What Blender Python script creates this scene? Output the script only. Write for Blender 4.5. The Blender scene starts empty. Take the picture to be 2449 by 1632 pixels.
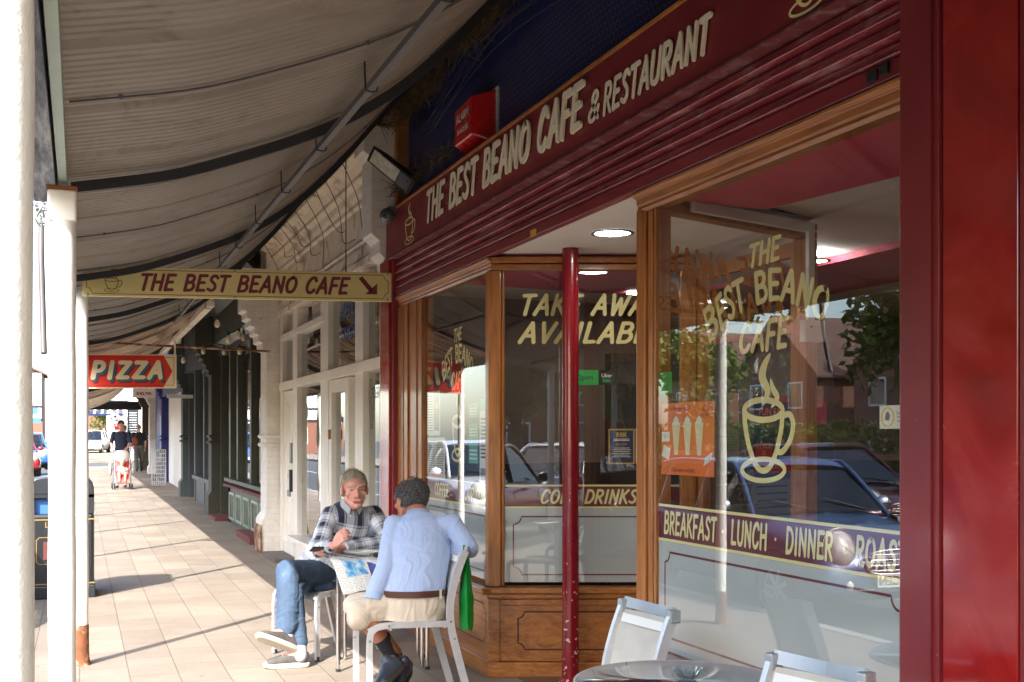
import bpy, bmesh, math, random
import numpy as np
from mathutils import Vector, Matrix, noise, Quaternion
rnd = random.Random(7)
R = math.radians
scene = bpy.context.scene
C = scene.collection
# ------------------------------------------------------------------ camera
FPX = 2780.0
YAW = math.atan(1034 / FPX)
CAMZ = 1.53
cam = bpy.data.cameras.new('camera')
camo = bpy.data.objects.new('camera', cam)
C.objects.link(camo)
camo.location = (0, 0, CAMZ)
camo.rotation_euler = (R(90), 0, -YAW)
cam.sensor_width = 36
cam.lens = FPX / 2449 * 36
cam.shift_y = (1044 - 816) / 2449
cam.clip_start = 0.05
cam.clip_end = 800
scene.camera = camo
# ------------------------------------------------------------------ sky and sun
SUN_EL = R(40)
SDX, SDY = 0.646, 0.763            # the way the shadows fall on the pavement
world = bpy.data.worlds.new('World')
scene.world = world
world.use_nodes = True
wn = world.node_tree
bg = wn.nodes['Background']
sky = wn.nodes.new('ShaderNodeTexSky')
sky.sky_type = 'NISHITA'
sky.sun_disc = False
sky.sun_elevation = SUN_EL
sky.sun_rotation = math.atan2(-SDX, -SDY)
sky.dust_density = 2.0
wn.links.new(sky.outputs[0], bg.inputs[0])
bg.inputs[1].default_value = 0.15
sun = bpy.data.lights.new('sun', 'SUN')
sun.energy = 2.05
sun.angle = R(0.5)
sun.color = (1.0, 0.975, 0.94)
suno = bpy.data.objects.new('sun', sun)
C.objects.link(suno)
suno.rotation_euler = Vector((SDX * math.cos(SUN_EL), SDY * math.cos(SUN_EL), -math.sin(SUN_EL))).to_track_quat('-Z', 'Y').to_euler()
scene.view_settings.view_transform = 'Standard'
scene.view_settings.look = 'None'
scene.view_settings.exposure = 2.6
scene.view_settings.gamma = 1
scene.cycles.max_bounces = 10
scene.cycles.diffuse_bounces = 5
scene.cycles.glossy_bounces = 5
scene.cycles.transparent_max_bounces = 16
scene.cycles.transmission_bounces = 6
scene.cycles.caustics_reflective = False
scene.cycles.caustics_refractive = False
scene.cycles.sample_clamp_indirect = 4

# ------------------------------------------------------------------ materials
MT = {}
def srgb(r, g, b):
    f = lambda c: (c / 255 / 12.92) if c / 255 <= 0.04045 else ((c / 255 + 0.055) / 1.055) ** 2.4
    return (f(r), f(g), f(b))
class NT:
    def __init__(s, name):
        s.m = bpy.data.materials.new(name); s.m.use_nodes = True
        s.t = s.m.node_tree; s.t.nodes.clear()
        s.out = s.n('OutputMaterial'); s.tc = None
    def n(s, typ, **kw):
        nd = s.t.nodes.new('ShaderNode' + typ)
        for k, v in kw.items():
            if k in ('operation', 'data_type', 'blend_type', 'wave_type', 'bands_direction', 'feature', 'wave_profile', 'attribute_name', 'offset', 'offset_frequency', 'squash', 'noise_dimensions', 'distance'):
                setattr(nd, k, v)
            else:
                nd.inputs[k.replace('_', ' ')].default_value = v
        return nd
    def l(s, a, b): s.t.links.new(a, b)
    def coord(s, scale=(1, 1, 1), rot=(0, 0, 0), kind='Object'):
        if s.tc is None: s.tc = s.n('TexCoord')
        mp = s.n('Mapping'); mp.inputs['Scale'].default_value = scale; mp.inputs['Rotation'].default_value = rot
        s.l(s.tc.outputs[kind], mp.inputs[0]); return mp.outputs[0]
    def noise(s, scale, detail=4, rough=.55, coord=None, dist=0):
        nd = s.n('TexNoise'); nd.inputs['Scale'].default_value = scale; nd.inputs['Detail'].default_value = detail
        nd.inputs['Roughness'].default_value = rough; nd.inputs['Distortion'].default_value = dist
        s.l(coord if coord is not None else s.coord(), nd.inputs['Vector']); return nd.outputs['Fac']
    def ramp(s, fac, stops):
        r = s.n('ValToRGB'); e = r.color_ramp.elements
        while len(e) > 1: e.remove(e[-1])
        e[0].position = stops[0][0]; e[0].color = c4(stops[0][1])
        for p, c in stops[1:]:
            x = e.new(p); x.color = c4(c)
        s.l(fac, r.inputs[0]); return r.outputs[0]
    def mix(s, fac, a, b, mode='MIX'):
        m = s.n('Mix', data_type='RGBA', blend_type=mode)
        for i, v in ((0, fac), (6, a), (7, b)):
            if isinstance(v, (int, float)): m.inputs[i].default_value = v
            elif isinstance(v, tuple): m.inputs[i].default_value = c4(v)
            else: s.l(v, m.inputs[i])
        return m.outputs[2]
    def math(s, op, a, b=0.0, c=0.0):
        m = s.n('Math', operation=op)
        for i, v in enumerate((a, b, c)):
            if isinstance(v, (int, float)): m.inputs[i].default_value = v
            else: s.l(v, m.inputs[i])
        return m.outputs[0]
    def bump(s, h, strength=.3, dist=.01):
        b = s.n('Bump'); b.inputs['Strength'].default_value = strength; b.inputs['Distance'].default_value = dist
        s.l(h, b.inputs['Height']); return b.outputs[0]
    def bsdf(s, col, rough=.6, metal=0, normal=None, coat=0, spec=.5, alpha=None, sheen=0, emis=None, es=0, sss=0):
        p = s.n('BsdfPrincipled')
        for k, v in (('Base Color', col), ('Roughness', rough), ('Metallic', metal), ('Specular IOR Level', spec), ('Coat Weight', coat), ('Normal', normal), ('Alpha', alpha), ('Sheen Weight', sheen), ('Emission Color', emis), ('Emission Strength', es)):
            if v is None: continue
            if isinstance(v, tuple): p.inputs[k].default_value = c4(v)
            elif isinstance(v, (int, float)): p.inputs[k].default_value = v
            else: s.l(v, p.inputs[k])
        if sss:
            p.inputs['Subsurface Weight'].default_value = sss; p.inputs['Subsurface Scale'].default_value = .01
        if coat: p.inputs['Coat Roughness'].default_value = .08
        s.l(p.outputs[0], s.out.inputs[0]); return p
def c4(c): return tuple(c) + (1.0,) if len(c) == 3 else tuple(c)
def mul(c, k): return tuple(min(1, x * k) for x in c)

def M(name, base, rough=.6, metal=0, var=.2, scale=5, bump=.15, bscale=60, coat=0, dirt=None, dirtamt=.5, chips=None, chipamt=.66, spec=.5, bdist=.004, chipscale=40):
    if name in MT: return MT[name]
    t = NT(name)
    n1 = t.noise(scale, 5)
    col = t.ramp(n1, [(.3, mul(base, 1 - var)), (.7, mul(base, 1 + var))])
    if dirt:
        d = t.ramp(t.noise(scale * .6, 8, .65, dist=.5), [(dirtamt, (0, 0, 0)), (dirtamt + .18, (1, 1, 1))])
        col = t.mix(d, col, dirt)
    if chips:
        d = t.ramp(t.noise(chipscale, 3, .6), [(chipamt, (0, 0, 0)), (chipamt + .01, (1, 1, 1))])
        col = t.mix(d, col, chips)
    nrm = t.bump(t.noise(bscale, 4), bump, bdist) if bump else None
    rr = t.ramp(n1, [(.3, (max(0, rough - .08),) * 3), (.7, (min(1, rough + .08),) * 3)])
    t.bsdf(col, rr, metal, nrm, coat, spec)
    MT[name] = t.m; return t.m

def wood(name, axis, a=(.58, .222, .048), b=(.27, .078, .015)):
    t = NT(name)
    sc = [14, 14, 14]; sc[axis] = 1.0
    co = t.coord(tuple(sc))
    n = t.noise(1.6, 6, .6, co, 1.6)
    sc2 = [70, 70, 70]; sc2[axis] = 3
    fine = t.noise(1.2, 3, .6, t.coord(tuple(sc2)))
    col = t.ramp(n, [(.30, b), (.48, mul(a, .75)), (.62, a), (.8, mul(a, 1.25))])
    col = t.mix(t.math('MULTIPLY', fine, .5), col, mul(b, .9))
    t.bsdf(col, .38, 0, t.bump(fine, .12, .002), coat=.35)
    MT[name] = t.m; return t.m
wood('varnished_wood_x', 0); wood('varnished_wood_y', 1); wood('varnished_wood_z', 2)
wood('pale_wood', 2, (.45, .2, .07), (.2, .08, .025))

def glass(name, tint=(.93, .96, .95), ior=1.6, wob=.0):
    t = NT(name)
    tr = t.n('BsdfTransparent'); tr.inputs[0].default_value = c4(tint)
    gl = t.n('BsdfGlossy'); gl.inputs['Roughness'].default_value = 0.0
    gl.inputs[0].default_value = (1, 1, 1, 1)
    lw = t.n('LayerWeight'); lw.inputs[0].default_value = .5
    f0 = ((ior - 1) / (ior + 1)) ** 2
    fac = t.math('ADD', t.math('MULTIPLY', t.math('POWER', lw.outputs['Facing'], 4.2), 1 - f0), f0)
    if wob:
        nr = t.bump(t.noise(1.3, 2), wob, .02); t.l(nr, gl.inputs['Normal'])
    mx = t.n('MixShader')
    t.l(fac, mx.inputs[0]); t.l(tr.outputs[0], mx.inputs[1]); t.l(gl.outputs[0], mx.inputs[2])
    t.l(mx.outputs[0], t.out.inputs[0]); MT[name] = t.m; return t.m
glass('window_glass', (.92, .94, .93), 1.92, .012)
glass('old_glass', (.62, .66, .63), 2.3, .06)
glass('car_glass', (.2, .23, .23), 1.7)

MAROON = srgb(112, 28, 34); CREAM = srgb(228, 210, 150); CREAMP = srgb(236, 222, 196)
M('maroon_paint', srgb(130, 40, 46), .38, var=.22, scale=2.5, dirt=srgb(140, 62, 66), dirtamt=.6, bump=.06, coat=.2, chips=srgb(190, 150, 140), chipamt=.74, chipscale=60)
M('maroon_gloss', srgb(158, 24, 24), .13, var=.10, scale=1.2, bump=.04, bscale=6, coat=.7, chips=srgb(190, 150, 140), chipamt=.8, chipscale=18)
M('maroon_board', srgb(128, 40, 44), .42, var=.1, bump=.04, dirt=srgb(110, 60, 55), dirtamt=.62)
M('maroon_vinyl', srgb(110, 26, 34), .5, var=.03, bump=0)
M('cream_vinyl', srgb(246, 232, 164), .45, var=.03, bump=0)
M('cream_letter', srgb(246, 236, 204), .45, var=.08, bump=.03)
M('sign_cream', srgb(214, 198, 132), .38, var=.05, scale=3, bump=.02, dirt=srgb(170, 150, 100), dirtamt=.7)
M('white_ceiling', srgb(246, 244, 238), .7, var=.03, bump=.03)
M('pink_ceiling', srgb(216, 84, 110), .6, var=.05, bump=.03)
M('cafe_wall', srgb(120, 104, 96), .8, var=.12)
M('cafe_dark', srgb(48, 40, 38), .7, var=.2)
M('cream_paint', srgb(246, 238, 224), .5, var=.05, bump=.15, dirt=srgb(170, 150, 124), dirtamt=.62, chips=srgb(110, 90, 70), chipamt=.77, chipscale=30)
M('cream_cornice', srgb(236, 222, 200), .75, var=.1, bump=.3, dirt=srgb(140, 118, 96), dirtamt=.52)
M('white_paint', srgb(240, 240, 232), .4, var=.04, bump=.35, bscale=80, chips=srgb(120, 100, 70), chipamt=.735, chipscale=16)
M('green_dark', srgb(66, 68, 54), .5, var=.15, dirt=srgb(96, 92, 78), dirtamt=.6)
M('grey_dark', srgb(76, 82, 82), .55, var=.15, dirt=srgb(100, 100, 96), dirtamt=.6)
M('blue_paint', srgb(30, 40, 96), .45, var=.15, dirt=srgb(60, 66, 100), dirtamt=.6)
M('navy_board', srgb(32, 40, 98), .5, var=.25, scale=3, bump=.1, dirt=srgb(50, 52, 90), dirtamt=.62)
M('black_iron', srgb(30, 28, 28), .5, var=.2, bump=.2, dirt=srgb(60, 50, 44), dirtamt=.66)
M('grey_conduit', srgb(84, 78, 76), .55, var=.1)
M('galvanised', srgb(150, 152, 150), .4, .6, var=.15)
M('aluminium', srgb(214, 216, 218), .34, .45, var=.06, scale=20, bump=.03)
M('satin_grey', srgb(170, 178, 184), .35, .35, var=.05)
M('chrome', srgb(220, 220, 222), .12, 1, var=.05, bump=0)
M('rusty_iron', srgb(120, 70, 40), .8, var=.35, scale=12, bump=.6, dirt=srgb(206, 190, 160), dirtamt=.5)
M('rust_plate', srgb(150, 88, 44), .8, var=.3, bump=.4)
M('asphalt', srgb(70, 70, 70), .9, var=.2, scale=3, bump=.5, bscale=200)
M('kerb_stone', srgb(168, 160, 150), .85, var=.12, bump=.3)
M('black_rubber', (.02, .02, .02), .7, bump=0)
M('black_plastic', (.03, .03, .033), .4, bump=0)
M('white_plastic', srgb(232, 232, 228), .4, var=.03, bump=0)
M('grey_plastic', srgb(96, 98, 98), .45, var=.05, bump=0)
M('step_red', srgb(110, 58, 54), .8, var=.2, dirt=srgb(190, 178, 168), dirtamt=.62)
M('step_grey', srgb(110, 100, 92), .85, var=.2)
M('orange_edge', srgb(176, 110, 50), .8, var=.3, bump=.4)
M('straw', srgb(96, 78, 48), .9, var=.4, bump=0)
M('wire', srgb(132, 128, 124), .5, .3, var=.2, bump=0)
M('cable_dark', srgb(46, 40, 36), .7, bump=0)
M('cable_grey', srgb(160, 168, 166), .6, bump=0)
M('skin', srgb(206, 150, 124), .5, var=.1, scale=14, bump=.25, bscale=120)
M('red_paint', srgb(196, 22, 26), .3, coat=.3, var=.05, bump=0)
M('interior_floor', srgb(110, 80, 60), .5)

def brick_paint(name, base, mort, chipc=None, amt=.7):
    t = NT(name)
    # pattern on the wall plane: use object Y / Z and X / Z together
    if t.tc is None: t.tc = t.n('TexCoord')
    sp = t.n('SeparateXYZ'); t.l(t.tc.outputs['Object'], sp.inputs[0])
    ad = t.math('ADD', sp.outputs[0], sp.outputs[1])
    cb = t.n('CombineXYZ'); t.l(ad, cb.inputs[0]); t.l(sp.outputs[2], cb.inputs[1])
    b = t.n('TexBrick'); b.offset = .5
    for k, v in (('Scale', 1.0), ('Mortar Size', .006), ('Mortar Smooth', .4), ('Brick Width', .225), ('Row Height', .075)): b.inputs[k].default_value = v
    t.l(cb.outputs[0], b.inputs['Vector'])
    n = t.noise(6, 6, .65)
    col = t.ramp(n, [(.3, mul(base, .86)), (.7, mul(base, 1.06))])
    if chipc: col = t.mix(t.ramp(t.noise(11, 6, .7), [(amt, (0, 0, 0)), (amt + .03, (1, 1, 1))]), col, chipc)
    col = t.mix(t.math('MULTIPLY', b.outputs['Fac'], .10), col, mort)
    h = t.math('SUBTRACT', t.math('MULTIPLY', t.noise(40, 4), .35), b.outputs['Fac'])
    t.bsdf(col, .7, 0, t.bump(h, .45, .005)); MT[name] = t.m
brick_paint('white_brick', srgb(236, 230, 220), srgb(150, 138, 124), srgb(120, 100, 84), .66)
brick_paint('green_brick', srgb(70, 68, 56), srgb(40, 38, 32))
brick_paint('grey_brick', srgb(84, 92, 90), srgb(50, 54, 54))
brick_paint('blue_brick', srgb(34, 44, 104), srgb(20, 24, 60))
brick_paint('red_brick', srgb(132, 86, 66), srgb(190, 178, 160))

def paving():
    t = NT('paving_slabs')
    co = t.coord((1, 1, 1), (0, 0, R(90)))
    b = t.n('TexBrick'); b.offset = .5
    for k, v in (('Scale', 1.0), ('Mortar Size', .004), ('Mortar Smooth', .3), ('Brick Width', .6), ('Row Height', .3), ('Bias', 0.0)): b.inputs[k].default_value = v
    b.inputs['Color1'].default_value = c4(srgb(144, 132, 118)); b.inputs['Color2'].default_value = c4(srgb(158, 146, 131)); b.inputs['Mortar'].default_value = c4(srgb(118, 107, 94))
    t.l(co, b.inputs['Vector'])
    n = t.noise(1.1, 6, .6)
    col = t.mix(.6, b.outputs['Color'], t.ramp(n, [(.3, (.52, .48, .44)), (.7, (1.0, .98, .95))]), 'MULTIPLY')
    col = t.mix(.8, col, t.ramp(t.noise(55, 4, .7), [(.35, (.78, .77, .76)), (.65, (1.0, 1.0, 1.0))]), 'MULTIPLY')
    sp = t.ramp(t.noise(5, 9, .75, dist=.8), [(.56, (0, 0, 0)), (.74, (1, 1, 1))])
    col = t.mix(t.math('MULTIPLY', sp, .55), col, srgb(108, 96, 84))
    gum = t.n('TexVoronoi', feature='F1'); gum.inputs['Scale'].default_value = 3.4; t.l(t.coord(), gum.inputs['Vector'])
    g = t.ramp(gum.outputs['Distance'], [(.05, (1, 1, 1)), (.065, (0, 0, 0))])
    col = t.mix(t.math('MULTIPLY', g, .6), col, srgb(84, 76, 70))
    h = t.math('SUBTRACT', t.math('MULTIPLY', t.noise(70, 5, .7), .5), b.outputs['Fac'])
    t.bsdf(col, .82, 0, t.bump(h, .5, .006)); MT['paving_slabs'] = t.m
paving()

def canopy_mat():
    t = NT('canopy_sheet')
    n = t.noise(1.5, 6, .6)
    st = t.noise(1.0, 4, .6, t.coord((.5, 9, .5)))
    col = t.ramp(n, [(.3, srgb(120, 112, 101)), (.7, srgb(152, 145, 134))])
    col = t.mix(t.math('MULTIPLY', st, .5), col, srgb(98, 88, 76))
    d = t.ramp(t.noise(3.2, 9, .72, dist=1.4), [(.54, (0, 0, 0)), (.68, (1, 1, 1))])
    col = t.mix(t.math('MULTIPLY', d, .5), col, srgb(90, 74, 58))
    t.bsdf(col, .55, 0, t.bump(t.noise(60, 3), .1, .003), spec=.4); MT['canopy_sheet'] = t.m
    t = NT('canopy_boards')
    st = t.noise(2.2, 6, .7, t.coord((.7, 9, .7)))
    col = t.ramp(st, [(.38, srgb(52, 40, 32)), (.46, srgb(150, 120, 98)), (.54, srgb(190, 168, 146)), (.64, srgb(226, 214, 198))])
    t.bsdf(col, .8, 0, t.bump(st, .6, .01)); MT['canopy_boards'] = t.m
    t = NT('weathered_beam')
    st = t.noise(1.5, 7, .7, t.coord((12, 1.2, 12)))
    col = t.ramp(st, [(.35, srgb(60, 64, 74)), (.5, srgb(120, 124, 134)), (.68, srgb(196, 196, 196))])
    t.bsdf(col, .8, 0, t.bump(st, .5, .005)); MT['weathered_beam'] = t.m
canopy_mat()

def maroon_post():
    t = NT('maroon_column')
    z = t.n('SeparateXYZ'); 
    if t.tc is None: t.tc = t.n('TexCoord')
    t.l(t.tc.outputs['Object'], z.inputs[0])
    low = t.math('MULTIPLY', t.math('SUBTRACT', 1.3, z.outputs[2]), .09)
    n = t.math('ADD', t.noise(34, 3, .6), low)
    f = t.ramp(n, [(.735, (0, 0, 0)), (.745, (1, 1, 1))])
    col = t.mix(f, srgb(130, 16, 30), srgb(214, 190, 184))
    t.bsdf(col, .22, 0, t.bump(t.noise(50, 4), .5, .004), coat=.5); MT['maroon_column'] = t.m
    t = NT('red_gloss_panel')
    n = t.noise(2.2, 6, .6, dist=1.2)
    col = t.ramp(n, [(.3, srgb(140, 20, 20)), (.5, srgb(166, 30, 28)), (.75, srgb(186, 52, 48))])
    ch = t.ramp(t.noise(13, 4, .6), [(.78, (0, 0, 0)), (.79, (1, 1, 1))])
    col = t.mix(ch, col, srgb(180, 150, 140))
    t.bsdf(col, t.ramp(n, [(.35, (.1, .1, .1)), (.7, (.3, .3, .3))]), 0, t.bump(t.noise(2.2, 4, .6, dist=.5), .25, .01), coat=.8); MT['red_gloss_panel'] = t.m
    t = NT('shutter_slat')
    sp = t.n('SeparateXYZ')
    if t.tc is None: t.tc = t.n('TexCoord')
    t.l(t.tc.outputs['Object'], sp.inputs[0])
    w = t.math('SINE', t.math('MULTIPLY', sp.outputs[1], 420))
    n = t.noise(1.2, 7, .7, t.coord((1, 1.4, 26)))
    col = t.ramp(n, [(.35, srgb(116, 36, 46)), (.55, srgb(156, 62, 70)), (.66, srgb(190, 140, 136))])
    s2 = t.ramp(t.noise(8, 6, .7), [(.56, (0, 0, 0)), (.68, (1, 1, 1))])
    col = t.mix(t.math('MULTIPLY', s2, .6), col, srgb(168, 134, 126))
    t.bsdf(col, .42, 0, t.bump(w, .25, .002), coat=.2); MT['shutter_slat'] = t.m
maroon_post()

def flat(name, c, rough=.5): return M(name, c, rough, var=.02, bump=0)
def emit(name, c, s):
    t = NT(name); e = t.n('Emission'); e.inputs[0].default_value = c4(c); e.inputs[1].default_value = s
    t.l(e.outputs[0], t.out.inputs[0]); MT[name] = t.m; return t.m
emit('lamp_glow', (1, .96, .9), 14.0)
M('frosted_vinyl', srgb(196, 200, 198), .6, var=.03, bump=0)

# ------------------------------------------------------------------ mesh helpers
class MB:
    def __init__(s): s.v = []; s.f = []; s.sm = []
    def add(s, vs, fs, sm=False):
        o = len(s.v); s.v += [tuple(v) for v in vs]
        s.f += [tuple(i + o for i in f) for f in fs]; s.sm += [sm] * len(fs); return s
    def box(s, x0, x1, y0, y1, z0, z1):
        x0, x1 = sorted((x0, x1)); y0, y1 = sorted((y0, y1)); z0, z1 = sorted((z0, z1))
        v = [(x, y, z) for z in (z0, z1) for y in (y0, y1) for x in (x0, x1)]
        return s.add(v, [(0, 2, 3, 1), (4, 5, 7, 6), (0, 1, 5, 4), (1, 3, 7, 5), (3, 2, 6, 7), (2, 0, 4, 6)])
    def obox(s, c, ax, ay, az):
        c, ax, ay, az = map(Vector, (c, ax, ay, az))
        v = [c + ax * i + ay * j + az * k for k in (-.5, .5) for j in (-.5, .5) for i in (-.5, .5)]
        return s.add(v, [(0, 2, 3, 1), (4, 5, 7, 6), (0, 1, 5, 4), (1, 3, 7, 5), (3, 2, 6, 7), (2, 0, 4, 6)])
    def quad(s, a, b, c, d): return s.add([a, b, c, d], [(0, 1, 2, 3)])
    def prism(s, poly, d):            # poly: list of 3D points, d: extrusion vector
        n = len(poly); d = Vector(d)
        vs = [Vector(p) for p in poly]; vs += [p + d for p in vs]
        fs = [tuple(range(n))[::-1], tuple(range(n, 2 * n))] + [(i, (i + 1) % n, n + (i + 1) % n, n + i) for i in range(n)]
        return s.add(vs, fs)
    def tube(s, pts, r, n=10, cap=True, closed=False):
        pts = [Vector(p) for p in pts]; m = len(pts)
        rs = list(r) if hasattr(r, '__len__') else [r] * m
        prev = None; rings = []
        for i, p in enumerate(pts):
            if closed: t = pts[(i + 1) % m] - pts[i - 1]
            else: t = pts[min(i + 1, m - 1)] - pts[max(i - 1, 0)]
            t = t.normalized() if t.length > 1e-9 else Vector((0, 0, 1))
            if prev is None:
                a = Vector((0, 0, 1)) if abs(t.z) < .9 else Vector((1, 0, 0)); prev = t.cross(a).normalized()
            prev = (prev - t * prev.dot(t)).normalized(); q = t.cross(prev)
            rings.append([p + (prev * math.cos(2 * math.pi * k / n) + q * math.sin(2 * math.pi * k / n)) * rs[i] for k in range(n)])
        vs = [v for r_ in rings for v in r_]; fs = []
        for i in range(m if closed else m - 1):
            j = (i + 1) % m
            for k in range(n): fs.append((i * n + k, i * n + (k + 1) % n, j * n + (k + 1) % n, j * n + k))
        s.add(vs, fs, True)
        if cap and not closed: s.add(vs[:n], [tuple(range(n))[::-1]]); s.add(vs[-n:], [tuple(range(n))])
        return s
    def cyl(s, a, b, r, n=16, r2=None): return s.tube([a, b], [r, r if r2 is None else r2], n)
    def lathe(s, prof, c=(0, 0, 0), n=32, axis='z'):
        vs = []; m = len(prof)
        for (r, z) in prof:
            for k in range(n):
                a = 2 * math.pi * k / n
                p = (r * math.cos(a), r * math.sin(a), z)
                if axis == 'x': p = (p[2], p[0], p[1])
                if axis == 'y': p = (p[0], p[2], p[1])
                vs.append((p[0] + c[0], p[1] + c[1], p[2] + c[2]))
        fs = [(i * n + k, i * n + (k + 1) % n, (i + 1) * n + (k + 1) % n, (i + 1) * n + k) for i in range(m - 1) for k in range(n)]
        return s.add(vs, fs, True)
    def ell(s, c, r, n=16, m=10, rot=None):
        c = Vector(c); vs = []
        if not hasattr(r, '__len__'): r = (r, r, r)
        for i in range(m + 1):
            th = math.pi * i / m
            for k in range(n):
                a = 2 * math.pi * k / n
                p = Vector((r[0] * math.sin(th) * math.cos(a), r[1] * math.sin(th) * math.sin(a), r[2] * math.cos(th)))
                if rot is not None: p = rot @ p
                vs.append(c + p)
        fs = [(i * n + k, (i + 1) * n + k, (i + 1) * n + (k + 1) % n, i * n + (k + 1) % n) for i in range(m) for k in range(n)]
        return s.add(vs, fs, True)
    def mesh(s, name, mat, off=(0, 0, 0), bevel=0, smooth=None):
        me = bpy.data.meshes.new(name)
        ox, oy, oz = off
        me.from_pydata([(x - ox, y - oy, z - oz) for x, y, z in s.v], [], s.f)
        me.polygons.foreach_set('use_smooth', s.sm if smooth is None else [smooth] * len(s.f))
        if mat is not None: me.materials.append(MT[mat] if isinstance(mat, str) else mat)
        me.validate(); me.update()
        if bevel:
            bm = bmesh.new(); bm.from_mesh(me); bmesh.ops.remove_doubles(bm, verts=bm.verts, dist=1e-5)
            es = [e for e in bm.edges if len(e.link_faces) == 2 and e.calc_face_angle(0) > .6]
            bmesh.ops.bevel(bm, geom=es, offset=bevel, segments=2, affect='EDGES', profile=.5)
            bm.to_mesh(me); bm.free()
        return me

def root(name, label, cat, loc=(0, 0, 0), group=None, rz=0, kind=None):
    o = bpy.data.objects.new(name, None); o.empty_display_size = .1
    o.location = loc; o.rotation_euler = (0, 0, rz); C.objects.link(o)
    o['label'] = label; o['category'] = cat
    if group: o['group'] = group
    if kind: o['kind'] = kind
    return o
def part(name, mb, mat, par, label=None, bevel=0, smooth=None, kind=None):
    # mesh in world coordinates for an unrotated thing (its children too): origin is the thing's own base
    top = par
    while top.parent is not None: top = top.parent
    off = tuple(top.location) if not top.get('local') else (0, 0, 0)
    me = mb.mesh(name, mat, off, bevel, smooth) if isinstance(mb, MB) else mb
    o = bpy.data.objects.new(name, me); C.objects.link(o); o.parent = par
    if label: o['label'] = label
    if kind: o['kind'] = kind
    return o
def local(o): o['local'] = 1; return o
def solo(name, mb, mat, label, cat, group=None, kind=None, loc=None, bevel=0, smooth=None):
    if loc is None:
        a = np.array(mb.v); loc = tuple((a[:, :2].min(0) + a[:, :2].max(0)) / 2) + (float(a[:, 2].min()),)
    me = mb.mesh(name, mat, loc, bevel, smooth)
    o = bpy.data.objects.new(name, me); o.location = loc; C.objects.link(o)
    if label: o['label'] = label
    if cat: o['category'] = cat
    if group: o['group'] = group
    if kind: o['kind'] = kind
    return o
def struct(name, mb, mat, bevel=0):
    me = mb.mesh(name, mat, (0, 0, 0), bevel); o = bpy.data.objects.new(name, me); C.objects.link(o); o['kind'] = 'structure'
    return o
def dup(r, loc, rz=None, label=None, mats=None):
    c = r.copy(); C.objects.link(c); c.location = loc
    if rz is not None: c.rotation_euler = (0, 0, rz)
    if label: c['label'] = label
    for ch in r.children:
        d = ch.copy(); C.objects.link(d); d.parent = c
        if mats and ch.name.split('.')[0] in mats:
            d.data = ch.data.copy(); d.data.materials[0] = MT[mats[ch.name.split('.')[0]]]
        for g in ch.children:
            e = g.copy(); C.objects.link(e); e.parent = d
    return c

# pixel of the photograph -> point of the place, on a plane of known position
_S, _C = math.sin(YAW), math.cos(YAW)
def W(u, v, X=None, Y=None, Z=None):
    t = (u - 1224) / FPX
    r = (_S + _C * t, _C - _S * t, (1044 - v) / FPX)
    s = X / r[0] if X is not None else Y / r[1] if Y is not None else (Z - CAMZ) / r[2]
    return Vector((r[0] * s, r[1] * s, CAMZ + r[2] * s))

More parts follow.
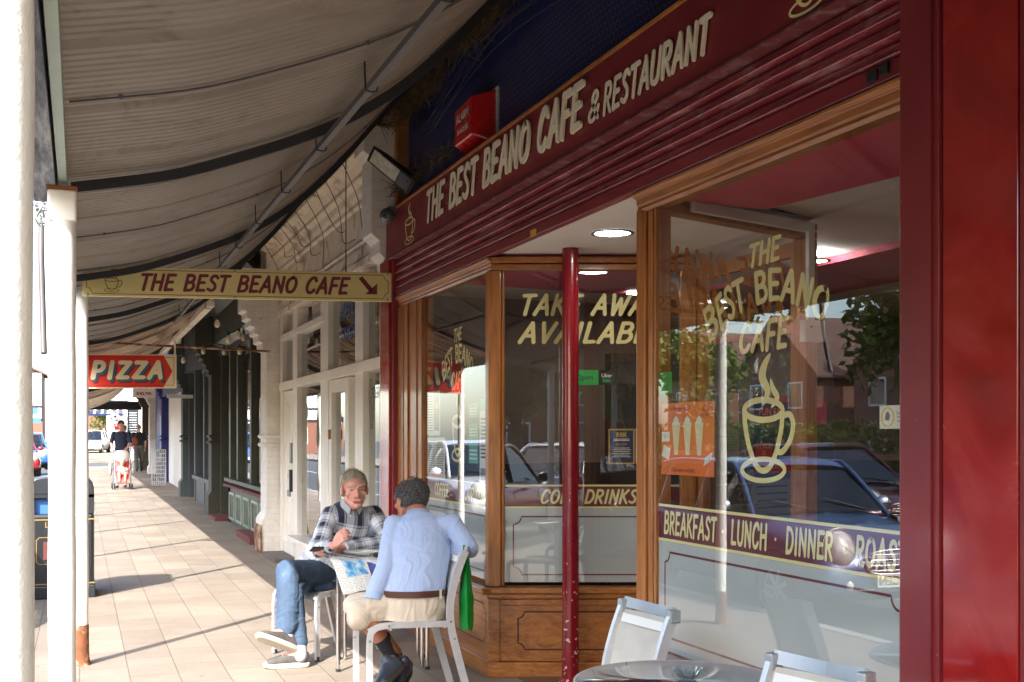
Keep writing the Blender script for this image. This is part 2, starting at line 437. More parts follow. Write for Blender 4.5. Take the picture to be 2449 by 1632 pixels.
# ------------------------------------------------------------------ brush lettering (strokes)
def cr(pts, k=6):
    if len(pts) < 3: return pts
    P = [pts[0]] + list(pts) + [pts[-1]]; out = []
    for i in range(1, len(P) - 2):
        p0, p1, p2, p3 = P[i - 1], P[i], P[i + 1], P[i + 2]
        for j in range(k):
            t = j / k
            out.append(tuple(.5 * (2 * p1[d] + (p2[d] - p0[d]) * t + (2 * p0[d] - 5 * p1[d] + 4 * p2[d] - p3[d]) * t * t + (3 * p1[d] - p0[d] - 3 * p2[d] + p3[d]) * t ** 3) for d in range(len(p1))))
    out.append(tuple(pts[-1])); return out
GL = {  # width, strokes ('l' straight, 'c' curved) in a box one unit tall
 'A': (.66, [('l', (.0, .0), (.34, 1)), ('l', (.34, 1), (.62, 0)), ('l', (.12, .34), (.54, .34))]),
 'B': (.6, [('l', (.06, 0), (.06, 1)), ('c', (.06, .98), (.38, .97), (.5, .78), (.38, .57), (.1, .53)), ('c', (.1, .53), (.44, .5), (.56, .26), (.42, .04), (.06, .02))]),
 'C': (.6, [('c', (.56, .8), (.46, .98), (.24, .95), (.07, .66), (.04, .3), (.18, .03), (.4, .03), (.55, .2))]),
 'D': (.64, [('l', (.06, 0), (.06, 1)), ('c', (.06, .98), (.38, .94), (.58, .66), (.56, .3), (.36, .05), (.06, .02))]),
 'E': (.54, [('l', (.06, 0), (.06, 1)), ('l', (.06, .98), (.5, .99)), ('l', (.06, .52), (.42, .53)), ('l', (.06, .02), (.5, .03))]),
 'F': (.52, [('l', (.06, -.02), (.06, 1)), ('l', (.06, .98), (.5, .99)), ('l', (.06, .5), (.42, .51))]),
 'G': (.64, [('c', (.56, .82), (.44, .98), (.22, .94), (.06, .64), (.06, .28), (.22, .02), (.44, .04), (.56, .22), (.56, .42)), ('l', (.56, .43), (.34, .42))]),
 'H': (.64, [('l', (.06, 0), (.06, 1)), ('l', (.56, 0), (.56, 1)), ('l', (.06, .5), (.56, .52))]),
 'I': (.24, [('l', (.1, 0), (.1, 1))]),
 'K': (.62, [('l', (.06, 0), (.06, 1)), ('l', (.54, 1), (.1, .46)), ('l', (.2, .56), (.58, 0))]),
 'L': (.5, [('l', (.06, 1), (.06, 0)), ('l', (.06, .02), (.46, .03))]),
 'M': (.8, [('l', (.04, 0), (.1, 1)), ('l', (.1, 1), (.38, .2)), ('l', (.38, .2), (.68, 1)), ('l', (.68, 1), (.72, 0))]),
 'N': (.66, [('l', (.06, 0), (.06, 1)), ('l', (.06, .98), (.56, .03)), ('l', (.56, 0), (.56, 1))]),
 'O': (.68, [('c', (.34, .98), (.1, .82), (.03, .45), (.14, .1), (.34, .02), (.54, .16), (.62, .55), (.52, .88), (.34, .98))]),
 'P': (.56, [('l', (.06, 0), (.06, 1)), ('c', (.06, .98), (.4, .96), (.52, .74), (.4, .48), (.08, .44))]),
 'R': (.6, [('l', (.06, 0), (.06, 1)), ('c', (.06, .98), (.4, .96), (.5, .75), (.38, .52), (.1, .5)), ('l', (.22, .5), (.56, 0))]),
 'S': (.54, [('c', (.5, .86), (.36, .98), (.16, .93), (.1, .73), (.26, .55), (.42, .4), (.44, .16), (.26, .02), (.02, .12))]),
 'T': (.56, [('l', (.26, 0), (.28, 1)), ('l', (.0, .97), (.56, .99))]),
 'U': (.62, [('c', (.06, 1), (.04, .4), (.12, .08), (.3, .01), (.47, .1), (.54, .4), (.56, 1))]),
 'V': (.62, [('l', (.02, 1), (.26, 0)), ('l', (.26, 0), (.58, 1))]),
 'W': (.84, [('l', (.02, 1), (.18, 0)), ('l', (.18, 0), (.4, .8)), ('l', (.4, .8), (.56, 0)), ('l', (.56, 0), (.8, 1))]),
 'Y': (.6, [('l', (.02, 1), (.28, .5)), ('l', (.58, 1), (.28, .5)), ('l', (.28, .5), (.26, 0))]),
 'Z': (.58, [('l', (.04, .97), (.54, .97)), ('l', (.54, .97), (.03, .03)), ('l', (.03, .03), (.54, .03))]),
 '&': (.62, [('c', (.56, .02), (.3, .4), (.12, .78), (.26, .98), (.42, .82), (.3, .58), (.04, .3), (.08, .05), (.28, 0), (.46, .16), (.54, .42))]),
 '.': (.34, [('l', (.14, .45), (.15, .46))]),
 ' ': (.36, []),
}
def layout(text, slant=.22, gap=.17):
    x = 0; out = []
    for ch in text:
        w, st = GL[ch]
        for s in st:
            pts = [(x + px + slant * py, py) for px, py in s[1:]]
            if s[0] == 'c': pts = cr(pts)
            else: pts = [tuple(pts[0][d] + (pts[1][d] - pts[0][d]) * t for d in (0, 1)) for t in (0, .34, .67, 1)]
            out.append(pts)
        x += w + gap
    return out, x - gap
def ribbon(mb, pts, w, f, step, k, thick=0.0, closed=False, taper=1.0):
    # pts 2D, f(x, y, d) -> 3D with d the distance out of the surface
    n = len(pts); L = []; Rr = []
    for i, p in enumerate(pts):
        a = pts[max(i - 1, 0)]; b = pts[min(i + 1, n - 1)]
        if closed and i in (0, n - 1): a = pts[-2]; b = pts[1]
        dx, dy = b[0] - a[0], b[1] - a[1]; d = math.hypot(dx, dy) or 1
        ww = (w[i] if hasattr(w, '__len__') else w) * (1 + (taper - 1) * i / (n - 1)) / 2
        L.append((p[0] - dy / d * ww, p[1] + dx / d * ww)); Rr.append((p[0] + dy / d * ww, p[1] - dx / d * ww))
    if closed: L[-1] = L[0]; Rr[-1] = Rr[0]
    loop = None
    if not closed:
        def capp(i, s):
            p = pts[i]; l = L[i]; c = []
            ang = math.atan2(l[1] - p[1], l[0] - p[0]); rr = math.hypot(l[0] - p[0], l[1] - p[1])
            for j in range(1, 6): c.append((p[0] + rr * math.cos(ang + s * math.pi * j / 6), p[1] + rr * math.sin(ang + s * math.pi * j / 6)))
            return c
        end = capp(n - 1, -1); st = capp(0, 1)
        loop = L + end + Rr[::-1] + st[::-1]
    d0 = k * step
    def emitpoly(dd, flip=False):
        vs = []; fs = []
        vs += [f(*p, dd) for p in L]; vs += [f(*p, dd) for p in Rr]
        for i in range(n - 1): fs.append((i, n + i, n + i + 1, i + 1))
        mb.add(vs, fs)
        if not closed:
            for pp, i, s in ((end, n - 1, 1), (st, 0, -1)):
                poly = [L[i]] + pp + [Rr[i]]
                if s < 0: poly = poly[::-1]
                mb.add([f(*p, dd) for p in poly], [tuple(range(len(poly)))[::-1] if True else ()])
    emitpoly(d0 + thick)
    if thick and loop:
        m = len(loop)
        mb.add([f(*p, d0 + thick) for p in loop] + [f(*p, 0.0) for p in loop], [(i, (i + 1) % m, m + (i + 1) % m, m + i) for i in range(m)])
def lettering(mb, text, f, w=.15, step=.0004, slant=.22, gap=.17, thick=0.0, norm=True):
    st, tot = layout(text, slant, gap)
    for k, p in enumerate(st):
        q = [(x / tot if norm else x, y) for x, y in p]
        # widths are measured in letter heights: f receives x in heights
        ribbon(mb, p, w, lambda x, y, d: f(x / tot, y, d), step, k + 1, thick, taper=.92)
    return tot
def plane_f(a, b, c, d):            # bilinear patch: a bottom-left, b bottom-right, c top-left, d top-right; the lift goes along the normal
    a, b, c, d = map(Vector, (a, b, c, d)); nn = (b - a).cross(c - a).normalized()
    return lambda x, y, h: a.lerp(b, x).lerp(c.lerp(d, x), y) + nn * h
def textmesh(body, size, bold=0.0, shear=0.0, spacing=1.0, thick=0.0):
    cu = bpy.data.curves.new('t', 'FONT'); cu.body = body; cu.size = size; cu.offset = bold; cu.shear = shear
    cu.space_character = spacing; cu.extrude = thick; cu.resolution_u = 3; cu.align_x = 'CENTER'; cu.align_y = 'CENTER'
    ob = bpy.data.objects.new('t', cu); C.objects.link(ob)
    dg = bpy.context.evaluated_depsgraph_get(); dg.update()
    me = bpy.data.meshes.new_from_object(ob.evaluated_get(dg))
    bpy.data.objects.remove(ob); bpy.data.curves.remove(cu)
    return me
def text_on(mb, body, size, o, ex, ey, lift=.001, **kw):
    me = textmesh(body, size, **kw); o, ex, ey = map(Vector, (o, ex, ey)); ez = ex.cross(ey)
    w = kw.get('w', None)
    mb.add([o + ex * v.co.x + ey * v.co.y + ez * (lift + v.co.z) for v in me.vertices], [tuple(p.vertices) for p in me.polygons])
    bpy.data.meshes.remove(me)
def cup_strokes(n=20):
    """a coffee cup on a saucer with steam, unit box about one wide, 1.6 high; list of (points, width, closed)"""
    el = lambda cx, cy, a, b, m=28: [(cx + a * math.cos(2 * math.pi * i / m), cy + b * math.sin(2 * math.pi * i / m)) for i in range(m + 1)]
    s = []
    s.append((el(.42, .92, .36, .13), .06, True))
    s.append((cr([(.06, .92), (.08, .7), (.16, .42), (.28, .2), (.42, .13), (.56, .2), (.68, .42), (.76, .7), (.78, .92)]), .06, False))
    s.append((cr([(.78, .84), (.92, .86), (.98, .72), (.92, .52), (.78, .38), (.68, .38)]), .06, False))
    s.append((el(.42, .14, .40, .14), .05, True))
    s.append((cr([(.42, 1.0), (.5, 1.16), (.4, 1.34), (.44, 1.5), (.54, 1.64)]), [.03 + .07 * math.sin(math.pi * i / 24) for i in range(25)], False))
    s.append((cr([(.58, .96), (.68, 1.08), (.6, 1.2), (.56, 1.32)]), [.02 + .05 * math.sin(math.pi * i / 18) for i in range(19)], False))
    return s
def cup(mb, f, lw=1.0, step=.0004):
    for k, (p, w, cl) in enumerate(cup_strokes()):
        w = [x * lw for x in w] if hasattr(w, '__len__') else w * lw
        ribbon(mb, p, w, f, step, k + 1, closed=cl)
# ================================================================== ground, road, kerb
def grid(x0, x1, y0, y1, z): return MB().quad((x0, y0, z), (x1, y0, z), (x1, y1, z), (x0, y1, z))
struct('ground', grid(-300, 300, -150, 400, -.16), 'asphalt')
struct('road', grid(-9.5, -.74, -60, 300, -.12), 'asphalt')
def gz(y): return .007 * max(0.0, y - 12)
def slab(x0, x1, y0, y1, th=.16):
    m = MB(); v = [(x, y, z) for (y) in (y0, y1) for x in (x0, x1) for z in (gz(y) - th, gz(y))]
    return m.add(v, [(1, 3, 7, 5), (0, 4, 6, 2), (0, 1, 5, 4), (2, 6, 7, 3), (0, 2, 3, 1), (4, 5, 7, 6)])
struct('side_street', slab(-.74, 40, 51.6, 60.0, .3), 'asphalt').location.z = -.1
m = MB().box(-.62, 12, -12, 12, -.16, 0); s_ = slab(-.62, 12, 12, 51.5); m.add(s_.v, s_.f); struct('pavement', m, 'paving_slabs')
struct('far_pavement', slab(-.62, 12, 60.1, 160), 'paving_slabs')
m = MB().box(-14, -9.6, -60, 300, -.16, 0); struct('opposite_pavement', m, 'paving_slabs')
m = MB()
y = -12
while y < 51: m.box(-.75, -.622, y, y + .895, -.16, gz(y) + .006); y += .9
struct('kerb', m, 'kerb_stone', .006)
m = MB()
for i in range(40): m.box(-5.15, -5.05, -20 + i * 6, -17 + i * 6, -.13, -.116)
m.box(-2.9, -2.82, -20, 40, -.13, -.116)
struct('road_marking', m, flat('marking_white', srgb(220, 220, 210)).name)
MT['marking_white'] = bpy.data.materials['marking_white']

# ================================================================== veranda canopy over the pavement
CX = np.array([-.05, .36, .76, 1.0, 1.23, 1.42, 1.58, 1.75, 1.95, 2.2, 2.46])
CZ = np.array([2.55, 2.63, 2.78, 2.885, 3.025, 3.18, 3.34, 3.55, 3.80, 4.06, 4.33])
def cz(x): return float(np.interp(x, CX, CZ))
def cpts(n=26, dz=0, x0=-.05, x1=2.46): return [(x0 + (x1 - x0) * i / (n - 1), cz(x0 + (x1 - x0) * i / (n - 1)) + dz) for i in range(n)]
def smooth_c():
    # a smoother ogee than straight interpolation
    global CX, CZ
    xs = np.linspace(-.05, 2.46, 60); zs = np.interp(xs, CX, CZ)
    for _ in range(8): zs[1:-1] = (zs[:-2] + 2 * zs[1:-1] + zs[2:]) / 4
    CX, CZ = xs, zs
smooth_c()
def sheet(y0, y1, period, depth, seam=.65):
    mb = MB(); ys = []; y = y0
    while y < y1:
        ys += [(y, 0), (y + period * .4, 0), (y + period * .55, depth), (y + period * .85, depth)]; y += period
    prof = cpts(30); n = len(prof); vs = []; fs = []
    for (yy, h) in ys:
        k = math.floor(yy / seam); lap = .004 * ((yy / seam) - k)
        if (yy / seam) - k < .05: h -= .009
        for x, z in prof:
            sag = .012 * math.sin(yy * 2.1 + x * 1.3) * (1 - abs(x - 1.2) / 1.4)
            vs.append((x, yy, z + h + lap + sag))
    for i in range(len(ys) - 1):
        for j in range(n - 1): fs.append((i * n + j, (i + 1) * n + j, (i + 1) * n + j + 1, i * n + j + 1))
    nb = len(vs); vs += [(x, y, z + .03) for x, y, z in vs]
    fs += [tuple(nb + i for i in f[::-1]) for f in fs]
    return mb.add(vs, fs)
can = root('veranda_canopy', 'grey corrugated metal canopy sweeping up over the pavement to the cafe wall', 'canopy', (0, 5, 2.4))
part('corrugated_sheet', sheet(-7, 13.56, .056, .0042), 'canopy_sheet', can)
def ribbar(y, dz=-.045, hw=.014, hh=.021, x1=2.44):
    mb = MB(); pr = cpts(30, dz, -.03, x1); vs = []
    for i, (x, z) in enumerate(pr):
        a = pr[max(i - 1, 0)]; b = pr[min(i + 1, 29)]; dx, dz_ = b[0] - a[0], b[1] - a[1]; L = math.hypot(dx, dz_); nx, nz = -dz_ / L, dx / L
        for sy in (-1, 1):
            for s in (-1, 1): vs.append((x + nx * s * hh, y + sy * hw, z + nz * s * hh))
    fs = []
    for i in range(29):
        a, b = i * 4, i * 4 + 4
        fs += [(a, a + 1, b + 1, b), (a + 2, b + 2, b + 3, a + 3), (a, b, b + 2, a + 2), (a + 1, a + 3, b + 3, b + 1)]
    fs += [(0, 2, 3, 1), (116, 117, 119, 118)]
    mb.add(vs, fs)
    for x in (.12, .9, 1.5):
        z = cz(x) + dz; mb.cyl((x, y - hw - .006, z), (x, y - hw, z), .008, 8)
    return mb
for y in (-3.6, -.8, 2.05, 4.9, 7.72, 10.6, 13.35): part('rib', ribbar(y), 'black_iron', can)
part('edge_strip', MB().box(-.075, -.045, -7, 13.4, 2.485, 2.60), M('green_grey_paint', srgb(150, 166, 150), .5, dirt=srgb(110, 96, 80), dirtamt=.6).name, can)
part('gutter', MB().tube([(-.105, -7, 2.60), (-.105, 13.4, 2.60)], .035, 10), 'grey_dark', can)
m = MB().box(.966, .992, -7, 13.3, 2.772, 2.797)
part('conduit_bar', m, 'grey_conduit', can)
y = .4
while y < 13:
    m = MB()
    z = cz(1.0)
    m.tube(cr([(.955, y, cz(.95) + .01), (.957, y, 2.80), (.962, y - .005, 2.766), (.996, y - .01, 2.766), (.999, y - .01, 2.80)], 3), .0035, 6); y += .92
    part('hook', m, 'black_iron', can)
part('edge_beam', MB().box(-.17, -.085, -7, 5.02, 2.47, 2.565), 'weathered_beam', can)

can2 = root('old_boarded_canopy', 'old peeling striped board canopy beyond the cream cafe sign', 'canopy', (0, 20, 2.4))
def boards(y0, y1, x1=2.4, period=.16, amp=.014):
    mb = MB(); prof = cpts(22, 0, -.05, x1); n = len(prof); ys = []; y = y0
    while y < y1: ys += [(y, 0), (y + period * .48, amp), (y + period * .52, 0)]; y += period
    vs = [(x, yy, z + h + .03 * math.sin(yy * .9 + x)) for yy, h in ys for x, z in prof]; fs = []
    for i in range(len(ys) - 1):
        for j in range(n - 1): fs.append((i * n + j, (i + 1) * n + j, (i + 1) * n + j + 1, i * n + j + 1))
    nb = len(vs); vs += [(x, y, z + .04) for x, y, z in vs]; fs += [tuple(nb + i for i in f[::-1]) for f in fs]
    return mb.add(vs, fs)
part('board_lining', boards(13.5, 36), 'canopy_boards', can2)
for i, y in enumerate((16.0, 18.9, 21.8, 24.7, 27.6)): part('rib', ribbar(y, -.04, .03, .04, 2.38), 'cream_cornice' if i < 2 else 'green_dark', can2)
part('edge_strip', MB().box(-.075, -.045, 13.45, 36, 2.47, 2.60), 'green_grey_paint', can2)
part('fascia_bar', MB().box(1.35, 1.43, 13.5, 36, 3.0, 3.06), 'cream_cornice', can2)
can3 = root('plain_grey_canopy', 'plain pale canopy ending in a black beam at the side street', 'canopy', (0, 43, 2.4))
part('lining', sheet(36.2, 50.3, .3, .01), 'cream_cornice', can3)
part('end_beam', MB().box(-.08, 2.4, 50.3, 50.5, 2.62, 2.95), 'black_iron', can3)
part('edge_strip', MB().box(-.075, -.045, 36.1, 50.3, 2.47, 2.60), 'green_grey_paint', can3)

# posts carrying the canopy
def post(x, y, r, top, label, grp=True):
    o = root('canopy_post', label, 'post', (x, y, 0), 'white iron posts along the kerb' if grp else None)
    mb = MB(); n = 14
    pts = []; rs = []
    for i in range(n + 1):
        pts.append((x, y, .02 + (top - .02) * i / n)); rs.append(r * (1.0 + .03 * math.sin(i * 1.7 + y)))
    part('shaft', mb.tube(pts, rs, 24), 'white_paint', o)
    return o
p1_ = post(-.10, 1.52, .048, 2.47, 'thick white post closest to the camera, washed out by the sun')
p2_ = post(-.062, 4.72, .05, 2.42, 'white post with rusty cap plate and black cable tie, second from the camera')
part('rusty_cap', MB().box(-.116, -.008, 4.666, 4.774, 2.458, 2.469), 'rust_plate', p2_)
part('cap_collar', MB().box(-.1135, -.0105, 4.669, 4.771, 2.34, 2.457), 'cream_paint', p2_, bevel=.01)
part('cable_tie', MB().tube([(-.062 + .0525 * math.cos(a / 12 * math.pi), 4.72 + .0525 * math.sin(a / 12 * math.pi), .33) for a in range(24)], .004, 6, closed=True), 'black_plastic', p2_)
p3_ = post(.012, 8.3, .044, 2.5, 'thin white post with orange rusted foot beside the litter bin')
part('rusted_foot', MB().tube([(.012, 8.3, 0), (.012, 8.3, .05), (.012, 8.3, .12), (.012, 8.3, .27)], [.058, .05, .048, .0465], 20), 'rusty_iron', p3_)
seam_y = -6.6
while seam_y < 13.3:
    part('seam', ribbar(seam_y, -.002, .003, .003), 'grey_conduit', can); seam_y += 1.3
for i, y in enumerate((11.8, 15.3, 18.8, 22.3, 25.8, 29.3, 32.8, 36.3, 40.0, 43.5, 47.0)):
    o = post(-.02, y, .045, 2.5, ('first', 'second', 'third', 'fourth', 'fifth', 'sixth', 'seventh', 'eighth', 'ninth', 'tenth', 'last')[i] + ' white canopy post in the row beyond the rusted post')
for o in [p for p in C.objects if p.name.startswith('canopy_post')][3:]: o['group'] = 'distant white canopy posts'
for y in (-1.8, -5.2):
    o = post(-.08, y, .048, 2.47, ('nearer' if y > -3 else 'farther') + ' white canopy post behind the camera'); o['group'] = 'posts behind the camera'

# ================================================================== the cafe front
FX = 2.46
cafe = root('cafe_shopfront', 'maroon and varnished wood cafe shopfront with roller shutter and splayed entrance', 'shopfront', (FX, 6, 0))
def cp(name, mb, mat, label=None, bevel=.003, par=None): return part(name, mb, mat, par or cafe, label, bevel)
YL, YR = 9.32, 2.98
fas = cp('fascia', MB().box(2.395, 2.50, YR, 9.45, 3.005, 3.365), 'maroon_board', bevel=.004)
cp('fascia_lip', MB().prism([(2.375, YR, 2.985), (2.50, YR, 2.985), (2.50, YR, 3.004), (2.393, YR, 3.012), (2.378, YR, 3.0)], (0, 9.45 - YR, 0)), M('maroon_dusty', srgb(120, 52, 56), .7, var=.2, scale=20, dirt=srgb(150, 110, 108), dirtamt=.5).name)
cp('fascia_top_edge', MB().box(2.39, 2.52, YR, 9.47, 3.367, 3.388), 'orange_edge')
cp('wall_board', MB().box(2.56, 2.62, 2.9, 9.45, 3.36, 4.8), 'navy_board', bevel=0)
cp('wall_flashing', MB().box(2.42, 2.62, -7, 9.5, 4.27, 4.5), 'black_iron'); solo('wall_plate', MB().box(2.36, 2.62, 9.51, 36, 4.08, 4.5), 'cream_cornice', 'cream timber plate where the canopy meets the wall above the cornice', 'beam')  # added boxes closing the canopy-to-wall gap where sky light leaked through
cp('wall_board_timber', MB().box(2.46, 2.56, 9.33, 9.42, 3.39, 4.35), 'orange_edge')
# roller shutter: curved slats
z1 = 2.984
for k in range(4):
    z0 = z1 - .0622; pr = []
    for t, x in ((0, 2.462), (.06, 2.460), (.14, 2.448), (.26, 2.442), (.42, 2.439), (.58, 2.437), (.70, 2.434), (.76, 2.426), (.82, 2.423), (.88, 2.426), (.94, 2.440), (.97, 2.46)): pr.append((x, z1 - .0622 * t))
    pr.append((2.462, z0 + .001))
    poly = [(x, YR + .02, z) for x, z in pr] + [(2.48, YR + .02, z0 + .001), (2.48, YR + .02, z1)]
    cp('shutter_slat', MB().prism(poly, (0, YL - YR - .04, 0)), 'shutter_slat', bevel=0)
    z1 = z0
cp('shutter_bottom_rail', MB().box(2.428, 2.475, YR + .02, YL - .02, 2.672, 2.735), 'maroon_paint', bevel=.006)
cp('shutter_lock', MB().box(2.418, 2.43, 3.12, 3.17, 2.685, 2.725).box(2.415, 2.43, 3.06, 3.10, 2.69, 2.73), 'black_iron')
cp('shutter_guide', MB().box(2.405, 2.50, 9.26, YL, 0, 2.983), 'maroon_paint')
cp('left_pilaster', MB().box(2.385, 2.52, YL + .005, 9.62, 0, 2.99), 'maroon_gloss')
cp('right_pilaster', MB().box(2.40, 2.60, 2.805, YR, 0, 4.3), 'maroon_paint')
cp('pilaster_moulding', MB().box(2.392, 2.399, 2.83, 2.845, 0, 4.2), 'maroon_paint', bevel=0)
cp('glossy_side_panel', MB().box(2.41, 2.60, 2.505, 2.80, 0, 4.3), 'red_gloss_panel')
cp('end_pilaster', MB().box(2.413, 2.60, 2.2, 2.50, 0, 4.3), 'maroon_board')
# right bay
RY0, RY1 = 3.0, 4.90
def moulded_beam(y0, y1, z0, z1, x=2.455):
    return MB().prism([(x - .035, y0, z1), (x - .035, y0, z1 - .014), (x - .022, y0, z1 - .024), (x - .012, y0, z1 - .028), (x - .008, y0, z0 + .035), (x, y0, z0 + .03), (x - .006, y0, z0 + .016), (x + .004, y0, z0), (2.52, y0, z0), (2.52, y0, z1)], (0, y1 - y0, 0))
cp('window_head', moulded_beam(RY0, RY1 + .005, 2.572, 2.665), 'varnished_wood_y')
def jamb(x0, x1, y0, y1, z0, z1):
    m = MB().box(x0 + .012, x1, y0, y1, z0, z1)
    w = (y1 - y0)
    for a, b, d in ((0, .12, 0), (.22, .45, .004), (.55, .66, -.002), (.78, 1, .006)):
        m.box(x0 + d, x0 + .011, y0 + w * a, y0 + w * b, z0 + .002, z1 - .002)
    return m
cp('window_jamb', jamb(2.452, 2.53, 4.72, RY1, 0.57, 2.57), 'varnished_wood_z')
cp('edge_trim', MB().box(2.415, 2.53, RY0 - .018, RY0, 0, 2.665), 'pale_wood')
rg = cp('window_pane', MB().quad((FX, RY0, .57), (FX, 4.72, .57), (FX, 4.72, 2.572), (FX, RY0, 2.572)), 'window_glass', bevel=0)
cp('window_sill', MB().box(2.385, 2.56, RY0, RY1 + .01, .525, .565), 'varnished_wood_y')
cp('stallriser', MB().box(2.45, 2.56, RY0, RY1, .0, .52), 'varnished_wood_y')
# left bay
LY0, LY1 = 6.96, 9.25
cp('window_head', moulded_beam(LY0, LY1, 2.585, 2.668), 'varnished_wood_y')
cp('window_jamb', jamb(2.435, 2.53, 8.52, 9.25, .0, 2.585), 'varnished_wood_z')
cp('corner_post', MB().box(2.436, 2.54, 6.955, 7.045, 0.57, 2.585), 'varnished_wood_z', bevel=.008)
cp('window_pane', MB().quad((FX, 7.045, .6), (FX, 8.52, .6), (FX, 8.52, 2.59), (FX, 7.045, 2.59)), 'window_glass', bevel=0)
cp('window_sill', MB().box(2.375, 2.56, 6.92, 8.53, .53, .575), 'varnished_wood_y', bevel=.01)
def notched(f, a0, a1, b0, b1, r, w, mb, step=.001, k=1):
    def arc(cx, cy, s, e): return [(cx + r * math.cos(R(s + (e - s) * i / 6)), cy + r * math.sin(R(s + (e - s) * i / 6))) for i in range(7)]
    p = [(a0 + r, b0)] + [(a1 - r, b0)] + arc(a1, b0, 180, 90) + [(a1, b1 - r)] + arc(a1, b1, 270, 180) + [(a0 + r, b1)] + arc(a0, b1, 360, 270) + [(a0, b0 + r)] + arc(a0, b0, 90, 0) + [(a0 + r, b0)]
    q = []
    for i in range(len(p) - 1):
        L = math.hypot(p[i + 1][0] - p[i][0], p[i + 1][1] - p[i][1])
        if L < 1e-6: continue
        q.append(p[i])
    q.append(q[0])
    ribbon(mb, q, w, f, step, k, closed=True)
m = MB().box(2.45, 2.55, 6.99, 8.53, .1, .528)
cp('dado', m, 'varnished_wood_y')
m = MB(); fy = lambda x, y, d: Vector((2.449 - d, x, y))
notched(fy, 7.07, 8.45, .2, .45, .035, .008, m, .001, 2)
cp('dado_bead', m, M('dark_wood_line', srgb(60, 30, 14), .5, var=.1, bump=0).name, bevel=0)
cp('plinth', MB().box(2.43, 2.55, 6.96, 8.53, 0, .1), 'varnished_wood_y')
# left return, square to the camera
P0 = Vector((FX, 6.99, 0)); D1 = Vector((_C, -_S, 0)); N1 = Vector((-_S, -_C, 0))
P2 = Vector((FX + .01, 4.86, 0)); D2 = Vector((_C, _S, 0)); N2 = Vector((-_S, _C, 0))
def ob(m, P, D, N, a0, a1, b0, b1, z0, z1):
    v = [P + D * a + N * b + Vector((0, 0, z)) for z in (z0, z1) for b in (b0, b1) for a in (a0, a1)]
    return m.add(v, [(0, 2, 3, 1), (4, 5, 7, 6), (0, 1, 5, 4), (1, 3, 7, 5), (3, 2, 6, 7), (2, 0, 4, 6)])
def ret(P, D, N, near):
    cp('return_head', ob(ob(MB(), P, D, N, .0, 1.30, -.05, .035, 2.585, 2.625), P, D, N, 0, 1.30, -.05, .05, 2.63, 2.668), 'varnished_wood_x', bevel=.006)
    m = MB(); ob(m, P, D, N, -.02, .06, -.05, .04, .575, 2.583); ob(m, P, D, N, .062, .082, -.05, .02, .575, 2.583)
    ob(m, P, D, N, 1.2, 1.30, -.05, .04, .0, 2.583)
    cp('return_post', m, 'varnished_wood_z', bevel=.006)
    q = [P + D * a + Vector((0, 0, z)) for a, z in ((.08, .6), (1.2, .6), (1.2, 2.585), (.08, 2.585))]
    cp('return_pane', MB().quad(*q), 'window_glass', bevel=0)
    m = ob(MB(), P, D, N, -.05, 1.22, -.06, .075, .535, .575); ob(m, P, D, N, -.03, 1.22, -.06, .05, .50, .534)
    cp('return_sill', m, 'varnished_wood_x', bevel=.008)
    m = ob(MB(), P, D, N, 0, 1.21, -.06, .02, .1, .498)
    ob(m, P, D, N, -.02, .055, -.06, .035, .1, .498); ob(m, P, D, N, .07, 1.2, -.0, .03, .1, .135); ob(m, P, D, N, .07, 1.2, -.0, .03, .455, .495)
    cp('return_dado', m, 'varnished_wood_x', bevel=.005)
    m = MB(); notched(lambda x, y, d: P + D * x + N * (.0215 + d) + Vector((0, 0, y)), .17, 1.1, .175, .415, .04, .010, m, .001, 1)
    cp('return_dado_bead', m, 'dark_wood_line', bevel=0)
    cp('return_plinth', ob(MB(), P, D, N, -.03, 1.24, -.06, .05, 0, .098), 'varnished_wood_x', bevel=.008)
ret(P0, D1, N1, True)
ret(P2, D2, -Vector((_S, -_C, 0)), False)
# soffit of the lobby
cp('lobby_soffit', MB().prism([(2.50, 4.95, 2.69), (2.50, 6.98, 2.69), (3.72, 6.54, 2.69), (3.72, 5.36, 2.69)], (0, 0, .03)), 'white_ceiling', bevel=0)
def downlight(x, y, z, r, label, grp='round ceiling downlights'):
    o = root('downlight', label, 'ceiling light', (x, y, z), grp)
    part('trim_ring', MB().lathe([(r * .8, z - .002), (r * .82, z - .008), (r * .98, z - .008), (r, z - .001)], (x, y, 0), 32), 'galvanised', o)
    part('diffuser', MB().lathe([(0.0001, z - .003), (r * .8, z - .003)], (x, y, 0), 32), 'lamp_glow', o)
    return o
p = W(1464, 557, Z=2.69); downlight(p.x, p.y, 2.69, .125, 'round downlight glowing in the white lobby ceiling')
# door at the back of the lobby
dr = cp('door', MB().box(3.68, 3.73, 5.38, 5.48, 0, 2.6).box(3.68, 3.73, 6.44, 6.53, 0, 2.6).box(3.68, 3.73, 5.48, 6.44, 2.1, 2.2).box(3.68, 3.73, 5.48, 6.44, 0, .3).box(3.68, 3.73, 5.48, 6.44, 2.52, 2.6), 'varnished_wood_z')
part('door_pane', MB().quad((3.70, 5.48, .3), (3.70, 6.44, .3), (3.70, 6.44, 2.1), (3.70, 5.48, 2.1)), 'window_glass', dr)
part('door_closer', MB().box(3.6, 3.66, 5.6, 5.95, 2.12, 2.18).box(3.62, 3.64, 5.95, 6.3, 2.14, 2.16), 'galvanised', dr)

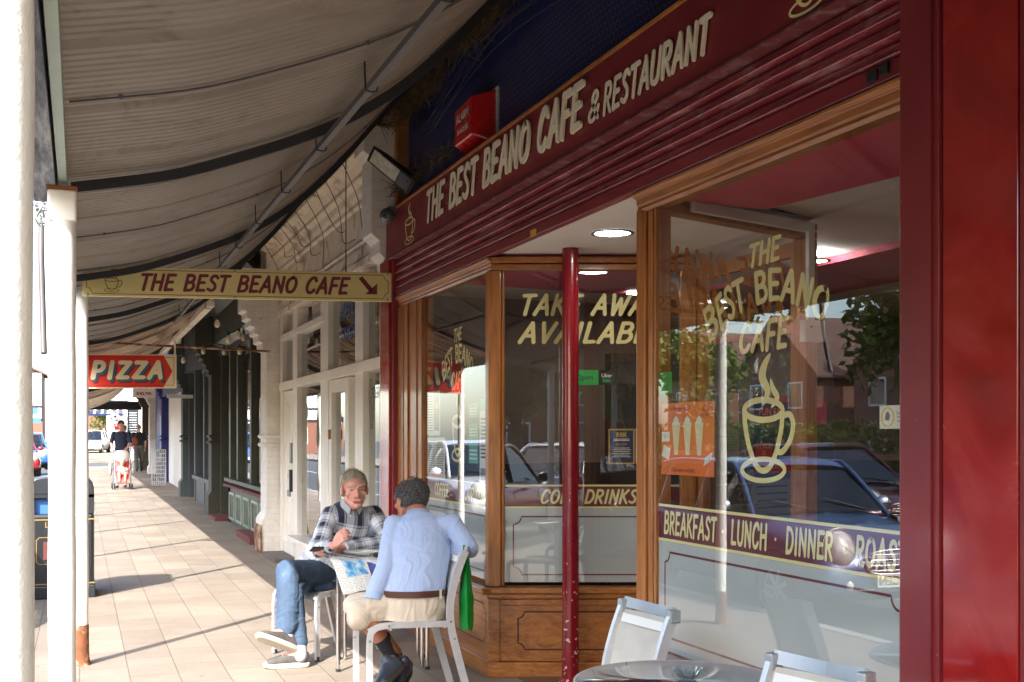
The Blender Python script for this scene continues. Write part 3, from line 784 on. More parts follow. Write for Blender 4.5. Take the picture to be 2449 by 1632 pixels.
# maroon column in front of the lobby
col = root('maroon_column', 'dark red iron column with flaked white paint near its foot, in front of the lobby', 'column', (2.84, 6.60, 0))
part('shaft', MB().tube([(2.84, 6.60, 2.688 * i / 12) for i in range(13)], [.052 + .0015 * math.sin(i * 2.1) for i in range(13)], 28), 'maroon_column', col)
part('foot', MB().lathe([(.075, 0), (.075, .02), (.054, .045)], (2.84, 6.60, 0), 28), 'maroon_column', col)

# ================================================================== cafe interior
room = root('cafe_interior', 'dim cafe room with pink and white ceiling behind the windows', 'room', (5, 6, 0))
m = MB().box(9.0, 9.1, 2.2, 9.5, 0, 2.9).box(2.6, 9, 9.35, 9.45, 0, 2.9).box(2.62, 9, 2.2, 2.3, 0, 2.9)
part('wall', m, 'cafe_wall', room)
part('wall_panelling', MB().box(8.9, 8.99, 2.3, 9.35, 0, 1.9).box(2.7, 8.9, 9.25, 9.34, 0, 1.3).box(3.4, 5.2, 7.2, 7.3, 0, 2.1), 'cafe_dark', room)
part('floor', MB().box(2.6, 9, 2.3, 9.4, .0, .01), 'interior_floor', room)
m = MB()
m.prism([(3.72, 2.3, 2.705), (9, 2.3, 2.705), (9, 9.35, 2.705), (3.72, 9.35, 2.705)], (0, 0, .03))
m.prism([(2.53, 6.97, 2.705), (3.72, 6.55, 2.705), (3.72, 9.35, 2.705), (2.53, 9.35, 2.705)], (0, 0, .03))
part('white_ceiling', m, 'white_ceiling', room)
part('pink_ceiling', MB().prism([(2.53, 2.3, 2.64), (3.55, 2.3, 2.64), (3.15, 4.9, 2.64), (2.53, 4.85, 2.64)], (0, 0, .05)).box(4.6, 5.6, 2.3, 9.3, 2.66, 2.70).prism([(2.53, 7.0, 2.66), (3.6, 6.6, 2.66), (4.2, 8.4, 2.66), (2.53, 8.2, 2.66)], (0, 0, .04)), 'pink_ceiling', room)
part('ceiling_infill', MB().prism([(3.45, 2.3, 2.70), (3.72, 2.3, 2.70), (3.72, 5.3, 2.70), (3.0, 4.95, 2.70)], (0, 0, .03)), 'white_ceiling', room)
part('boxing', MB().box(4.3, 4.6, 3.2, 5.2, 2.42, 2.70), 'white_ceiling', room)
for x, y, l in ((3.05, 3.15, 'nearest downlight in the pink ceiling above the large window'), (4.4, 6.3, 'downlight just inside the cafe door'), (5.2, 4.5, 'downlight in the middle of the cafe ceiling'), (4.1, 8.2, 'downlight behind the small left window'), (7, 6.0, 'downlight deep in the cafe near the rear wall'), (7.2, 3.6, 'downlight in the far corner of the cafe')):
    downlight(x, y, 2.638 if x < 3.2 else 2.655, .11, l)
tr = root('cable_trunking', 'white cable trunking running to a socket box inside the window', 'trunking', (3.6, 5.15, 1.8))
m = MB(); a = Vector((2.72, 4.86, 2.62)); b = Vector((3.60, 5.16, 2.62)); dd = (b - a).normalized(); nn = Vector((dd.y, -dd.x, 0))
m.obox((a + b) / 2, dd * (b - a).length, nn * .03, (0, 0, .05)); m.box(3.55, 3.585, 5.12, 5.15, 2.13, 2.60)
part('trunk', m, 'white_plastic', tr)
part('socket_box', MB().box(3.50, 3.62, 5.08, 5.13, 2.02, 2.13), 'white_plastic', tr)
part('socket_screw', MB().box(3.53, 3.54, 5.075, 5.08, 2.09, 2.10), 'black_plastic', tr)
ct = root('serving_counter', 'dark serving counter at the back of the cafe', 'counter', (7.5, 6.0, 0))
part('front', MB().box(7.2, 7.8, 4.2, 8.2, 0, 1.05), 'cafe_dark', ct); part('top', MB().box(7.15, 7.85, 4.15, 8.25, 1.05, 1.09), 'varnished_wood_y', ct)
part('display_case', MB().box(7.3, 7.7, 5.0, 6.6, 1.09, 1.5), 'window_glass', ct)
def WP(u, v, P, D):
    """pixel -> (distance along D, height) on the vertical plane through P"""
    t = (u - 1224) / FPX
    r = Vector((_S + _C * t, _C - _S * t)); a, b = D.x, D.y
    # s*r = P + a*D
    det = r.x * (-b) - r.y * (-a)
    s = (P.x * (-b) - P.y * (-a)) / det
    q = r * s - Vector((P.x, P.y)); return q.dot(Vector((a, b))), CAMZ + s * (1044 - v) / FPX
# ================================================================== fascia lettering
def fy2(x0):       # plane X = x0 facing the street; first argument is metres along -Y
    return None
def ftext(mb, txt, yL, yR, z0, z1, x0, w=.15, thick=0, slant=.2, step=.0003, **k):
    lettering(mb, txt, lambda x, y, d: Vector((x0 - d, yL + (yR - yL) * x, z0 + (z1 - z0) * y)), w=w, thick=thick, slant=slant, step=step, **k)
Yf = lambda u, X=2.39: W(u, 0, X=X).y
m = MB(); ftext(m, 'THE BEST BEANO CAFE', Yf(1019), Yf(1392), 3.107, 3.315, 2.388, w=.195, thick=.0025)
ftext(m, '&', Yf(1408), Yf(1432), 3.098, 3.236, 2.388, w=.16, thick=.0025)
ftext(m, 'RESTAURANT', Yf(1444), Yf(1695), 3.094, 3.232, 2.388, w=.19, thick=.0025)
fl = cp('fascia_letters', m, 'cream_letter', bevel=0)
m = MB(); rr = random.Random(3)
for i in range(44):
    y = Yf(1019) + (Yf(1695) - Yf(1019)) * (i + .5) / 44
    for z in (3.12 + rr.random() * .03, 3.20 + rr.random() * .02): m.cyl((2.386, y, z), (2.396, y, z), .004, 6)
part('letter_fixings', m, 'galvanised', fl, kind='stuff')
m = MB(); cup(m, lambda x, y, d: Vector((2.393 - d, Yf(967) + (Yf(992) - Yf(967)) * x, 3.022 + .19 * y)), lw=.9); cp('fascia_cup_emblem', m, 'cream_vinyl', bevel=0); m = MB()
cup(m, lambda x, y, d: Vector((2.393 - d, Yf(1885) + (Yf(1990) - Yf(1885)) * x, 3.022 + .19 * y)), lw=1.1)
cp('fascia_cup_emblem', m, 'cream_vinyl', bevel=0)
# small sticker on the shutter rail
q = [W(u, v, X=2.4265) for u, v in ((1268, 569), (1282, 563), (1282, 546), (1268, 552))]
cp('shutter_sticker', MB().quad(*q), flat('sticker_yellow', srgb(226, 170, 60)).name, bevel=0)
MT['sticker_yellow'] = bpy.data.materials['sticker_yellow']

# ================================================================== glass lettering, right window
GX = 2.4655
def px_f(uv): return lambda x, y, d: W(*uv(x, y), X=GX) - Vector((d, 0, 0))
def q_uv(bl, br, tl, tr):
    return lambda x, y: ((bl[0] * (1 - x) + br[0] * x) * (1 - y) + (tl[0] * (1 - x) + tr[0] * x) * y, (bl[1] * (1 - x) + br[1] * x) * (1 - y) + (tl[1] * (1 - x) + tr[1] * x) * y)
logo = MB()
lettering(logo, 'THE', px_f(q_uv((1790, 640), (1862, 619), (1790, 590), (1862, 566))), w=.21, slant=.14, step=.0001)
arc = [(385, 1205), (450, 1143), (497, 1092), (552, 1054), (625, 1025), (695, 1010), (770, 1022), (845, 1060), (925, 1112)]
arc = [(1500 + x / 1.96, 200 + y / 1.96) for x, y in arc]
def arc_uv(x, y):
    t = max(0, min(.99999, x)) * 8; i = int(t); fr = t - i
    s = cr(arc, 8); k = max(0, min(.99999, x)) * (len(s) - 1); j = int(k); g = k - j
    a, b = s[j], s[j + 1]; h = 66 + 6 * x
    ex = (x - max(0, min(1, x)))
    tx, ty = b[0] - a[0], b[1] - a[1]; L = math.hypot(tx, ty)
    return (a[0] + tx * g + ex * 300 + y * h * ty / L * .35, a[1] + ty * g - y * h)
lettering(logo, 'BEST BEANO', px_f(arc_uv), w=.2, slant=.05, step=.0001, gap=.14)
lettering(logo, 'CAFE', px_f(q_uv((1768, 843), (1880, 828), (1768, 778), (1880, 760))), w=.21, slant=.14, step=.0001)
cup(logo, px_f(lambda x, y: (1772 + 127 * x, 1150 - 184 * y)), lw=1.35, step=.0001)
lg = cp('window_lettering', logo, 'cream_vinyl', bevel=0)
m = MB(); m.v = [(x, 7.72 + (y - 3.86) * .82, z) for x, y, z in logo.v]; m.f = logo.f; m.sm = logo.sm
cp('window_lettering', m, 'cream_vinyl', bevel=0)
m = MB(); Yg = lambda u: W(u, 0, X=GX).y
for t, a, b in (('BREAKFAST', 1588, 1712), ('LUNCH', 1748, 1832), ('DINNER', 1879, 1990), ('ROAST', 2046, 2166)): ftext(m, t, Yg(a), Yg(b), 1.098, 1.190, GX, w=.2, slant=.12, step=.0001)
for u in (1729, 1855, 2020): ftext(m, '.', Yg(u) + .02, Yg(u) - .005, 1.10, 1.19, GX, w=.16, step=.0001)
ftext(m, 'COFFEE', 8.27, 7.93, 1.10, 1.185, GX, w=.19, slant=.12, step=.0001)
ftext(m, 'CAPPUCCINO', 7.56, 7.08, 1.10, 1.185, GX, w=.19, slant=.12, step=.0001)
cp('band_lettering', m, 'cream_vinyl', bevel=0)
def xplane(m, y0, y1, z0, z1, x): return m.quad((x, y0, z0), (x, y1, z0), (x, y1, z1), (x, y0, z1))
m = MB(); xplane(m, RY0, 4.72, 1.073, 1.213, 2.4668); xplane(m, 7.045, 8.52, 1.073, 1.213, 2.4668)
cp('maroon_band', m, 'maroon_vinyl', bevel=0)
m = MB()
for a, b in ((RY0, 4.72), (7.045, 8.52)):
    xplane(m, a, b, 1.2135, 1.226, 2.4666); xplane(m, a, b, 1.060, 1.0725, 2.4666)
cp('band_line', m, 'cream_vinyl', bevel=0)
m = MB(); xplane(m, RY0, 4.72, .57, 1.059, 2.468); xplane(m, 7.045, 8.52, .6, 1.059, 2.468)
cp('frosted_panel', m, 'frosted_vinyl', bevel=0)
m = MB(); fg = lambda x, y, d: Vector((2.4675 - d, x, y))
notched(fg, 3.06, 4.66, .63, 1.012, .045, .010, m, .0001, 1); notched(fg, 7.1, 8.47, .655, 1.012, .045, .010, m, .0001, 1)
cp('panel_border_line', m, 'maroon_vinyl', bevel=0)
# left return
RX = lambda a, z, d=0: P0 + D1 * a + N1 * (-.004 + d) + Vector((0, 0, z))
aa = lambda u: (u - 1175) / 377.7
m = MB()
lettering(m, 'TAKE AWAY', lambda x, y, d: RX(aa(1243) + .885 * x, 2.308 + .122 * y, d), w=.2, slant=.25, step=.0001)
lettering(m, 'AVAILABLE', lambda x, y, d: RX(aa(1243) + .90 * x, 2.130 + .122 * y, d), w=.2, slant=.25, step=.0001)
lettering(m, 'COLD DRINKS', lambda x, y, d: RX(aa(1293) + .605 * x, 1.105 + .082 * y, d), w=.2, slant=.25, step=.0001)
cp('return_lettering', m, 'cream_vinyl', bevel=0)
def rquad(m, a0, a1, z0, z1, d=0): return m.quad(RX(a0, z0, d), RX(a1, z0, d), RX(a1, z1, d), RX(a0, z1, d))
cp('return_band', rquad(MB(), .08, 1.2, 1.083, 1.21, -.0014), 'maroon_vinyl', bevel=0)
cp('return_band_line', rquad(rquad(MB(), .08, 1.2, 1.2102, 1.222, -.0012), .08, 1.2, 1.071, 1.0828, -.0012), 'cream_vinyl', bevel=0)
cp('return_frosted_panel', rquad(MB(), .08, 1.2, .6, 1.07, -.0024), 'frosted_vinyl', bevel=0)
m = MB(); notched(lambda x, y, d: RX(x, y, d - .0016), .14, 1.14, .648, 1.018, .05, .009, m, .0001, 1)
cp('return_border_line', m, 'maroon_vinyl', bevel=0)
# right return: the same words read from the lobby, so they are mirrored through the big window
NB = Vector((-_S, _C, 0))
RB = lambda a, z, d=0: P2 + D2 * a + NB * (-.004 + d) + Vector((0, 0, z))
m = MB()
lettering(m, 'TAKE AWAY', lambda x, y, d: RB(1.10 - .92 * x, 2.308 + .122 * y, d), w=.2, slant=.25, step=.0001)
lettering(m, 'AVAILABLE', lambda x, y, d: RB(1.10 - .93 * x, 2.130 + .122 * y, d), w=.2, slant=.25, step=.0001)
cp('return_lettering', m, M('amber_vinyl', srgb(236, 164, 84), .5, var=.05, bump=0).name, 'amber backs of the lobby lettering, mirrored', bevel=0)  # cream vinyl seen from its unlit back, the darker tone painted as amber

# ------------------------------------------------------------------ notices on the glass: each a sheet of its own
def col(n, c): return n if n in MT else (flat(n, c), n)[1]
for n_, c_ in (('orange_ink', (240, 120, 34)), ('teal_ink', (60, 170, 150)), ('green_ink', (64, 160, 62)), ('uber_green', (40, 186, 90)), ('navy_ink', (28, 40, 84)), ('gold_ink', (206, 168, 70)), ('white_ink', (238, 236, 228)), ('black_ink', (24, 24, 26)), ('red_ink', (190, 40, 40)), ('purple_ink', (96, 60, 120)), ('brown_ink', (90, 60, 40)), ('blue_ink', (60, 110, 180)), ('pink_ink', (196, 60, 110)), ('yellow_ink', (226, 196, 60)), ('grey_ink', (120, 120, 124)), ('pizza_red', (222, 44, 22)), ('pizza_cream', (240, 224, 184)), ('pizza_teal', (24, 104, 122)), ('pizza_dark', (130, 26, 24)), ('chalkboard', (34, 38, 42)), ('chalk', (210, 210, 205))):
    col(n_, srgb(*c_))
class Sheet:
    """a thin printed sheet; o = bottom left corner, ex / ey = edge vectors (metres)"""
    def __init__(s, name, label, cat, o, ex, ey, mat, th=.0012, group=None):
        s.o, s.ex, s.ey = map(Vector, (o, ex, ey)); s.w, s.h = s.ex.length, s.ey.length
        s.ux, s.uy = s.ex.normalized(), s.ey.normalized(); s.n = s.ux.cross(s.uy).normalized()
        s.th = th; s.k = 0
        s.root = root(name, label, cat, tuple(s.o), group)
        m = MB().prism([s.o, s.o + s.ex, s.o + s.ex + s.ey, s.o + s.ey], s.n * th)
        part('sheet', m, mat, s.root)
    def P(s, x, y, d=0): return s.o + s.ex * x + s.ey * y + s.n * (s.th + .0003 + .0002 * s.k + d)
    def rect(s, name, x0, x1, y0, y1, mat):
        s.k += 1; part(name, MB().quad(s.P(x0, y0), s.P(x1, y0), s.P(x1, y1), s.P(x0, y1)), mat, s.root)
    def rects(s, name, rs, mat):
        s.k += 1; m = MB()
        for x0, x1, y0, y1 in rs: m.quad(s.P(x0, y0), s.P(x1, y0), s.P(x1, y1), s.P(x0, y1))
        part(name, m, mat, s.root)
    def poly(s, name, pts, mat):
        s.k += 1; part(name, MB().add([s.P(*p) for p in pts], [tuple(range(len(pts)))]), mat, s.root)
    def text(s, name, body, x, y, size, mat, **k):
        s.k += 1; m = MB(); text_on(m, body, size * s.h, s.P(x, y), s.ux, s.uy, 0, **k); part(name, m, mat, s.root)
    def stroke(s, name, txt, x0, x1, y0, y1, mat, w=.17, slant=.2):
        s.k += 2; m = MB(); lettering(m, txt, lambda x, y, d: s.P(x0 + (x1 - x0) * x, y0 + (y1 - y0) * y, d), w=w, slant=slant, step=.00002); part(name, m, mat, s.root)
def glass_sheet(name, label, u0, v0, u1, v1, mat, x=2.469, cat='poster', group=None):
    a = W(u0, v1, X=x); z1_ = W(u0, v0, X=x).z; yb = W(u1, v1, X=x).y
    return Sheet(name, label, cat, a, (0, yb - a.y, 0), (0, 0, z1_ - a.z), mat, group=group)
s = glass_sheet('poster', 'orange milkshake poster taped inside the large cafe window', 1582, 966, 1708, 1134, 'orange_ink')
s.text('print', 'The Best Beano Cafe', .36, .92, .075, 'pizza_dark', shear=.2); s.text('print', 'Fresh\nSq 50p', .84, .86, .07, 'pizza_dark')
s.text('print', 'Take away available', .42, .07, .085, 'pizza_dark', shear=.3)
for x in (.3, .52, .74): s.poly('glass_drawing', [(x - .035, .28), (x + .035, .28), (x + .08, .72), (x - .08, .72)], 'pizza_cream'); s.poly('glass_drawing', [(x - .07, .70), (x + .07, .70), (x + .04, .78), (x, .82), (x - .04, .78)], 'white_ink')
s.rect('price_card', .02, .18, .46, .6, 'white_ink'); s.poly('price_card', [(.02, .26), (.16, .2), (.2, .36), (.06, .42)], 'white_ink'); s.poly('price_card', [(.82, .14), (.96, .22), (.99, .34), (.85, .25)], 'white_ink')
s.text('print', '£1.5', .1, .53, .06, 'brown_ink'); s.text('print', '£3.50', .905, .235, .05, 'brown_ink')
s = glass_sheet('sticker', 'green speech bubble sticker above the orange poster', 1571, 893, 1607, 943, 'green_ink', cat='sticker')
s.poly('bubble_tail', [(.5, 0), (.8, 0), (.55, -.16)], 'green_ink'); s.text('print', 'oo', .5, .48, .3, 'white_ink'); s.text('print', 'SCORES', .5, .8, .12, 'white_ink'); s.text('print', 'SAFE', .5, .18, .12, 'white_ink')
s = glass_sheet('sticker', 'white assistance dogs sticker with yellow ring at the right edge of the glass', 2104, 971, 2170, 1026, 'white_ink', cat='sticker')
s.k += 1; m = MB(); ribbon(m, [(.3 + .22 * math.cos(a / 20 * math.pi), .5 + .4 * math.sin(a / 20 * math.pi)) for a in range(41)], .05, lambda x, y, d: s.P(x, y, d), .0001, 1, closed=True); part('ring', m, 'yellow_ink', s.root)
s.poly('paw', [(.2, .4), (.34, .34), (.4, .55), (.32, .75), (.24, .68)], 'grey_ink')
s.text('print', 'Guide D\nHearing\nAssista', .78, .5, .17, 'black_ink')
# notices on the left window
s = glass_sheet('menu_sheet', 'white menu sheet with brown pictures, upper sheet in the left window', 1021, 938, 1052, 1042, 'white_ink', group=None)
s.rect('picture', .55, .95, .1, .95, 'brown_ink'); s.rects('print', [(.08, .48, y, y + .02) for y in [.1 + .06 * i for i in range(14)]], 'grey_ink')
s.poly('picture', [(.6, .6), (.9, .6), (.9, .75), (.6, .75)], 'orange_ink')
s = glass_sheet('menu_sheet', 'white price list with two columns, lower sheet in the left window', 1022, 1047, 1064, 1142, 'white_ink')
s.rects('print', [(x, x + .36, y, y + .02) for x in (.08, .55) for y in [.14 + .055 * i for i in range(14)]], 'grey_ink'); s.rect('picture', .02, .98, .02, .1, 'orange_ink')
s = glass_sheet('menu_sheet', 'tall white notice with teal heading beside the corner post', 1147, 955, 1169, 1156, 'white_ink')
s.rect('heading', 0, 1, .86, 1, 'teal_ink'); s.rects('print', [(.12, .9, y, y + .022) for y in [.3 + .045 * i for i in range(11)]], 'black_ink'); s.rect('picture', .1, .9, .04, .18, 'grey_ink')
for i, (u0, v0, u1, v1) in enumerate(((1121, 965, 1143, 1000), (1121, 1014, 1143, 1050), (1121, 1060, 1143, 1108))):
    s = glass_sheet('green_card', ('top', 'middle', 'bottom')[i] + ' green card of the three beside the tall notice', u0, v0, u1, v1, 'green_ink' if i < 2 else 'teal_ink', cat='card', group='green cards in the left window')
    s.rects('print', [(.1, .9, .2 + .2 * j, .28 + .2 * j) for j in range(3)], 'white_ink')
# notices on the left return
def ret_sheet(name, label, u0, v0, u1, v1, mat, cat='poster', d=-.007):
    zz = lambda v: CAMZ + (1044 - v) / 377.7
    a = RX(aa(u0), zz(v1), d); return Sheet(name, label, cat, a, D1 * (aa(u1) - aa(u0)), (0, 0, zz(v0) - zz(v1)), mat)
s = ret_sheet('open_sign', 'green and black open sign half hidden by the maroon column', 1362, 884, 1433, 920, 'uber_green', 'sign')
s.text('print', 'Open', .52, .5, .52, 'navy_ink')
s.rect('black_tile', 1.0, 1.55, 0, 1, 'black_ink'); s.text('print', 'Uber', 1.28, .62, .34, 'white_ink', bold=.0006); s.text('print', 'Eats', 1.28, .3, .34, 'uber_green', bold=.0006)
s = ret_sheet('poster', 'navy poster with gold border at the right of the lobby window', 1457, 1026, 1520, 1111, 'gold_ink')
s.rect('field', .05, .95, .04, .96, 'navy_ink'); s.text('print', 'RBK', .5, .83, .17, 'gold_ink', bold=.001); s.text('print', 'SERVICES', .5, .56, .08, 'gold_ink')
s.rects('print', [(.2, .8, .7, .72), (.2, .8, .66, .68)] + [(.15 + .05 * (i % 2), .85 - .05 * (i % 2), .2 + .05 * i, .215 + .05 * i) for i in range(6)], 'white_ink')
s = ret_sheet('notice', 'narrow white notice tucked beside the navy poster', 1523, 1024, 1560, 1109, 'white_ink', 'notice')
s.rects('print', [(.1, .9, .1 + .08 * i, .13 + .08 * i) for i in range(10)], 'grey_ink')
# posters on the right return
def rb_sheet(name, label, u0, v0, u1, v1, mat, cat='poster'):
    a0, z0 = WP(u0, v1, P2, D2); a1, _ = WP(u1, v1, P2, D2); _, z1_ = WP(u0, v0, P2, D2)
    o = P2 + D2 * a0 + Vector((0, 0, z0)) - NB * .004
    return Sheet(name, label, cat, o, D2 * (a1 - a0), (0, 0, z1_ - z0), mat)
s = rb_sheet('poster', 'colourful fun fair poster behind the painted cup', 1800, 946, 1888, 1143, 'navy_ink')
s.rect('heading', .02, .98, .93, .99, 'red_ink'); s.text('print', 'FUN FAIR', .5, .8, .13, 'orange_ink', bold=.001); s.rect('picture', .04, .6, .6, .72, 'brown_ink')
s.rect('picture', .04, .5, .24, .42, 'red_ink'); s.text('print', 'ALL RIDES\n£3', .27, .34, .08, 'yellow_ink'); s.text('print', 'Fairs\nBack', .7, .5, .1, 'yellow_ink'); s.rect('heading', .02, .98, .05, .2, 'red_ink')
s.text('print', 'MARGATE', .5, .125, .08, 'yellow_ink')
s = rb_sheet('notice', 'pale notice below the fun fair poster', 1798, 1150, 1888, 1235, 'grey_ink', 'notice'); s.rects('print', [(.1, .9, .2 + .2 * i, .24 + .2 * i) for i in range(4)], 'black_ink')
s = Sheet('poster', 'pink poster on the door post inside the cafe', 'poster', W(1910, 1015, X=4.2), (.17, -.05, 0), (0, 0, .14), 'pink_ink')
s.text('print', 'SPECIAL', .5, .75, .17, 'purple_ink')

# ================================================================== hanging cafe sign
YS = 7.80
q = {k: W(*uv, Y=YS) for k, uv in dict(bl=(197, 708), br=(936, 722), tl=(197, 637), tr=(936, 653)).items()}
sg = root('hanging_cafe_sign', 'cream cafe name board with maroon lettering and arrow hung across the pavement', 'sign', (1.2, YS, 2.6))
part('board', MB().prism([q['bl'], q['br'], q['tr'], q['tl']], (0, .03, 0)), 'sign_cream', sg, bevel=.003)
SF = lambda x, y, d=0: q['bl'].lerp(q['br'], x).lerp(q['tl'].lerp(q['tr'], x), y) - Vector((0, .0006 + d, 0))
m = MB(); asp = 2.38 / .235
rw_ = []
for (cx_, cy_, s_, e_) in ((1 - .012, .09, 180, 90), (1 - .012, .91, 270, 180), (.012, .91, 360, 270), (.012, .09, 90, 0)):
    rw_ += [(cx_ + .016 * math.cos(R(s_ + (e_ - s_) * i / 6)), cy_ + .2 * math.sin(R(s_ + (e_ - s_) * i / 6))) for i in range(7)]
rw_.append(rw_[0])
ribbon(m, [(x * asp, y) for x, y in rw_], .022, lambda x, y, d: SF(x / asp, y, d), .0002, 1, closed=True)
part('border_line', m, 'maroon_vinyl', sg)
m = MB(); lettering(m, 'THE BEST BEANO CAFE', lambda x, y, d: SF(.170 + .672 * x, .25 + .52 * y, d), w=.215, slant=.24, step=.0001, gap=.17)
part('lettering', m, 'maroon_vinyl', sg)
m = MB(); mp = lambda x, y: SF(x, y, .0002)
m.add([mp(*p) for p in [(.884, .78), (.897, .86), (.935, .42), (.924, .30)]], [(3, 2, 1, 0)]); m.add([mp(*p) for p in [(.907, .24), (.949, .24), (.949, .62)]], [(0, 1, 2)])
part('arrow', m, 'maroon_vinyl', sg)
m = MB(); cup(m, lambda x, y, d: SF(.064 + .055 * x, .14 + .46 * y, d), lw=.8, step=.0001)
part('cup_emblem', m, M('brown_vinyl', srgb(100, 60, 36), .5, var=.03, bump=0).name, sg)
m = MB()
for x in (.014, .47, .986):
    for y in (.06, .94): p = SF(x, y); m.ell(p, (.009, .004, .009), 8, 6)
part('bolt', m, 'galvanised', sg)
m = MB().tube([(.25, YS + .015, 2.58), (.25, YS + .015, cz(.25))], .004, 5); m.tube([(1.7, YS + .015, 2.6), (1.7, YS + .015, cz(1.7))], .004, 5)
part('hanger', m, 'black_iron', sg)

# ================================================================== pizza sign, bar, shelter sign
YZ = 15.18
q2 = {k: W(*uv, Y=YZ) for k, uv in dict(bl=(192, 930), br=(422, 929), tl=(192, 847), tr=(422, 848)).items()}
pz = root('pizza_sign', 'red and cream pizza sign with arrow point hanging below the old canopy', 'sign', (.6, YZ, 2.1))
part('board', MB().prism([q2['bl'], q2['br'], q2['tr'], q2['tl']], (0, .03, 0)), 'pizza_cream', pz, bevel=.004)
PF = lambda x, y, d=0: q2['bl'].lerp(q2['br'], x).lerp(q2['tl'].lerp(q2['tr'], x), y) - Vector((0, .001 + d, 0))
part('red_field', MB().add([PF(*p) for p in ((.005, .03), (.86, .03), (.955, .5), (.86, .97), (.005, .97))], [(4, 3, 2, 1, 0)]), 'pizza_red', pz)
m = MB()
fr = [(.03, .09), (.97, .09), (.97, .91), (.03, .91)]; fr.append(fr[0])
for i in range(4): ribbon(m, [(fr[i][0] * 2.8, fr[i][1]), (fr[i + 1][0] * 2.8, fr[i + 1][1])], .012, lambda x, y, d: PF(x / 2.8, y, d + .0005), .0002, i)
part('frame_line', m, 'pizza_dark', pz)
GL2 = {'P': GL['P'], 'I': GL['I'], 'Z': GL['Z'], 'A': GL['A']}
for nm, dx, dy, mt_, dd in (('letter_shadow', .03, -.11, 'pizza_dark', .001), ('letter_shade', .018, -.065, 'pizza_teal', .002), ('lettering', 0, 0, 'pizza_cream', .004)):
    m = MB(); lettering(m, 'PIZZA', lambda x, y, d: PF(.115 + dx + .72 * x, .31 + dy + .46 * y, dd + d), w=.27, slant=.15, step=.0001, gap=.28)
    part(nm, m, mt_, pz)
part('hanger', MB().box(q2['tr'].x - .03, q2['tr'].x - .01, YZ, YZ + .02, q2['tr'].z, 2.74), 'cream_cornice', pz)
solo('support_bar', MB().tube([(-.04, 15.2, 2.70), (1.0, 15.2, 2.665), (2.32, 15.2, 2.63)], .014, 8), 'rusty_iron', 'rusty iron bar crossing above the pizza sign to the white pier', 'bar')
q3 = {k: W(*uv, Y=30) for k, uv in dict(bl=(317, 952), br=(370, 952), tl=(317, 922), tr=(370, 922)).items()}
s = Sheet('shelter_sign', 'small white sign reading shelter in red below the pizza sign', 'sign', q3['bl'], q3['br'] - q3['bl'], q3['tl'] - q3['bl'], 'white_ink', .03)
s.text('lettering', 'SHELTER', .5, .33, .30, 'red_ink', bold=.004); s.poly('emblem', [(.3, .72), (.5, .95), (.7, .72), (.6, .72), (.5, .82), (.4, .72)], 'red_ink')

# ================================================================== white neighbour shop
ws = root('cream_shopfront', 'cream painted timber shopfront with tall panes between the cafe and the green shop', 'shopfront', (2.5, 12.5, 0))
def wp(name, mb, mat, label=None, bevel=.004, par=None): return part(name, mb, mat, par or ws, label, bevel)
X0 = 2.44
posts = [(15.02, 15.2), (13.95, 14.25), (12.1, 12.5), (10.50, 10.82), (9.72, 9.86)]
for a, b in posts: wp('post', MB().box(X0, 2.58, a, b, .3 if a < 14.9 else 0, 3.08), 'cream_paint')
wp('transom', MB().box(X0 - .02, 2.58, 9.72, 15.2, 2.12, 2.22), 'cream_paint')
wp('transom', MB().box(X0 - .01, 2.57, 12.3, 15.2, 2.76, 2.83), 'cream_paint')
wp('window_sill', MB().box(X0 - .12, 2.58, 12.1, 13.95, .30, .35).box(X0 - .12, 2.58, 9.72, 10.5, .30, .35), 'cream_paint')
wp('stallriser', MB().box(X0 - .02, 2.6, 12.1, 14.0, 0, .3), 'cream_paint'); wp('stallriser', MB().box(X0 - .02, 2.6, 9.72, 10.5, 0, .3), 'cream_paint')
for (a, b, z0, z1_) in ((12.5, 13.95, .35, 2.12), (9.86, 10.5, .35, 2.12), (12.5, 13.95, 2.22, 2.76), (10.82, 12.1, 2.22, 3.08), (9.86, 10.5, 2.22, 3.08), (14.25, 15.02, 2.22, 2.76), (12.6, 13.3, 2.83, 3.08), (14.3, 15.0, 2.83, 3.08)):
    wp('window_pane', MB().quad((2.5, a, z0), (2.5, b, z0), (2.5, b, z1_), (2.5, a, z1_)), 'old_glass', bevel=0)
d = wp('panel_door', MB().box(X0 + .02, 2.56, 14.27, 15.0, .05, 2.1), 'cream_paint')
m = MB()
for y0, y1 in ((14.34, 14.6), (14.67, 14.93)):
    for z0, z1_ in ((.2, .75), (.95, 1.95)):
        for q_ in ((y0, y1, z0, z0 + .03), (y0, y1, z1_ - .03, z1_), (y0, y0 + .03, z0 + .03, z1_ - .03), (y1 - .03, y1, z0 + .03, z1_ - .03)): m.box(X0 + .005, X0 + .02, *q_)
part('door_moulding', m, 'cream_paint', d)
part('keypad', MB().box(X0 - .02, X0 + .02, 14.28, 14.36, 1.2, 1.45), 'galvanised', d); part('door_handle', MB().box(X0 - .03, X0 + .02, 14.29, 14.35, .85, 1.12), 'black_plastic', d); part('letter_plate', MB().box(X0 + .0, X0 + .02, 14.5, 14.66, .78, .86), 'galvanised', d)
d = wp('glazed_door', MB().box(X0 + .01, 2.55, 11.96, 12.09, .05, 2.11).box(X0 + .01, 2.55, 11.15, 11.3, .05, 2.11).box(X0 + .01, 2.55, 11.3, 11.96, .05, .3).box(X0 + .01, 2.55, 11.3, 11.96, 1.98, 2.11), 'cream_paint')
part('door_pane', MB().quad((2.5, 11.3, .3), (2.5, 11.96, .3), (2.5, 11.96, 1.98), (2.5, 11.3, 1.98)), 'old_glass', d)
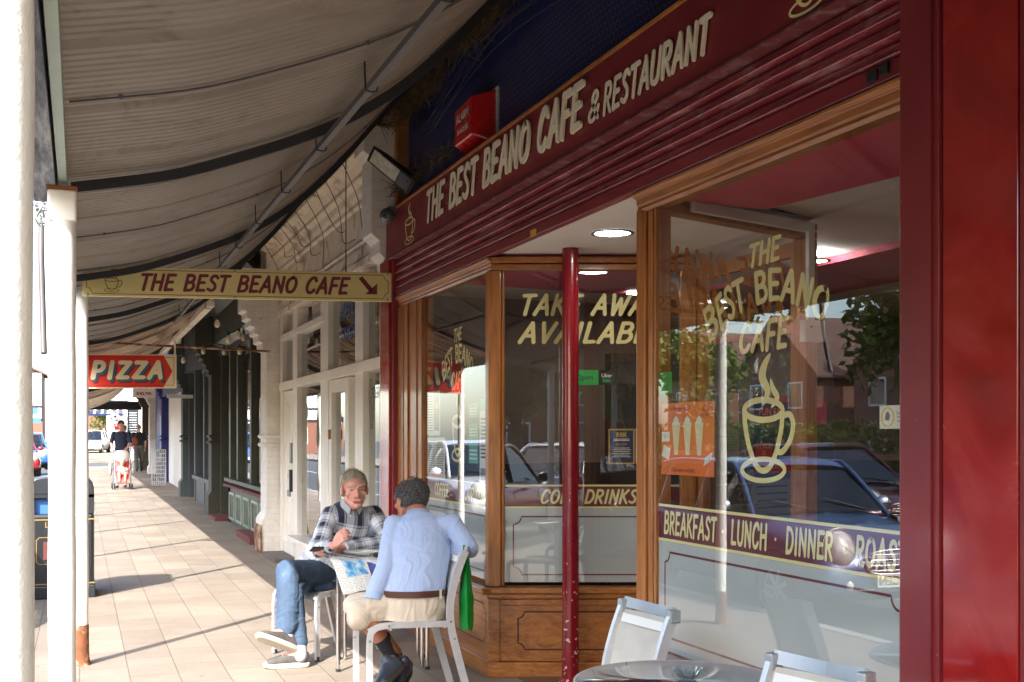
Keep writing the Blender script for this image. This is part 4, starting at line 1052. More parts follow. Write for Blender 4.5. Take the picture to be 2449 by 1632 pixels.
part('letter_slot', MB().box(X0 - .01, X0 + .005, 11.99, 12.05, 1.5, 1.6), 'orange_edge', d)
wp('inner_doorpost', MB().box(2.6, 2.7, 10.9, 11.05, 0, 2.1), 'green_grey_paint')
wp('room_back', MB().box(5.0, 5.1, 9.6, 15.4, 0, 3).box(2.7, 5, 9.62, 9.7, 0, 3), 'cafe_wall', bevel=0)
# faded lettering on the panes
m = MB(); ftext(m, 'HOSPICE', 11.75, 10.95, 2.72, 2.86, 2.494, w=.13); ftext(m, 'SHOP', 11.7, 11.0, 2.5, 2.62, 2.494, w=.12)
wp('window_lettering', m, 'blue_ink', bevel=0)
m = MB(); ftext(m, 'PILGRIMS', 10.38, 9.92, 1.88, 1.97, 2.494, w=.13); ribbon(m, cr([(10.42, 1.6), (10.36, 1.9), (10.43, 2.05), (10.48, 1.9), (10.38, 1.6)]), .015, lambda x, y, d_: Vector((2.494 - d_, x, y)), .0001, 1)
wp('window_lettering', m, 'brown_ink', bevel=0)
# entablature
prof = [(2.50, 3.08), (2.40, 3.08), (2.40, 3.14), (2.42, 3.16), (2.42, 3.26), (2.45, 3.28), (2.45, 3.30), (2.43, 3.32), (2.44, 3.34), (2.46, 3.36), (2.46, 3.66), (2.43, 3.68), (2.43, 3.72), (2.40, 3.75), (2.38, 3.80), (2.33, 3.83), (2.33, 3.87), (2.28, 3.92), (2.20, 3.95), (2.20, 4.0), (2.14, 4.03), (2.12, 4.08), (2.60, 4.10)]
wp('entablature', MB().prism([(x, 9.8, z) for x, z in prof] + [(2.6, 9.8, 3.08)], (0, 5.5, 0)), 'cream_cornice', bevel=0)
# soft hanging wires along the cornice
m = MB(); rr = random.Random(5)
for k in range(7):
    z = 3.95 + rr.random() * .16; pts = []
    for i in range(14): pts.append((2.08 + rr.random() * .06, 9.7 + i * .43 + rr.random() * .1, z + rr.uniform(-.06, .03)))
    m.tube(cr(pts, 4), .005 + .003 * rr.random(), 5)
for k in range(9):
    y = 10 + k * .55 + rr.random() * .3; L = rr.uniform(.15, .75)
    m.tube(cr([(2.1, y, 4.0), (2.3 - .1 * rr.random(), y - .1, 3.9 - L * .5), (2.34, y - .15 + .3 * rr.random(), 3.9 - L), (2.36, y - .3, 3.86 - L)], 4), .004, 5)
solo('loose_cable', m, 'cable_dark', 'tangle of loose dark cables drooping along the cream cornice', 'cables', kind='stuff')
ws2 = root('doorstep', 'low stone step below the narrow cream door', 'step', (2.3, 14.5, 0)); part('slab', MB().box(2.18, 2.44, 14.0, 14.95, 0, .07), 'step_grey', ws2, bevel=.006)

# ================================================================== brick piers between the shops
def pier(y0, y1, x0, mat, label, top=3.2, corb=True, base=.06, bx=.32):
    o = root('brick_pier', label, 'pier', ((x0 + 2.55) / 2, (y0 + y1) / 2, 0), None)
    part('shaft', MB().box(x0, 2.62, y0, y1, .5, top + .9), mat, o, bevel=.006)
    m = MB().prism([(x0 - base, y0 - .03, 0), (x0 - base, y0 - .03, .44), (x0, y0 - .03, .53), (2.6, y0 - .03, .53), (2.6, y0 - .03, 0)], (0, y1 - y0 + .06, 0)); part('base', m, mat, o, bevel=.006)
    for z in (1.42, 1.53): part('moulding', MB().tube([(x0 - .0, y0 - .02, z), (2.5, y0 - .02, z)], .028, 8).tube([(x0 - .01, y0 - .02, z), (x0 - .01, y1 + .02, z)], .028, 8), mat, o)
    if corb:
        pts = [(x0, top - .55)]; x, z = x0, top - .55
        for k in range(6): pts += [(x - .05, z + .01), (x - .05, z + .09)]; x -= .05; z += .1
        poly = [(x0 + .02, y0 - .02, top - .56)] + [(px, y0 - .02, pz_) for px, pz_ in pts] + [(x, y0 - .02, top + .5), (x0 + .02, y0 - .02, top + .5)]
        part('corbel', MB().prism(poly, (0, y1 - y0 + .04, 0)), mat, o, bevel=.004)
    return o
pw = pier(15.25, 15.75, 2.27, 'white_brick', 'white painted brick pier with worn foot beside the narrow cream door')
part('worn_foot', MB().prism([(2.185, 15.2, 0), (2.185, 15.2, .3), (2.2, 15.2, .38), (2.208, 15.2, .2), (2.208, 15.2, 0)], (0, .55, 0)), 'rusty_iron', pw)
o_ = root('brick_corbel', 'white brick corbel stepping out above the cream sign, between cafe and cream cornice', 'corbel', (2.45, 9.65, 2.9))
poly = [(2.55, 9.46, 2.86), (2.40, 9.46, 2.86), (2.40, 9.46, 3.0), (2.34, 9.46, 3.06), (2.34, 9.46, 3.16), (2.27, 9.46, 3.22), (2.27, 9.46, 3.85), (2.2, 9.46, 3.9), (2.2, 9.46, 4.12), (2.55, 9.46, 4.12)]
part('brickwork', MB().prism(poly, (0, .33, 0)), 'white_brick', o_, bevel=.006)
pier(21.95, 22.5, 2.27, 'green_brick', 'dark olive brick pier with pale green edge beside the chalkboard shop')
pier(28.3, 28.8, 2.27, 'grey_brick', 'slate grey brick pier with blue grey base')
pier(36.2, 36.8, 2.3, 'blue_brick', 'deep blue brick pier behind the wire rack')
pier(42.6, 43.1, 2.3, 'white_brick', 'cream brick pier just beyond the blue pier')
pier(46.5, 47.0, 2.25, 'green_brick', 'dark pier at the corner of the side street')
# ================================================================== dark green shop
SG_ = lambda y: 15.95 + (y - 16.0) * 1.17 if y > 15 else y
gs = root('green_shopfront', 'dark olive green shopfront with panelled stallriser and red steps', 'shopfront', (2.5, 18.5, 0))
def gp(name, mb, mat, label=None, bevel=.004, par=None):
    mb.v = [(x, SG_(y), z) for x, y, z in mb.v]
    return part(name, mb, mat, par or gs, label, bevel)
for a, b in ((16.0, 16.2), (17.55, 17.7), (18.9, 19.05), (19.75, 19.95), (20.95, 21.1)): gp('post', MB().box(2.42, 2.55, a, b, 0 if a > 19 else .78, 3.0), 'green_dark')
gp('sill', MB().box(2.34, 2.6, 16.0, 19.95, .76, .82), 'green_dark'); gp('sill', MB().box(2.32, 2.6, 16.0, 19.95, .68, .72), 'step_red')
gp('stallriser', MB().box(2.42, 2.6, 16.0, 19.95, 0, .68), 'green_dark')
m = MB()
for i in range(5):
    y0 = 16.1 + i * .78
    for q_ in ((y0, y0 + .6, .12, .16), (y0, y0 + .6, .54, .58), (y0, y0 + .04, .16, .54), (y0 + .56, y0 + .6, .16, .54)): m.box(2.40, 2.42, *q_)
gp('stallriser_panel', m, 'green_grey_paint')
for a, b in ((16.2, 17.55), (17.7, 18.9), (19.05, 19.75)): gp('window_pane', MB().quad((2.5, a, .82), (2.5, b, .82), (2.5, b, 3.0), (2.5, a, 3.0)), 'old_glass', bevel=0)
gp('cornice', MB().prism([(2.6, 16, 3.0), (2.40, 16, 3.0), (2.40, 16, 3.1), (2.3, 16, 3.2), (2.3, 16, 3.7), (2.1, 16, 3.9), (2.6, 16, 3.95)], (0, 5.3, 0)), 'green_dark')
gp('step', MB().box(2.2, 2.42, 16.3, 17.6, 0, .13), 'step_red'); gp('step', MB().box(2.2, 2.6, 20.05, 20.95, 0, .12), 'step_red')
gp('door', MB().box(2.75, 2.8, 19.95, 20.95, .1, 2.2), 'green_dark'); gp('room_back', MB().box(5, 5.1, 15.8, 21.2, 0, 3.2), 'cafe_dark', bevel=0)
s = Sheet('chalkboard', 'wood framed chalkboard menu standing behind the green shop glass', 'chalkboard', (2.40, 16.62, .87), (.0, -.8, 0), (0, 0, 1.2), 'pale_wood', .02)
s.rect('slate', .06, .94, .04, .96, 'chalkboard')
for j, (t_, y_) in enumerate((('HOT\nPIES', .85), ('TUES-\nSATURDAY', .69), ('5PM-9', .56), ('EAT IN', .40), ('01843', .32), ('TAKE', .22), ('homemade', .145), ('CAKES', .08))): s.text('chalk_writing', t_, .47, y_, .07, 'chalk', shear=.1)
# ================================================================== further shops
fs_ = root('grey_shopfront', 'slate grey shopfront beyond the olive pier', 'shopfront', (2.5, 24, 0))
m = MB()
for a, b in ((22.55, 22.75), (24.6, 24.8), (26.6, 26.8), (28.1, 28.3)): m.box(2.4, 2.55, a, b, 0, 3.0)
part('post', m, 'grey_dark', fs_); part('stallriser', MB().box(2.42, 2.6, 22.7, 26.7, 0, .6), 'grey_dark', fs_); part('sill', MB().box(2.34, 2.6, 22.7, 26.7, .6, .68), 'grey_dark', fs_)
part('window_pane', MB().quad((2.5, 22.7, .68), (2.5, 26.6, .68), (2.5, 26.6, 2.9), (2.5, 22.7, 2.9)), 'old_glass', fs_)
part('door', MB().box(2.55, 2.6, 26.8, 28.1, 0, 2.4), 'grey_dark', fs_); part('fascia', MB().box(2.3, 2.6, 22.5, 28.3, 3.0, 3.9), 'grey_dark', fs_)
fs2 = root('white_door_shopfront', 'pale shopfront with a white door before the blue pier', 'shopfront', (2.5, 29, 0))
part('door', MB().box(2.42, 2.5, 29.2, 30.6, 0, 2.3), 'white_paint', fs2); part('wall', MB().box(2.5, 2.6, 28.8, 36.2, 0, 4), 'cream_paint', fs2); part('fascia', MB().box(2.3, 2.49, 28.8, 36.2, 2.7, 3.4), 'blue_paint', fs2)
part('lintel', MB().box(1.9, 2.48, 28.0, 28.15, 2.5, 2.42), 'white_ink', fs2)
fs3 = root('blue_shopfront', 'small blue shopfront between the blue and cream piers', 'shopfront', (2.5, 33, 0))
part('wall', MB().box(2.5, 2.6, 36.8, 42.6, 0, 4), 'blue_paint', fs3); part('door', MB().box(2.44, 2.49, 38, 39.2, 0, 2.2), 'white_paint', fs3)
fs4 = root('corner_shopfront', 'dark corner shopfront at the side street', 'shopfront', (2.5, 38, 0))
part('wall', MB().box(2.5, 2.6, 43.1, 50.5, 0, 4), 'green_dark', fs4); part('side_wall', MB().box(2.6, 12, 50.3, 50.5, 0, 6), 'white_brick', fs4); part('window_frame', MB().box(2.44, 2.49, 43.5, 46.0, .6, 2.6), 'cream_paint', fs4)
bw = root('upper_storey', 'brick wall of the storeys above the shops', 'building', (4, 16, 4.4)); part('wall', MB().box(2.63, 9.5, -12, 50, 4.8, 9), 'red_brick', bw)
part('shop_wall', MB().box(2.63, 2.8, 9.7, 50, 3.0, 4.8).box(2.5, 2.7, -12, 2.18, 0, 4.8), 'cream_paint', bw)
part('floor_slab', MB().box(2.63, 9.5, -12, 50, 4.35, 4.79).box(9.1, 9.5, -12, 50, 0, 4.35).box(2.7, 9.1, 15.45, 15.6, 0, 4.3), 'cafe_dark', bw)
# string lights
m = MB(); st_ = [(1.6, 15.4, 3.2), (1.9, 16.2, 2.95), (2.2, 17.0, 3.1), (2.25, 18.0, 2.9), (1.9, 19.0, 3.0), (1.5, 20.0, 2.85), (1.2, 21.0, 2.9)]
sl = root('string_lights', 'string of bare glass bulbs under the old canopy', 'string lights', (1.9, 17, 2.9)); pp = cr(st_, 8)
part('cable', m.tube(pp, .008, 5), 'cable_dark', sl)
for i in range(3, len(pp), 5):
    x, y, z = pp[i]; b = part('bulb', MB().lathe([(.012, z - .04), (.03, z - .075), (.038, z - .11), (.025, z - .145), (.0001, z - .155)], (x, y, 0), 12), 'pizza_cream', sl); part('holder', MB().cyl((x, y, z), (x, y, z - .045), .016, 8), 'black_plastic', b)
# ================================================================== vehicles
def lerp(a, b, t): return a + (b - a) * t
def car_paint(name, c):
    t = NT(name); n = t.noise(2, 3)
    t.bsdf(t.ramp(n, [(.3, mul(c, .93)), (.7, mul(c, 1.07))]), .28, .25, coat=1.0); MT[name] = t.m
for n_, c_ in (('blue', (66, 92, 134)), ('dark_red', (96, 18, 26)), ('slate', (70, 84, 96)), ('white', (226, 228, 230)), ('silver', (160, 166, 170)), ('black', (22, 24, 28)), ('sky_blue', (50, 110, 200)), ('red', (150, 30, 30))): car_paint('car_' + n_, srgb(*c_))
M('headlamp', srgb(236, 236, 226), .12, .3, var=.05, bump=0)
def make_car(name, label, cat, paint, L=3.9, Wd=1.7, H=1.45, plate='', kind='hatch', group=None):
    r = local(root(name, label, cat, (0, 0, 0), group))
    hw = Wd / 2
    # lower body: stations along y (front at -L/2)
    if kind == 'van': top = [(-.5, .62), (-.49, .85), (-.40, 1.0), (-.30, 1.08), (0, 1.1), (.5, 1.1)]
    else: top = [(-.5, .50), (-.485, .66), (-.42, .78), (-.30, .86), (-.22, .92), (0, .95), (.3, .97), (.44, .96), (.49, .86), (.5, .55)]
    ys = [-.5, -.495, -.48, -.45, -.4, -.33, -.26, -.2, -.1, 0, .1, .2, .3, .38, .44, .475, .49, .497, .5]
    rings = []; ns = 28
    for t in ys:
        zt = float(np.interp(t, [a for a, b in top], [b for a, b in top]))
        e = min(1, (.5 - abs(t)) / .09); wid = hw * (.80 + .20 * math.sqrt(max(0, 1 - (1 - e) ** 2)))
        zb = .20 + .10 * (1 - e) ** 2; ring = []
        for k in range(ns):
            a = 2 * math.pi * k / ns; cx, sz = math.cos(a), math.sin(a)
            x = wid * math.copysign(abs(cx) ** .32, cx); z = lerp(zb, zt, .5 + .5 * math.copysign(abs(sz) ** .55, sz))
            if z > lerp(zb, zt, .62): x *= 1 - .10 * (z - lerp(zb, zt, .62)) / (zt - zb)
            ring.append((x, t * L, z))
        rings.append(ring)
    m = MB(); vs = [p for q_ in rings for p in q_]; fs = []
    for i in range(len(rings) - 1):
        for k in range(ns): fs.append((i * ns + k, i * ns + (k + 1) % ns, (i + 1) * ns + (k + 1) % ns, (i + 1) * ns + k))
    fs += [tuple(range(ns))[::-1], tuple(range((len(rings) - 1) * ns, len(rings) * ns))]
    m.add(vs, fs, True); part('body', m, paint, r)
    # cabin
    if kind == 'van': cab = [(-.36, 1.08, .86), (-.22, H, .80), (.46, H, .80), (.495, 1.08, .86)]
    elif kind == 'mini': cab = [(-.20, .90, .90), (-.065, H - .05, .76), (.02, H, .76), (.34, H - .02, .76), (.46, .95, .88)]
    else: cab = [(-.24, .90, .90), (-.06, H - .03, .72), (.08, H, .72), (.28, H - .04, .72), (.47, .95, .88)]
    prof = cr([(a, b, c) for a, b, c in cab], 5)
    m = MB(); vs = []; n = len(prof)
    for a, z, w in prof:
        ww = hw * w
        for s in (-1, 1): vs.append((s * ww, a * L, z))
        
    zb = .93 if kind != 'van' else 1.07
    # side glass follows the profile down to the belt line
    g = MB()
    for s in (-1, 1):
        poly = [(s * (hw * w - .0), a * L, z - .05) for a, z, w in prof[2:-2]]
        belt = [(s * hw * .90, prof[-2][0] * L - .05, zb), (s * hw * .90, prof[1][0] * L + .12, zb)]
        g.add(poly + belt, [tuple(range(len(poly) + 2))])
    g.add([(-hw * .84, prof[0][0] * L, zb), (hw * .84, prof[0][0] * L, zb)] + [(hw * .70, prof[5][0] * L, prof[5][1] - .03), (-hw * .70, prof[5][0] * L, prof[5][1] - .03)], [(0, 1, 2, 3)])
    g.add([(-hw * .80, prof[-1][0] * L - .01, zb), (hw * .80, prof[-1][0] * L - .01, zb), (hw * .66, prof[-6][0] * L, prof[-6][1] - .03), (-hw * .66, prof[-6][0] * L, prof[-6][1] - .03)], [(3, 2, 1, 0)])
    part('windows', g, 'car_glass', r)
    # roof and pillars
    m = MB(); rp = [p for p in prof if p[1] > H - .09]
    vs = []
    for a, z, w in rp:
        for f_ in (-1, -.7, 0, .7, 1): vs.append((hw * w * f_, a * L, z + (.0 if abs(f_) == 1 else .03 if abs(f_) == .7 else .04) - .02))
    k = len(rp); fs = [(i * 5 + j, i * 5 + j + 1, (i + 1) * 5 + j + 1, (i + 1) * 5 + j) for i in range(k - 1) for j in range(4)]
    m.add(vs, fs, True)
    for s in (-1, 1):
        m.tube([(s * hw * w * 1.0, a * L, z - .02) for a, z, w in prof], .032, 8)
        for yy in ((.08, .30) if kind != 'van' else (-.16, .02)): m.tube([(s * hw * .91, yy * L, zb), (s * hw * .74, (yy - .01) * L, H - .05)], .035, 6)
    part('roof', m, paint, r)
    part('cabin_shade', MB().box(-hw * .7, hw * .7, prof[0][0] * L + .35, prof[-1][0] * L - .3, .5, .98), 'black_plastic', r)
    for s in (-1, 1):
        b = part('seat', MB().box(s * .38 - .22, s * .38 + .22, .02 * L, .02 * L + .12, .6, 1.18), 'black_plastic', r)
    zw = .30; rw = .30
    for s in (-1, 1):
        for yy in (-.335, .325):
            cx = s * (hw - .09); w_ = part('wheel', MB().lathe([(.18, -.1), (rw * .95, -.1), (rw, -.06), (rw, .06), (rw * .95, .1), (.18, .1)], (cx, yy * L, zw), 28, 'x'), 'black_rubber', r)
            m = MB(); xo = cx + s * .085
            m.lathe([(.0001, .01 * s), (.05, .012 * s), (.055, 0)], (xo, yy * L, zw), 16, 'x'); m.lathe([(.175, .0), (.195, .015 * s), (.205, .0)], (xo, yy * L, zw), 28, 'x')
            for q_ in range(7):
                a = q_ / 7 * 2 * math.pi; m.obox((xo, yy * L + .11 * math.cos(a), zw + .11 * math.sin(a)), (.015, 0, 0), (0, .15 * math.cos(a), .15 * math.sin(a)), (0, -.035 * math.sin(a), .035 * math.cos(a)))
            part('rim', m, 'aluminium', w_)
            a_ = MB().tube([(s * (hw + .003), yy * L + .345 * math.cos(t), zw + .345 * math.sin(t)) for t in [math.pi * i / 16 for i in range(17)]], .022, 6); part('wheel_arch', a_, 'black_plastic', r)
    yf = -L / 2
    for s in (-1, 1):
        hl = MB().ell((s * hw * .66, yf + .13, .68), (.165, .13, .18), 18, 12, Matrix.Rotation(R(-20), 3, 'X')); h_ = part('headlight', hl, 'headlamp', r)
        part('headlight_rim', MB().tube([(s * hw * .66 + .168 * math.cos(a), yf + .075 + .03 * math.sin(a) + .02 * abs(math.cos(a)), .685 + .182 * math.sin(a)) for a in [i / 20 * 2 * math.pi for i in range(20)]], .008, 6, closed=True), 'chrome', h_)
        part('tail_light', MB().ell((s * hw * .80, L / 2 - .05, .78), (.09, .06, .15), 12, 8), 'red_paint', r)
        part('fog_light', MB().ell((s * hw * .6, yf + .03, .38), (.06, .04, .06), 12, 8), 'headlamp', r)
        mr = MB().ell((s * (hw + .07), prof[0][0] * L + .28, .99), (.10, .06, .075), 14, 10); part('wing_mirror', mr, paint if kind != 'mini' else 'chrome', r)
    m = MB()
    for i in range(4): m.tube([(-hw * .36, yf - .005, .50 + i * .045), (0, yf - .03, .50 + i * .045), (hw * .36, yf - .005, .50 + i * .045)], .010, 6)
    m.tube(cr([(-hw * .40, yf + .0, .56), (-hw * .36, yf - .015, .65), (0, yf - .035, .68), (hw * .36, yf - .015, .65), (hw * .40, yf + 0, .56), (hw * .34, yf - .01, .48), (0, yf - .03, .47), (-hw * .34, yf - .01, .48), (-hw * .40, yf, .56)], 4), .012, 6)
    part('grille', m, 'chrome', r)
    part('bumper_trim', MB().tube([(-hw * .86, yf + .10, .33), (-hw * .5, yf - .0, .33), (hw * .5, yf - .0, .33), (hw * .86, yf + .10, .33)], .03, 8), 'black_plastic', r)
    pl = part('number_plate', MB().box(-.26, .26, yf - .045, yf - .03, .36, .47), 'white_ink', r)
    if plate:
        m = MB(); text_on(m, plate, .11, (0, yf - .047, .413), (1, 0, 0), (0, 0, 1), 0, bold=.001); part('plate_characters', m, 'black_ink', pl)
    part('wiper', MB().tube([(-.5, prof[0][0] * L + .02, zb + .02), (-.1, prof[0][0] * L + .12, zb + .12)], .008, 5).tube([(.1, prof[0][0] * L + .02, zb + .02), (.5, prof[0][0] * L + .12, zb + .12)], .008, 5), 'black_plastic', r)
    for s in (-1, 1):
        part('door_line', MB().tube([(s * (hw * .985 + .002), -.16 * L, .35), (s * (hw * .985 + .002), -.17 * L, .86)], .004, 4).tube([(s * (hw * .985 + .002), .10 * L, .35), (s * (hw * .985 + .002), .10 * L, .88)], .004, 4), 'black_plastic', r)
        part('door_handle', MB().box(s * hw * .985, s * (hw + .012), .02 * L, .07 * L, .80, .825), paint, r)
    return r
CG = 'cars parked along the street'
c1 = make_car('parked_car', 'small blue car with round headlights parked at the kerb, mirrored in the large cafe window', 'car', 'car_blue', 3.65, 1.68, 1.40, 'LM51 CEN', 'mini', CG); c1.location = (-1.70, 10.05, -.12)
c2 = make_car('parked_car', 'dark red car parked beyond the blue one, mirrored in the cafe glass', 'car', 'car_dark_red', 4.2, 1.75, 1.5, 'GN03 NEM', 'hatch', CG); c2.location = (-6.6, 11.2, -.12); c2.rotation_euler.z = R(4)
c3 = make_car('parked_car', 'slate grey car parked opposite the cream shop', 'car', 'car_slate', 4.3, 1.78, 1.5, '', 'hatch', CG); c3.location = (-1.95, 15.4, -.12)
def dcar(src, loc, rz, label, paint): return dup(src, loc, rz, label, {'body': paint, 'roof': paint, 'door_handle': paint, 'wing_mirror': paint})
dcar(c3, (-1.95, 20.5, -.08), 0, 'white car parked behind the slate grey one', 'car_white')
dcar(c3, (-1.9, 2.2, -.12), R(180), 'silver car parked beside the camera post', 'car_silver')
dcar(c3, (-1.95, -3.4, -.12), 0, 'black car parked behind the camera', 'car_black')
dcar(c3, (-1.95, -9.0, -.12), 0, 'white car parked furthest behind the camera', 'car_white')
dcar(c3, (-6.6, 16.2, -.12), 0, 'second dark red car parked farther along the opposite kerb', 'car_dark_red')
dcar(c1, (-6.8, 5.5, -.12), R(180), 'dark car with round headlights on the far side of the road', 'car_black')
dcar(c3, (-2.35, 46.0, .10), R(6), 'red car at the left edge, seen low between the first two posts', 'car_red')
dcar(c3, (-2.15, 53, .16), R(4), 'bright blue car behind the red one between the first two posts', 'car_sky_blue')
v1 = make_car('parked_van', 'white van standing beyond the blue car between the first two posts', 'van', 'car_white', 4.9, 1.9, 1.95, '', 'van'); v1.location = (-3.4, 68, .3)
dcar(c3, (.75, 80, .40), R(-10), 'silver car parked far down the street beyond the pram', 'car_silver')
dcar(c3, (-.1, 92, .45), R(-14), 'pale car furthest down the street', 'car_white')
dcar(c3, (2.9, 96, .45), R(60), 'black car turning far down the street', 'car_black')
# ================================================================== background buildings
def house(x, y, rz, label, w=8, d=7, eave=5.2, ridge=8.4, wall='red_brick', tudor=False, group='houses across the street'):
    r = local(root('house', label, 'house', (0, 0, 0), group))
    part('wall', MB().prism([(-w / 2, 0, 0), (w / 2, 0, 0), (w / 2, 0, eave), (0, 0, ridge), (-w / 2, 0, eave)], (0, d, 0)), wall, r)
    ro = MB()
    for s in (-1, 1): ro.prism([(s * (w / 2 + .4), -.3, eave - .35), (0, -.3, ridge + .1), (0, -.3, ridge + .25), (s * (w / 2 + .4), -.3, eave - .2)], (0, d + .6, 0))
    rf = part('roof', ro, M('roof_tile', srgb(104, 78, 66), .85, var=.3, scale=2, bump=.8, bscale=20).name, r)
    part('chimney', MB().box(w * .25, w * .25 + .9, d * .4, d * .4 + .6, ridge - 1.6, ridge + 1.3), 'red_brick', rf)
    for wx in (-w * .25, w * .25):
        for z in (.9, 3.2):
            wd = part('window', MB().box(wx - .7, wx + .7, -.06, .0, z, z + 1.5), 'white_paint', r)
            part('pane', MB().quad((wx - .6, -.065, z + .1), (wx + .6, -.065, z + .1), (wx + .6, -.065, z + 1.4), (wx - .6, -.065, z + 1.4)), 'car_glass', wd)
    if tudor:
        m = MB()
        for i in range(9): m.box(-w / 2 + i * w / 8 - .08, -w / 2 + i * w / 8 + .08, -.05, 0, 3.0, eave)
        for z in (3.0, 4.1, eave - .1): m.box(-w / 2, w / 2, -.07, -.05, z, z + .18)
        part('timber_frame', m, 'black_iron', r); part('render_panel', MB().box(-w / 2, w / 2, -.02, 0, 3.0, eave), 'white_ink', r)
    r.location = (x, y, -.1); r.rotation_euler = (0, 0, rz); return r
h0 = house(-33, 18, R(90), 'brick house with tiled gable facing the cafe, nearest of the row')
for i, (x, y, l_) in enumerate(((-34, 28, 'second brick gabled house of the row across the street'), (-33, 38, 'third brick gabled house of the row across the street'), (-34, 48, 'fourth brick gabled house of the row across the street'), (-33, 58, 'fifth brick gabled house, beyond the large trees'), (-34, 69, 'last brick gabled house of the row across the street'), (-28, -2, 'brick house opposite the camera'), (-28, -12, 'brick house behind the camera across the road'))):
    def deep(rr_, loc, lab):
        return dup(rr_, loc, None, lab)
    deep(h0, (x, y, -.1), l_)
house(-10.5, 108, 0, 'black and white timbered building with tiled roof at the end of the street', 15, 8, 7.2, 10.5, 'red_brick', True, 'buildings at the street end')
house(10, 150, R(8), 'orange brick building far down the street behind the tree', 18, 9, 5.0, 8.0, 'red_brick', False, 'buildings at the street end')
o = root('blue_street_sign', 'small blue direction sign in front of the timbered building', 'sign', (-3.6, 100, 0)); part('pole', MB().cyl((-3.6, 100, 0), (-3.6, 100, 3.9), .06, 8), 'galvanised', o); part('sign_panel', MB().box(-4.2, -3.1, 99.9, 99.95, 3.3, 3.8).box(-3.6, -2.9, 99.9, 99.95, 2.6, 3.0), 'blue_ink', o)
# far block across the side street
fb = root('far_block', 'pale shop with brick panel and chalkboard across the side street', 'building', (4, 64, 0))
gb = gz(62)
part('wall', MB().box(2.05, 12, 62, 100, 0, 8), 'cream_paint', fb); part('brick_panel', MB().box(3.1, 3.75, 61.93, 61.999, 0, gb + 3.3), 'red_brick', fb)
part('column', MB().box(2.0, 2.25, 61.8, 61.99, 0, gb + 3.2), 'white_ink', fb); part('column', MB().box(2.85, 2.98, 61.85, 61.99, 0, gb + 3.2), 'white_ink', fb); part('column', MB().box(3.9, 4.15, 61.85, 61.99, 0, gb + 3.2), 'white_ink', fb)
s = Sheet('wall_chalkboard', 'tall dark chalkboard on the wall across the side street', 'chalkboard', (2.28, 61.9, gb + 1.2), (.5, 0, 0), (0, 0, 1.75), 'chalkboard', .02)
s.rects('chalk_writing', [(.15, .85, .1 + .07 * i, .12 + .07 * i) for i in range(9)], 'chalk'); s.text('chalk_writing', 'MENU', .5, .87, .08, 'chalk')
aw = root('striped_awning', 'dark blue and white striped awning across the side street', 'awning', (1, 62, gb + 2.4))
m = MB(); m2 = MB()
for i in range(12):
    a = [(-.1 + i * .18, 61.0, gb + 2.3), (-.1 + i * .18 + .1, 61.0, gb + 2.3), (-.1 + i * .18 + .22, 63.0, gb + 2.75), (-.1 + i * .18 + .12, 63.0, gb + 2.75)]
    (m if i % 2 else m2).prism(a, (0, 0, .02))
part('dark_stripes', m, 'navy_ink', aw); part('white_stripes', m2, 'white_ink', aw); part('valance', MB().box(-.1, 2.05, 60.98, 61.0, gb + 2.2, gb + 2.3), 'navy_ink', aw); part('frame', MB().box(-.1, 2.2, 60.0, 60.1, gb + 2.75, gb + 2.95), 'black_iron', aw)
fc = root('far_canopy', 'dark far canopy over the pavement across the side street', 'canopy', (1, 70, 2.9)); part('roof', MB().box(-.1, 2.05, 63.1, 75, gb + 2.75, gb + 2.9), 'cream_cornice', fc)
fbx, fby, fbz = 1.62, 60.0, gb + 2.15
o = root('hanging_football', 'black and white football hung above a red bucket outside the far shop', 'ball', (fbx, fby, fbz)); part('ball', MB().ell((fbx, fby, fbz), .22, 20, 14), 'white_ink', o)
m = MB()
for a, b in ((0, 0), (70, 30), (140, -30), (220, 20), (300, -25), (20, 60), (180, 65), (100, -70)):
    d_ = Vector((math.cos(R(a - 90)) * math.cos(R(b)), math.sin(R(a - 90)) * math.cos(R(b)), math.sin(R(b)))); q_ = d_.to_track_quat('Z', 'Y').to_matrix()
    m.ell(Vector((fbx, fby, fbz)) + d_ * .2, (.08, .08, .03), 8, 6, q_)
part('patches', m, 'black_ink', o); part('cord', MB().cyl((fbx, fby, fbz + .2), (fbx, fby, gb + 2.75), .01, 5), 'black_ink', o)
solo('red_bucket', MB().lathe([(.0001, gb + 1.5), (.12, gb + 1.5), (.16, gb + 1.8), (.15, gb + 1.8)], (fbx + .1, 60.2, 0), 14), 'red_paint', 'red bucket hanging below the football', 'bucket')
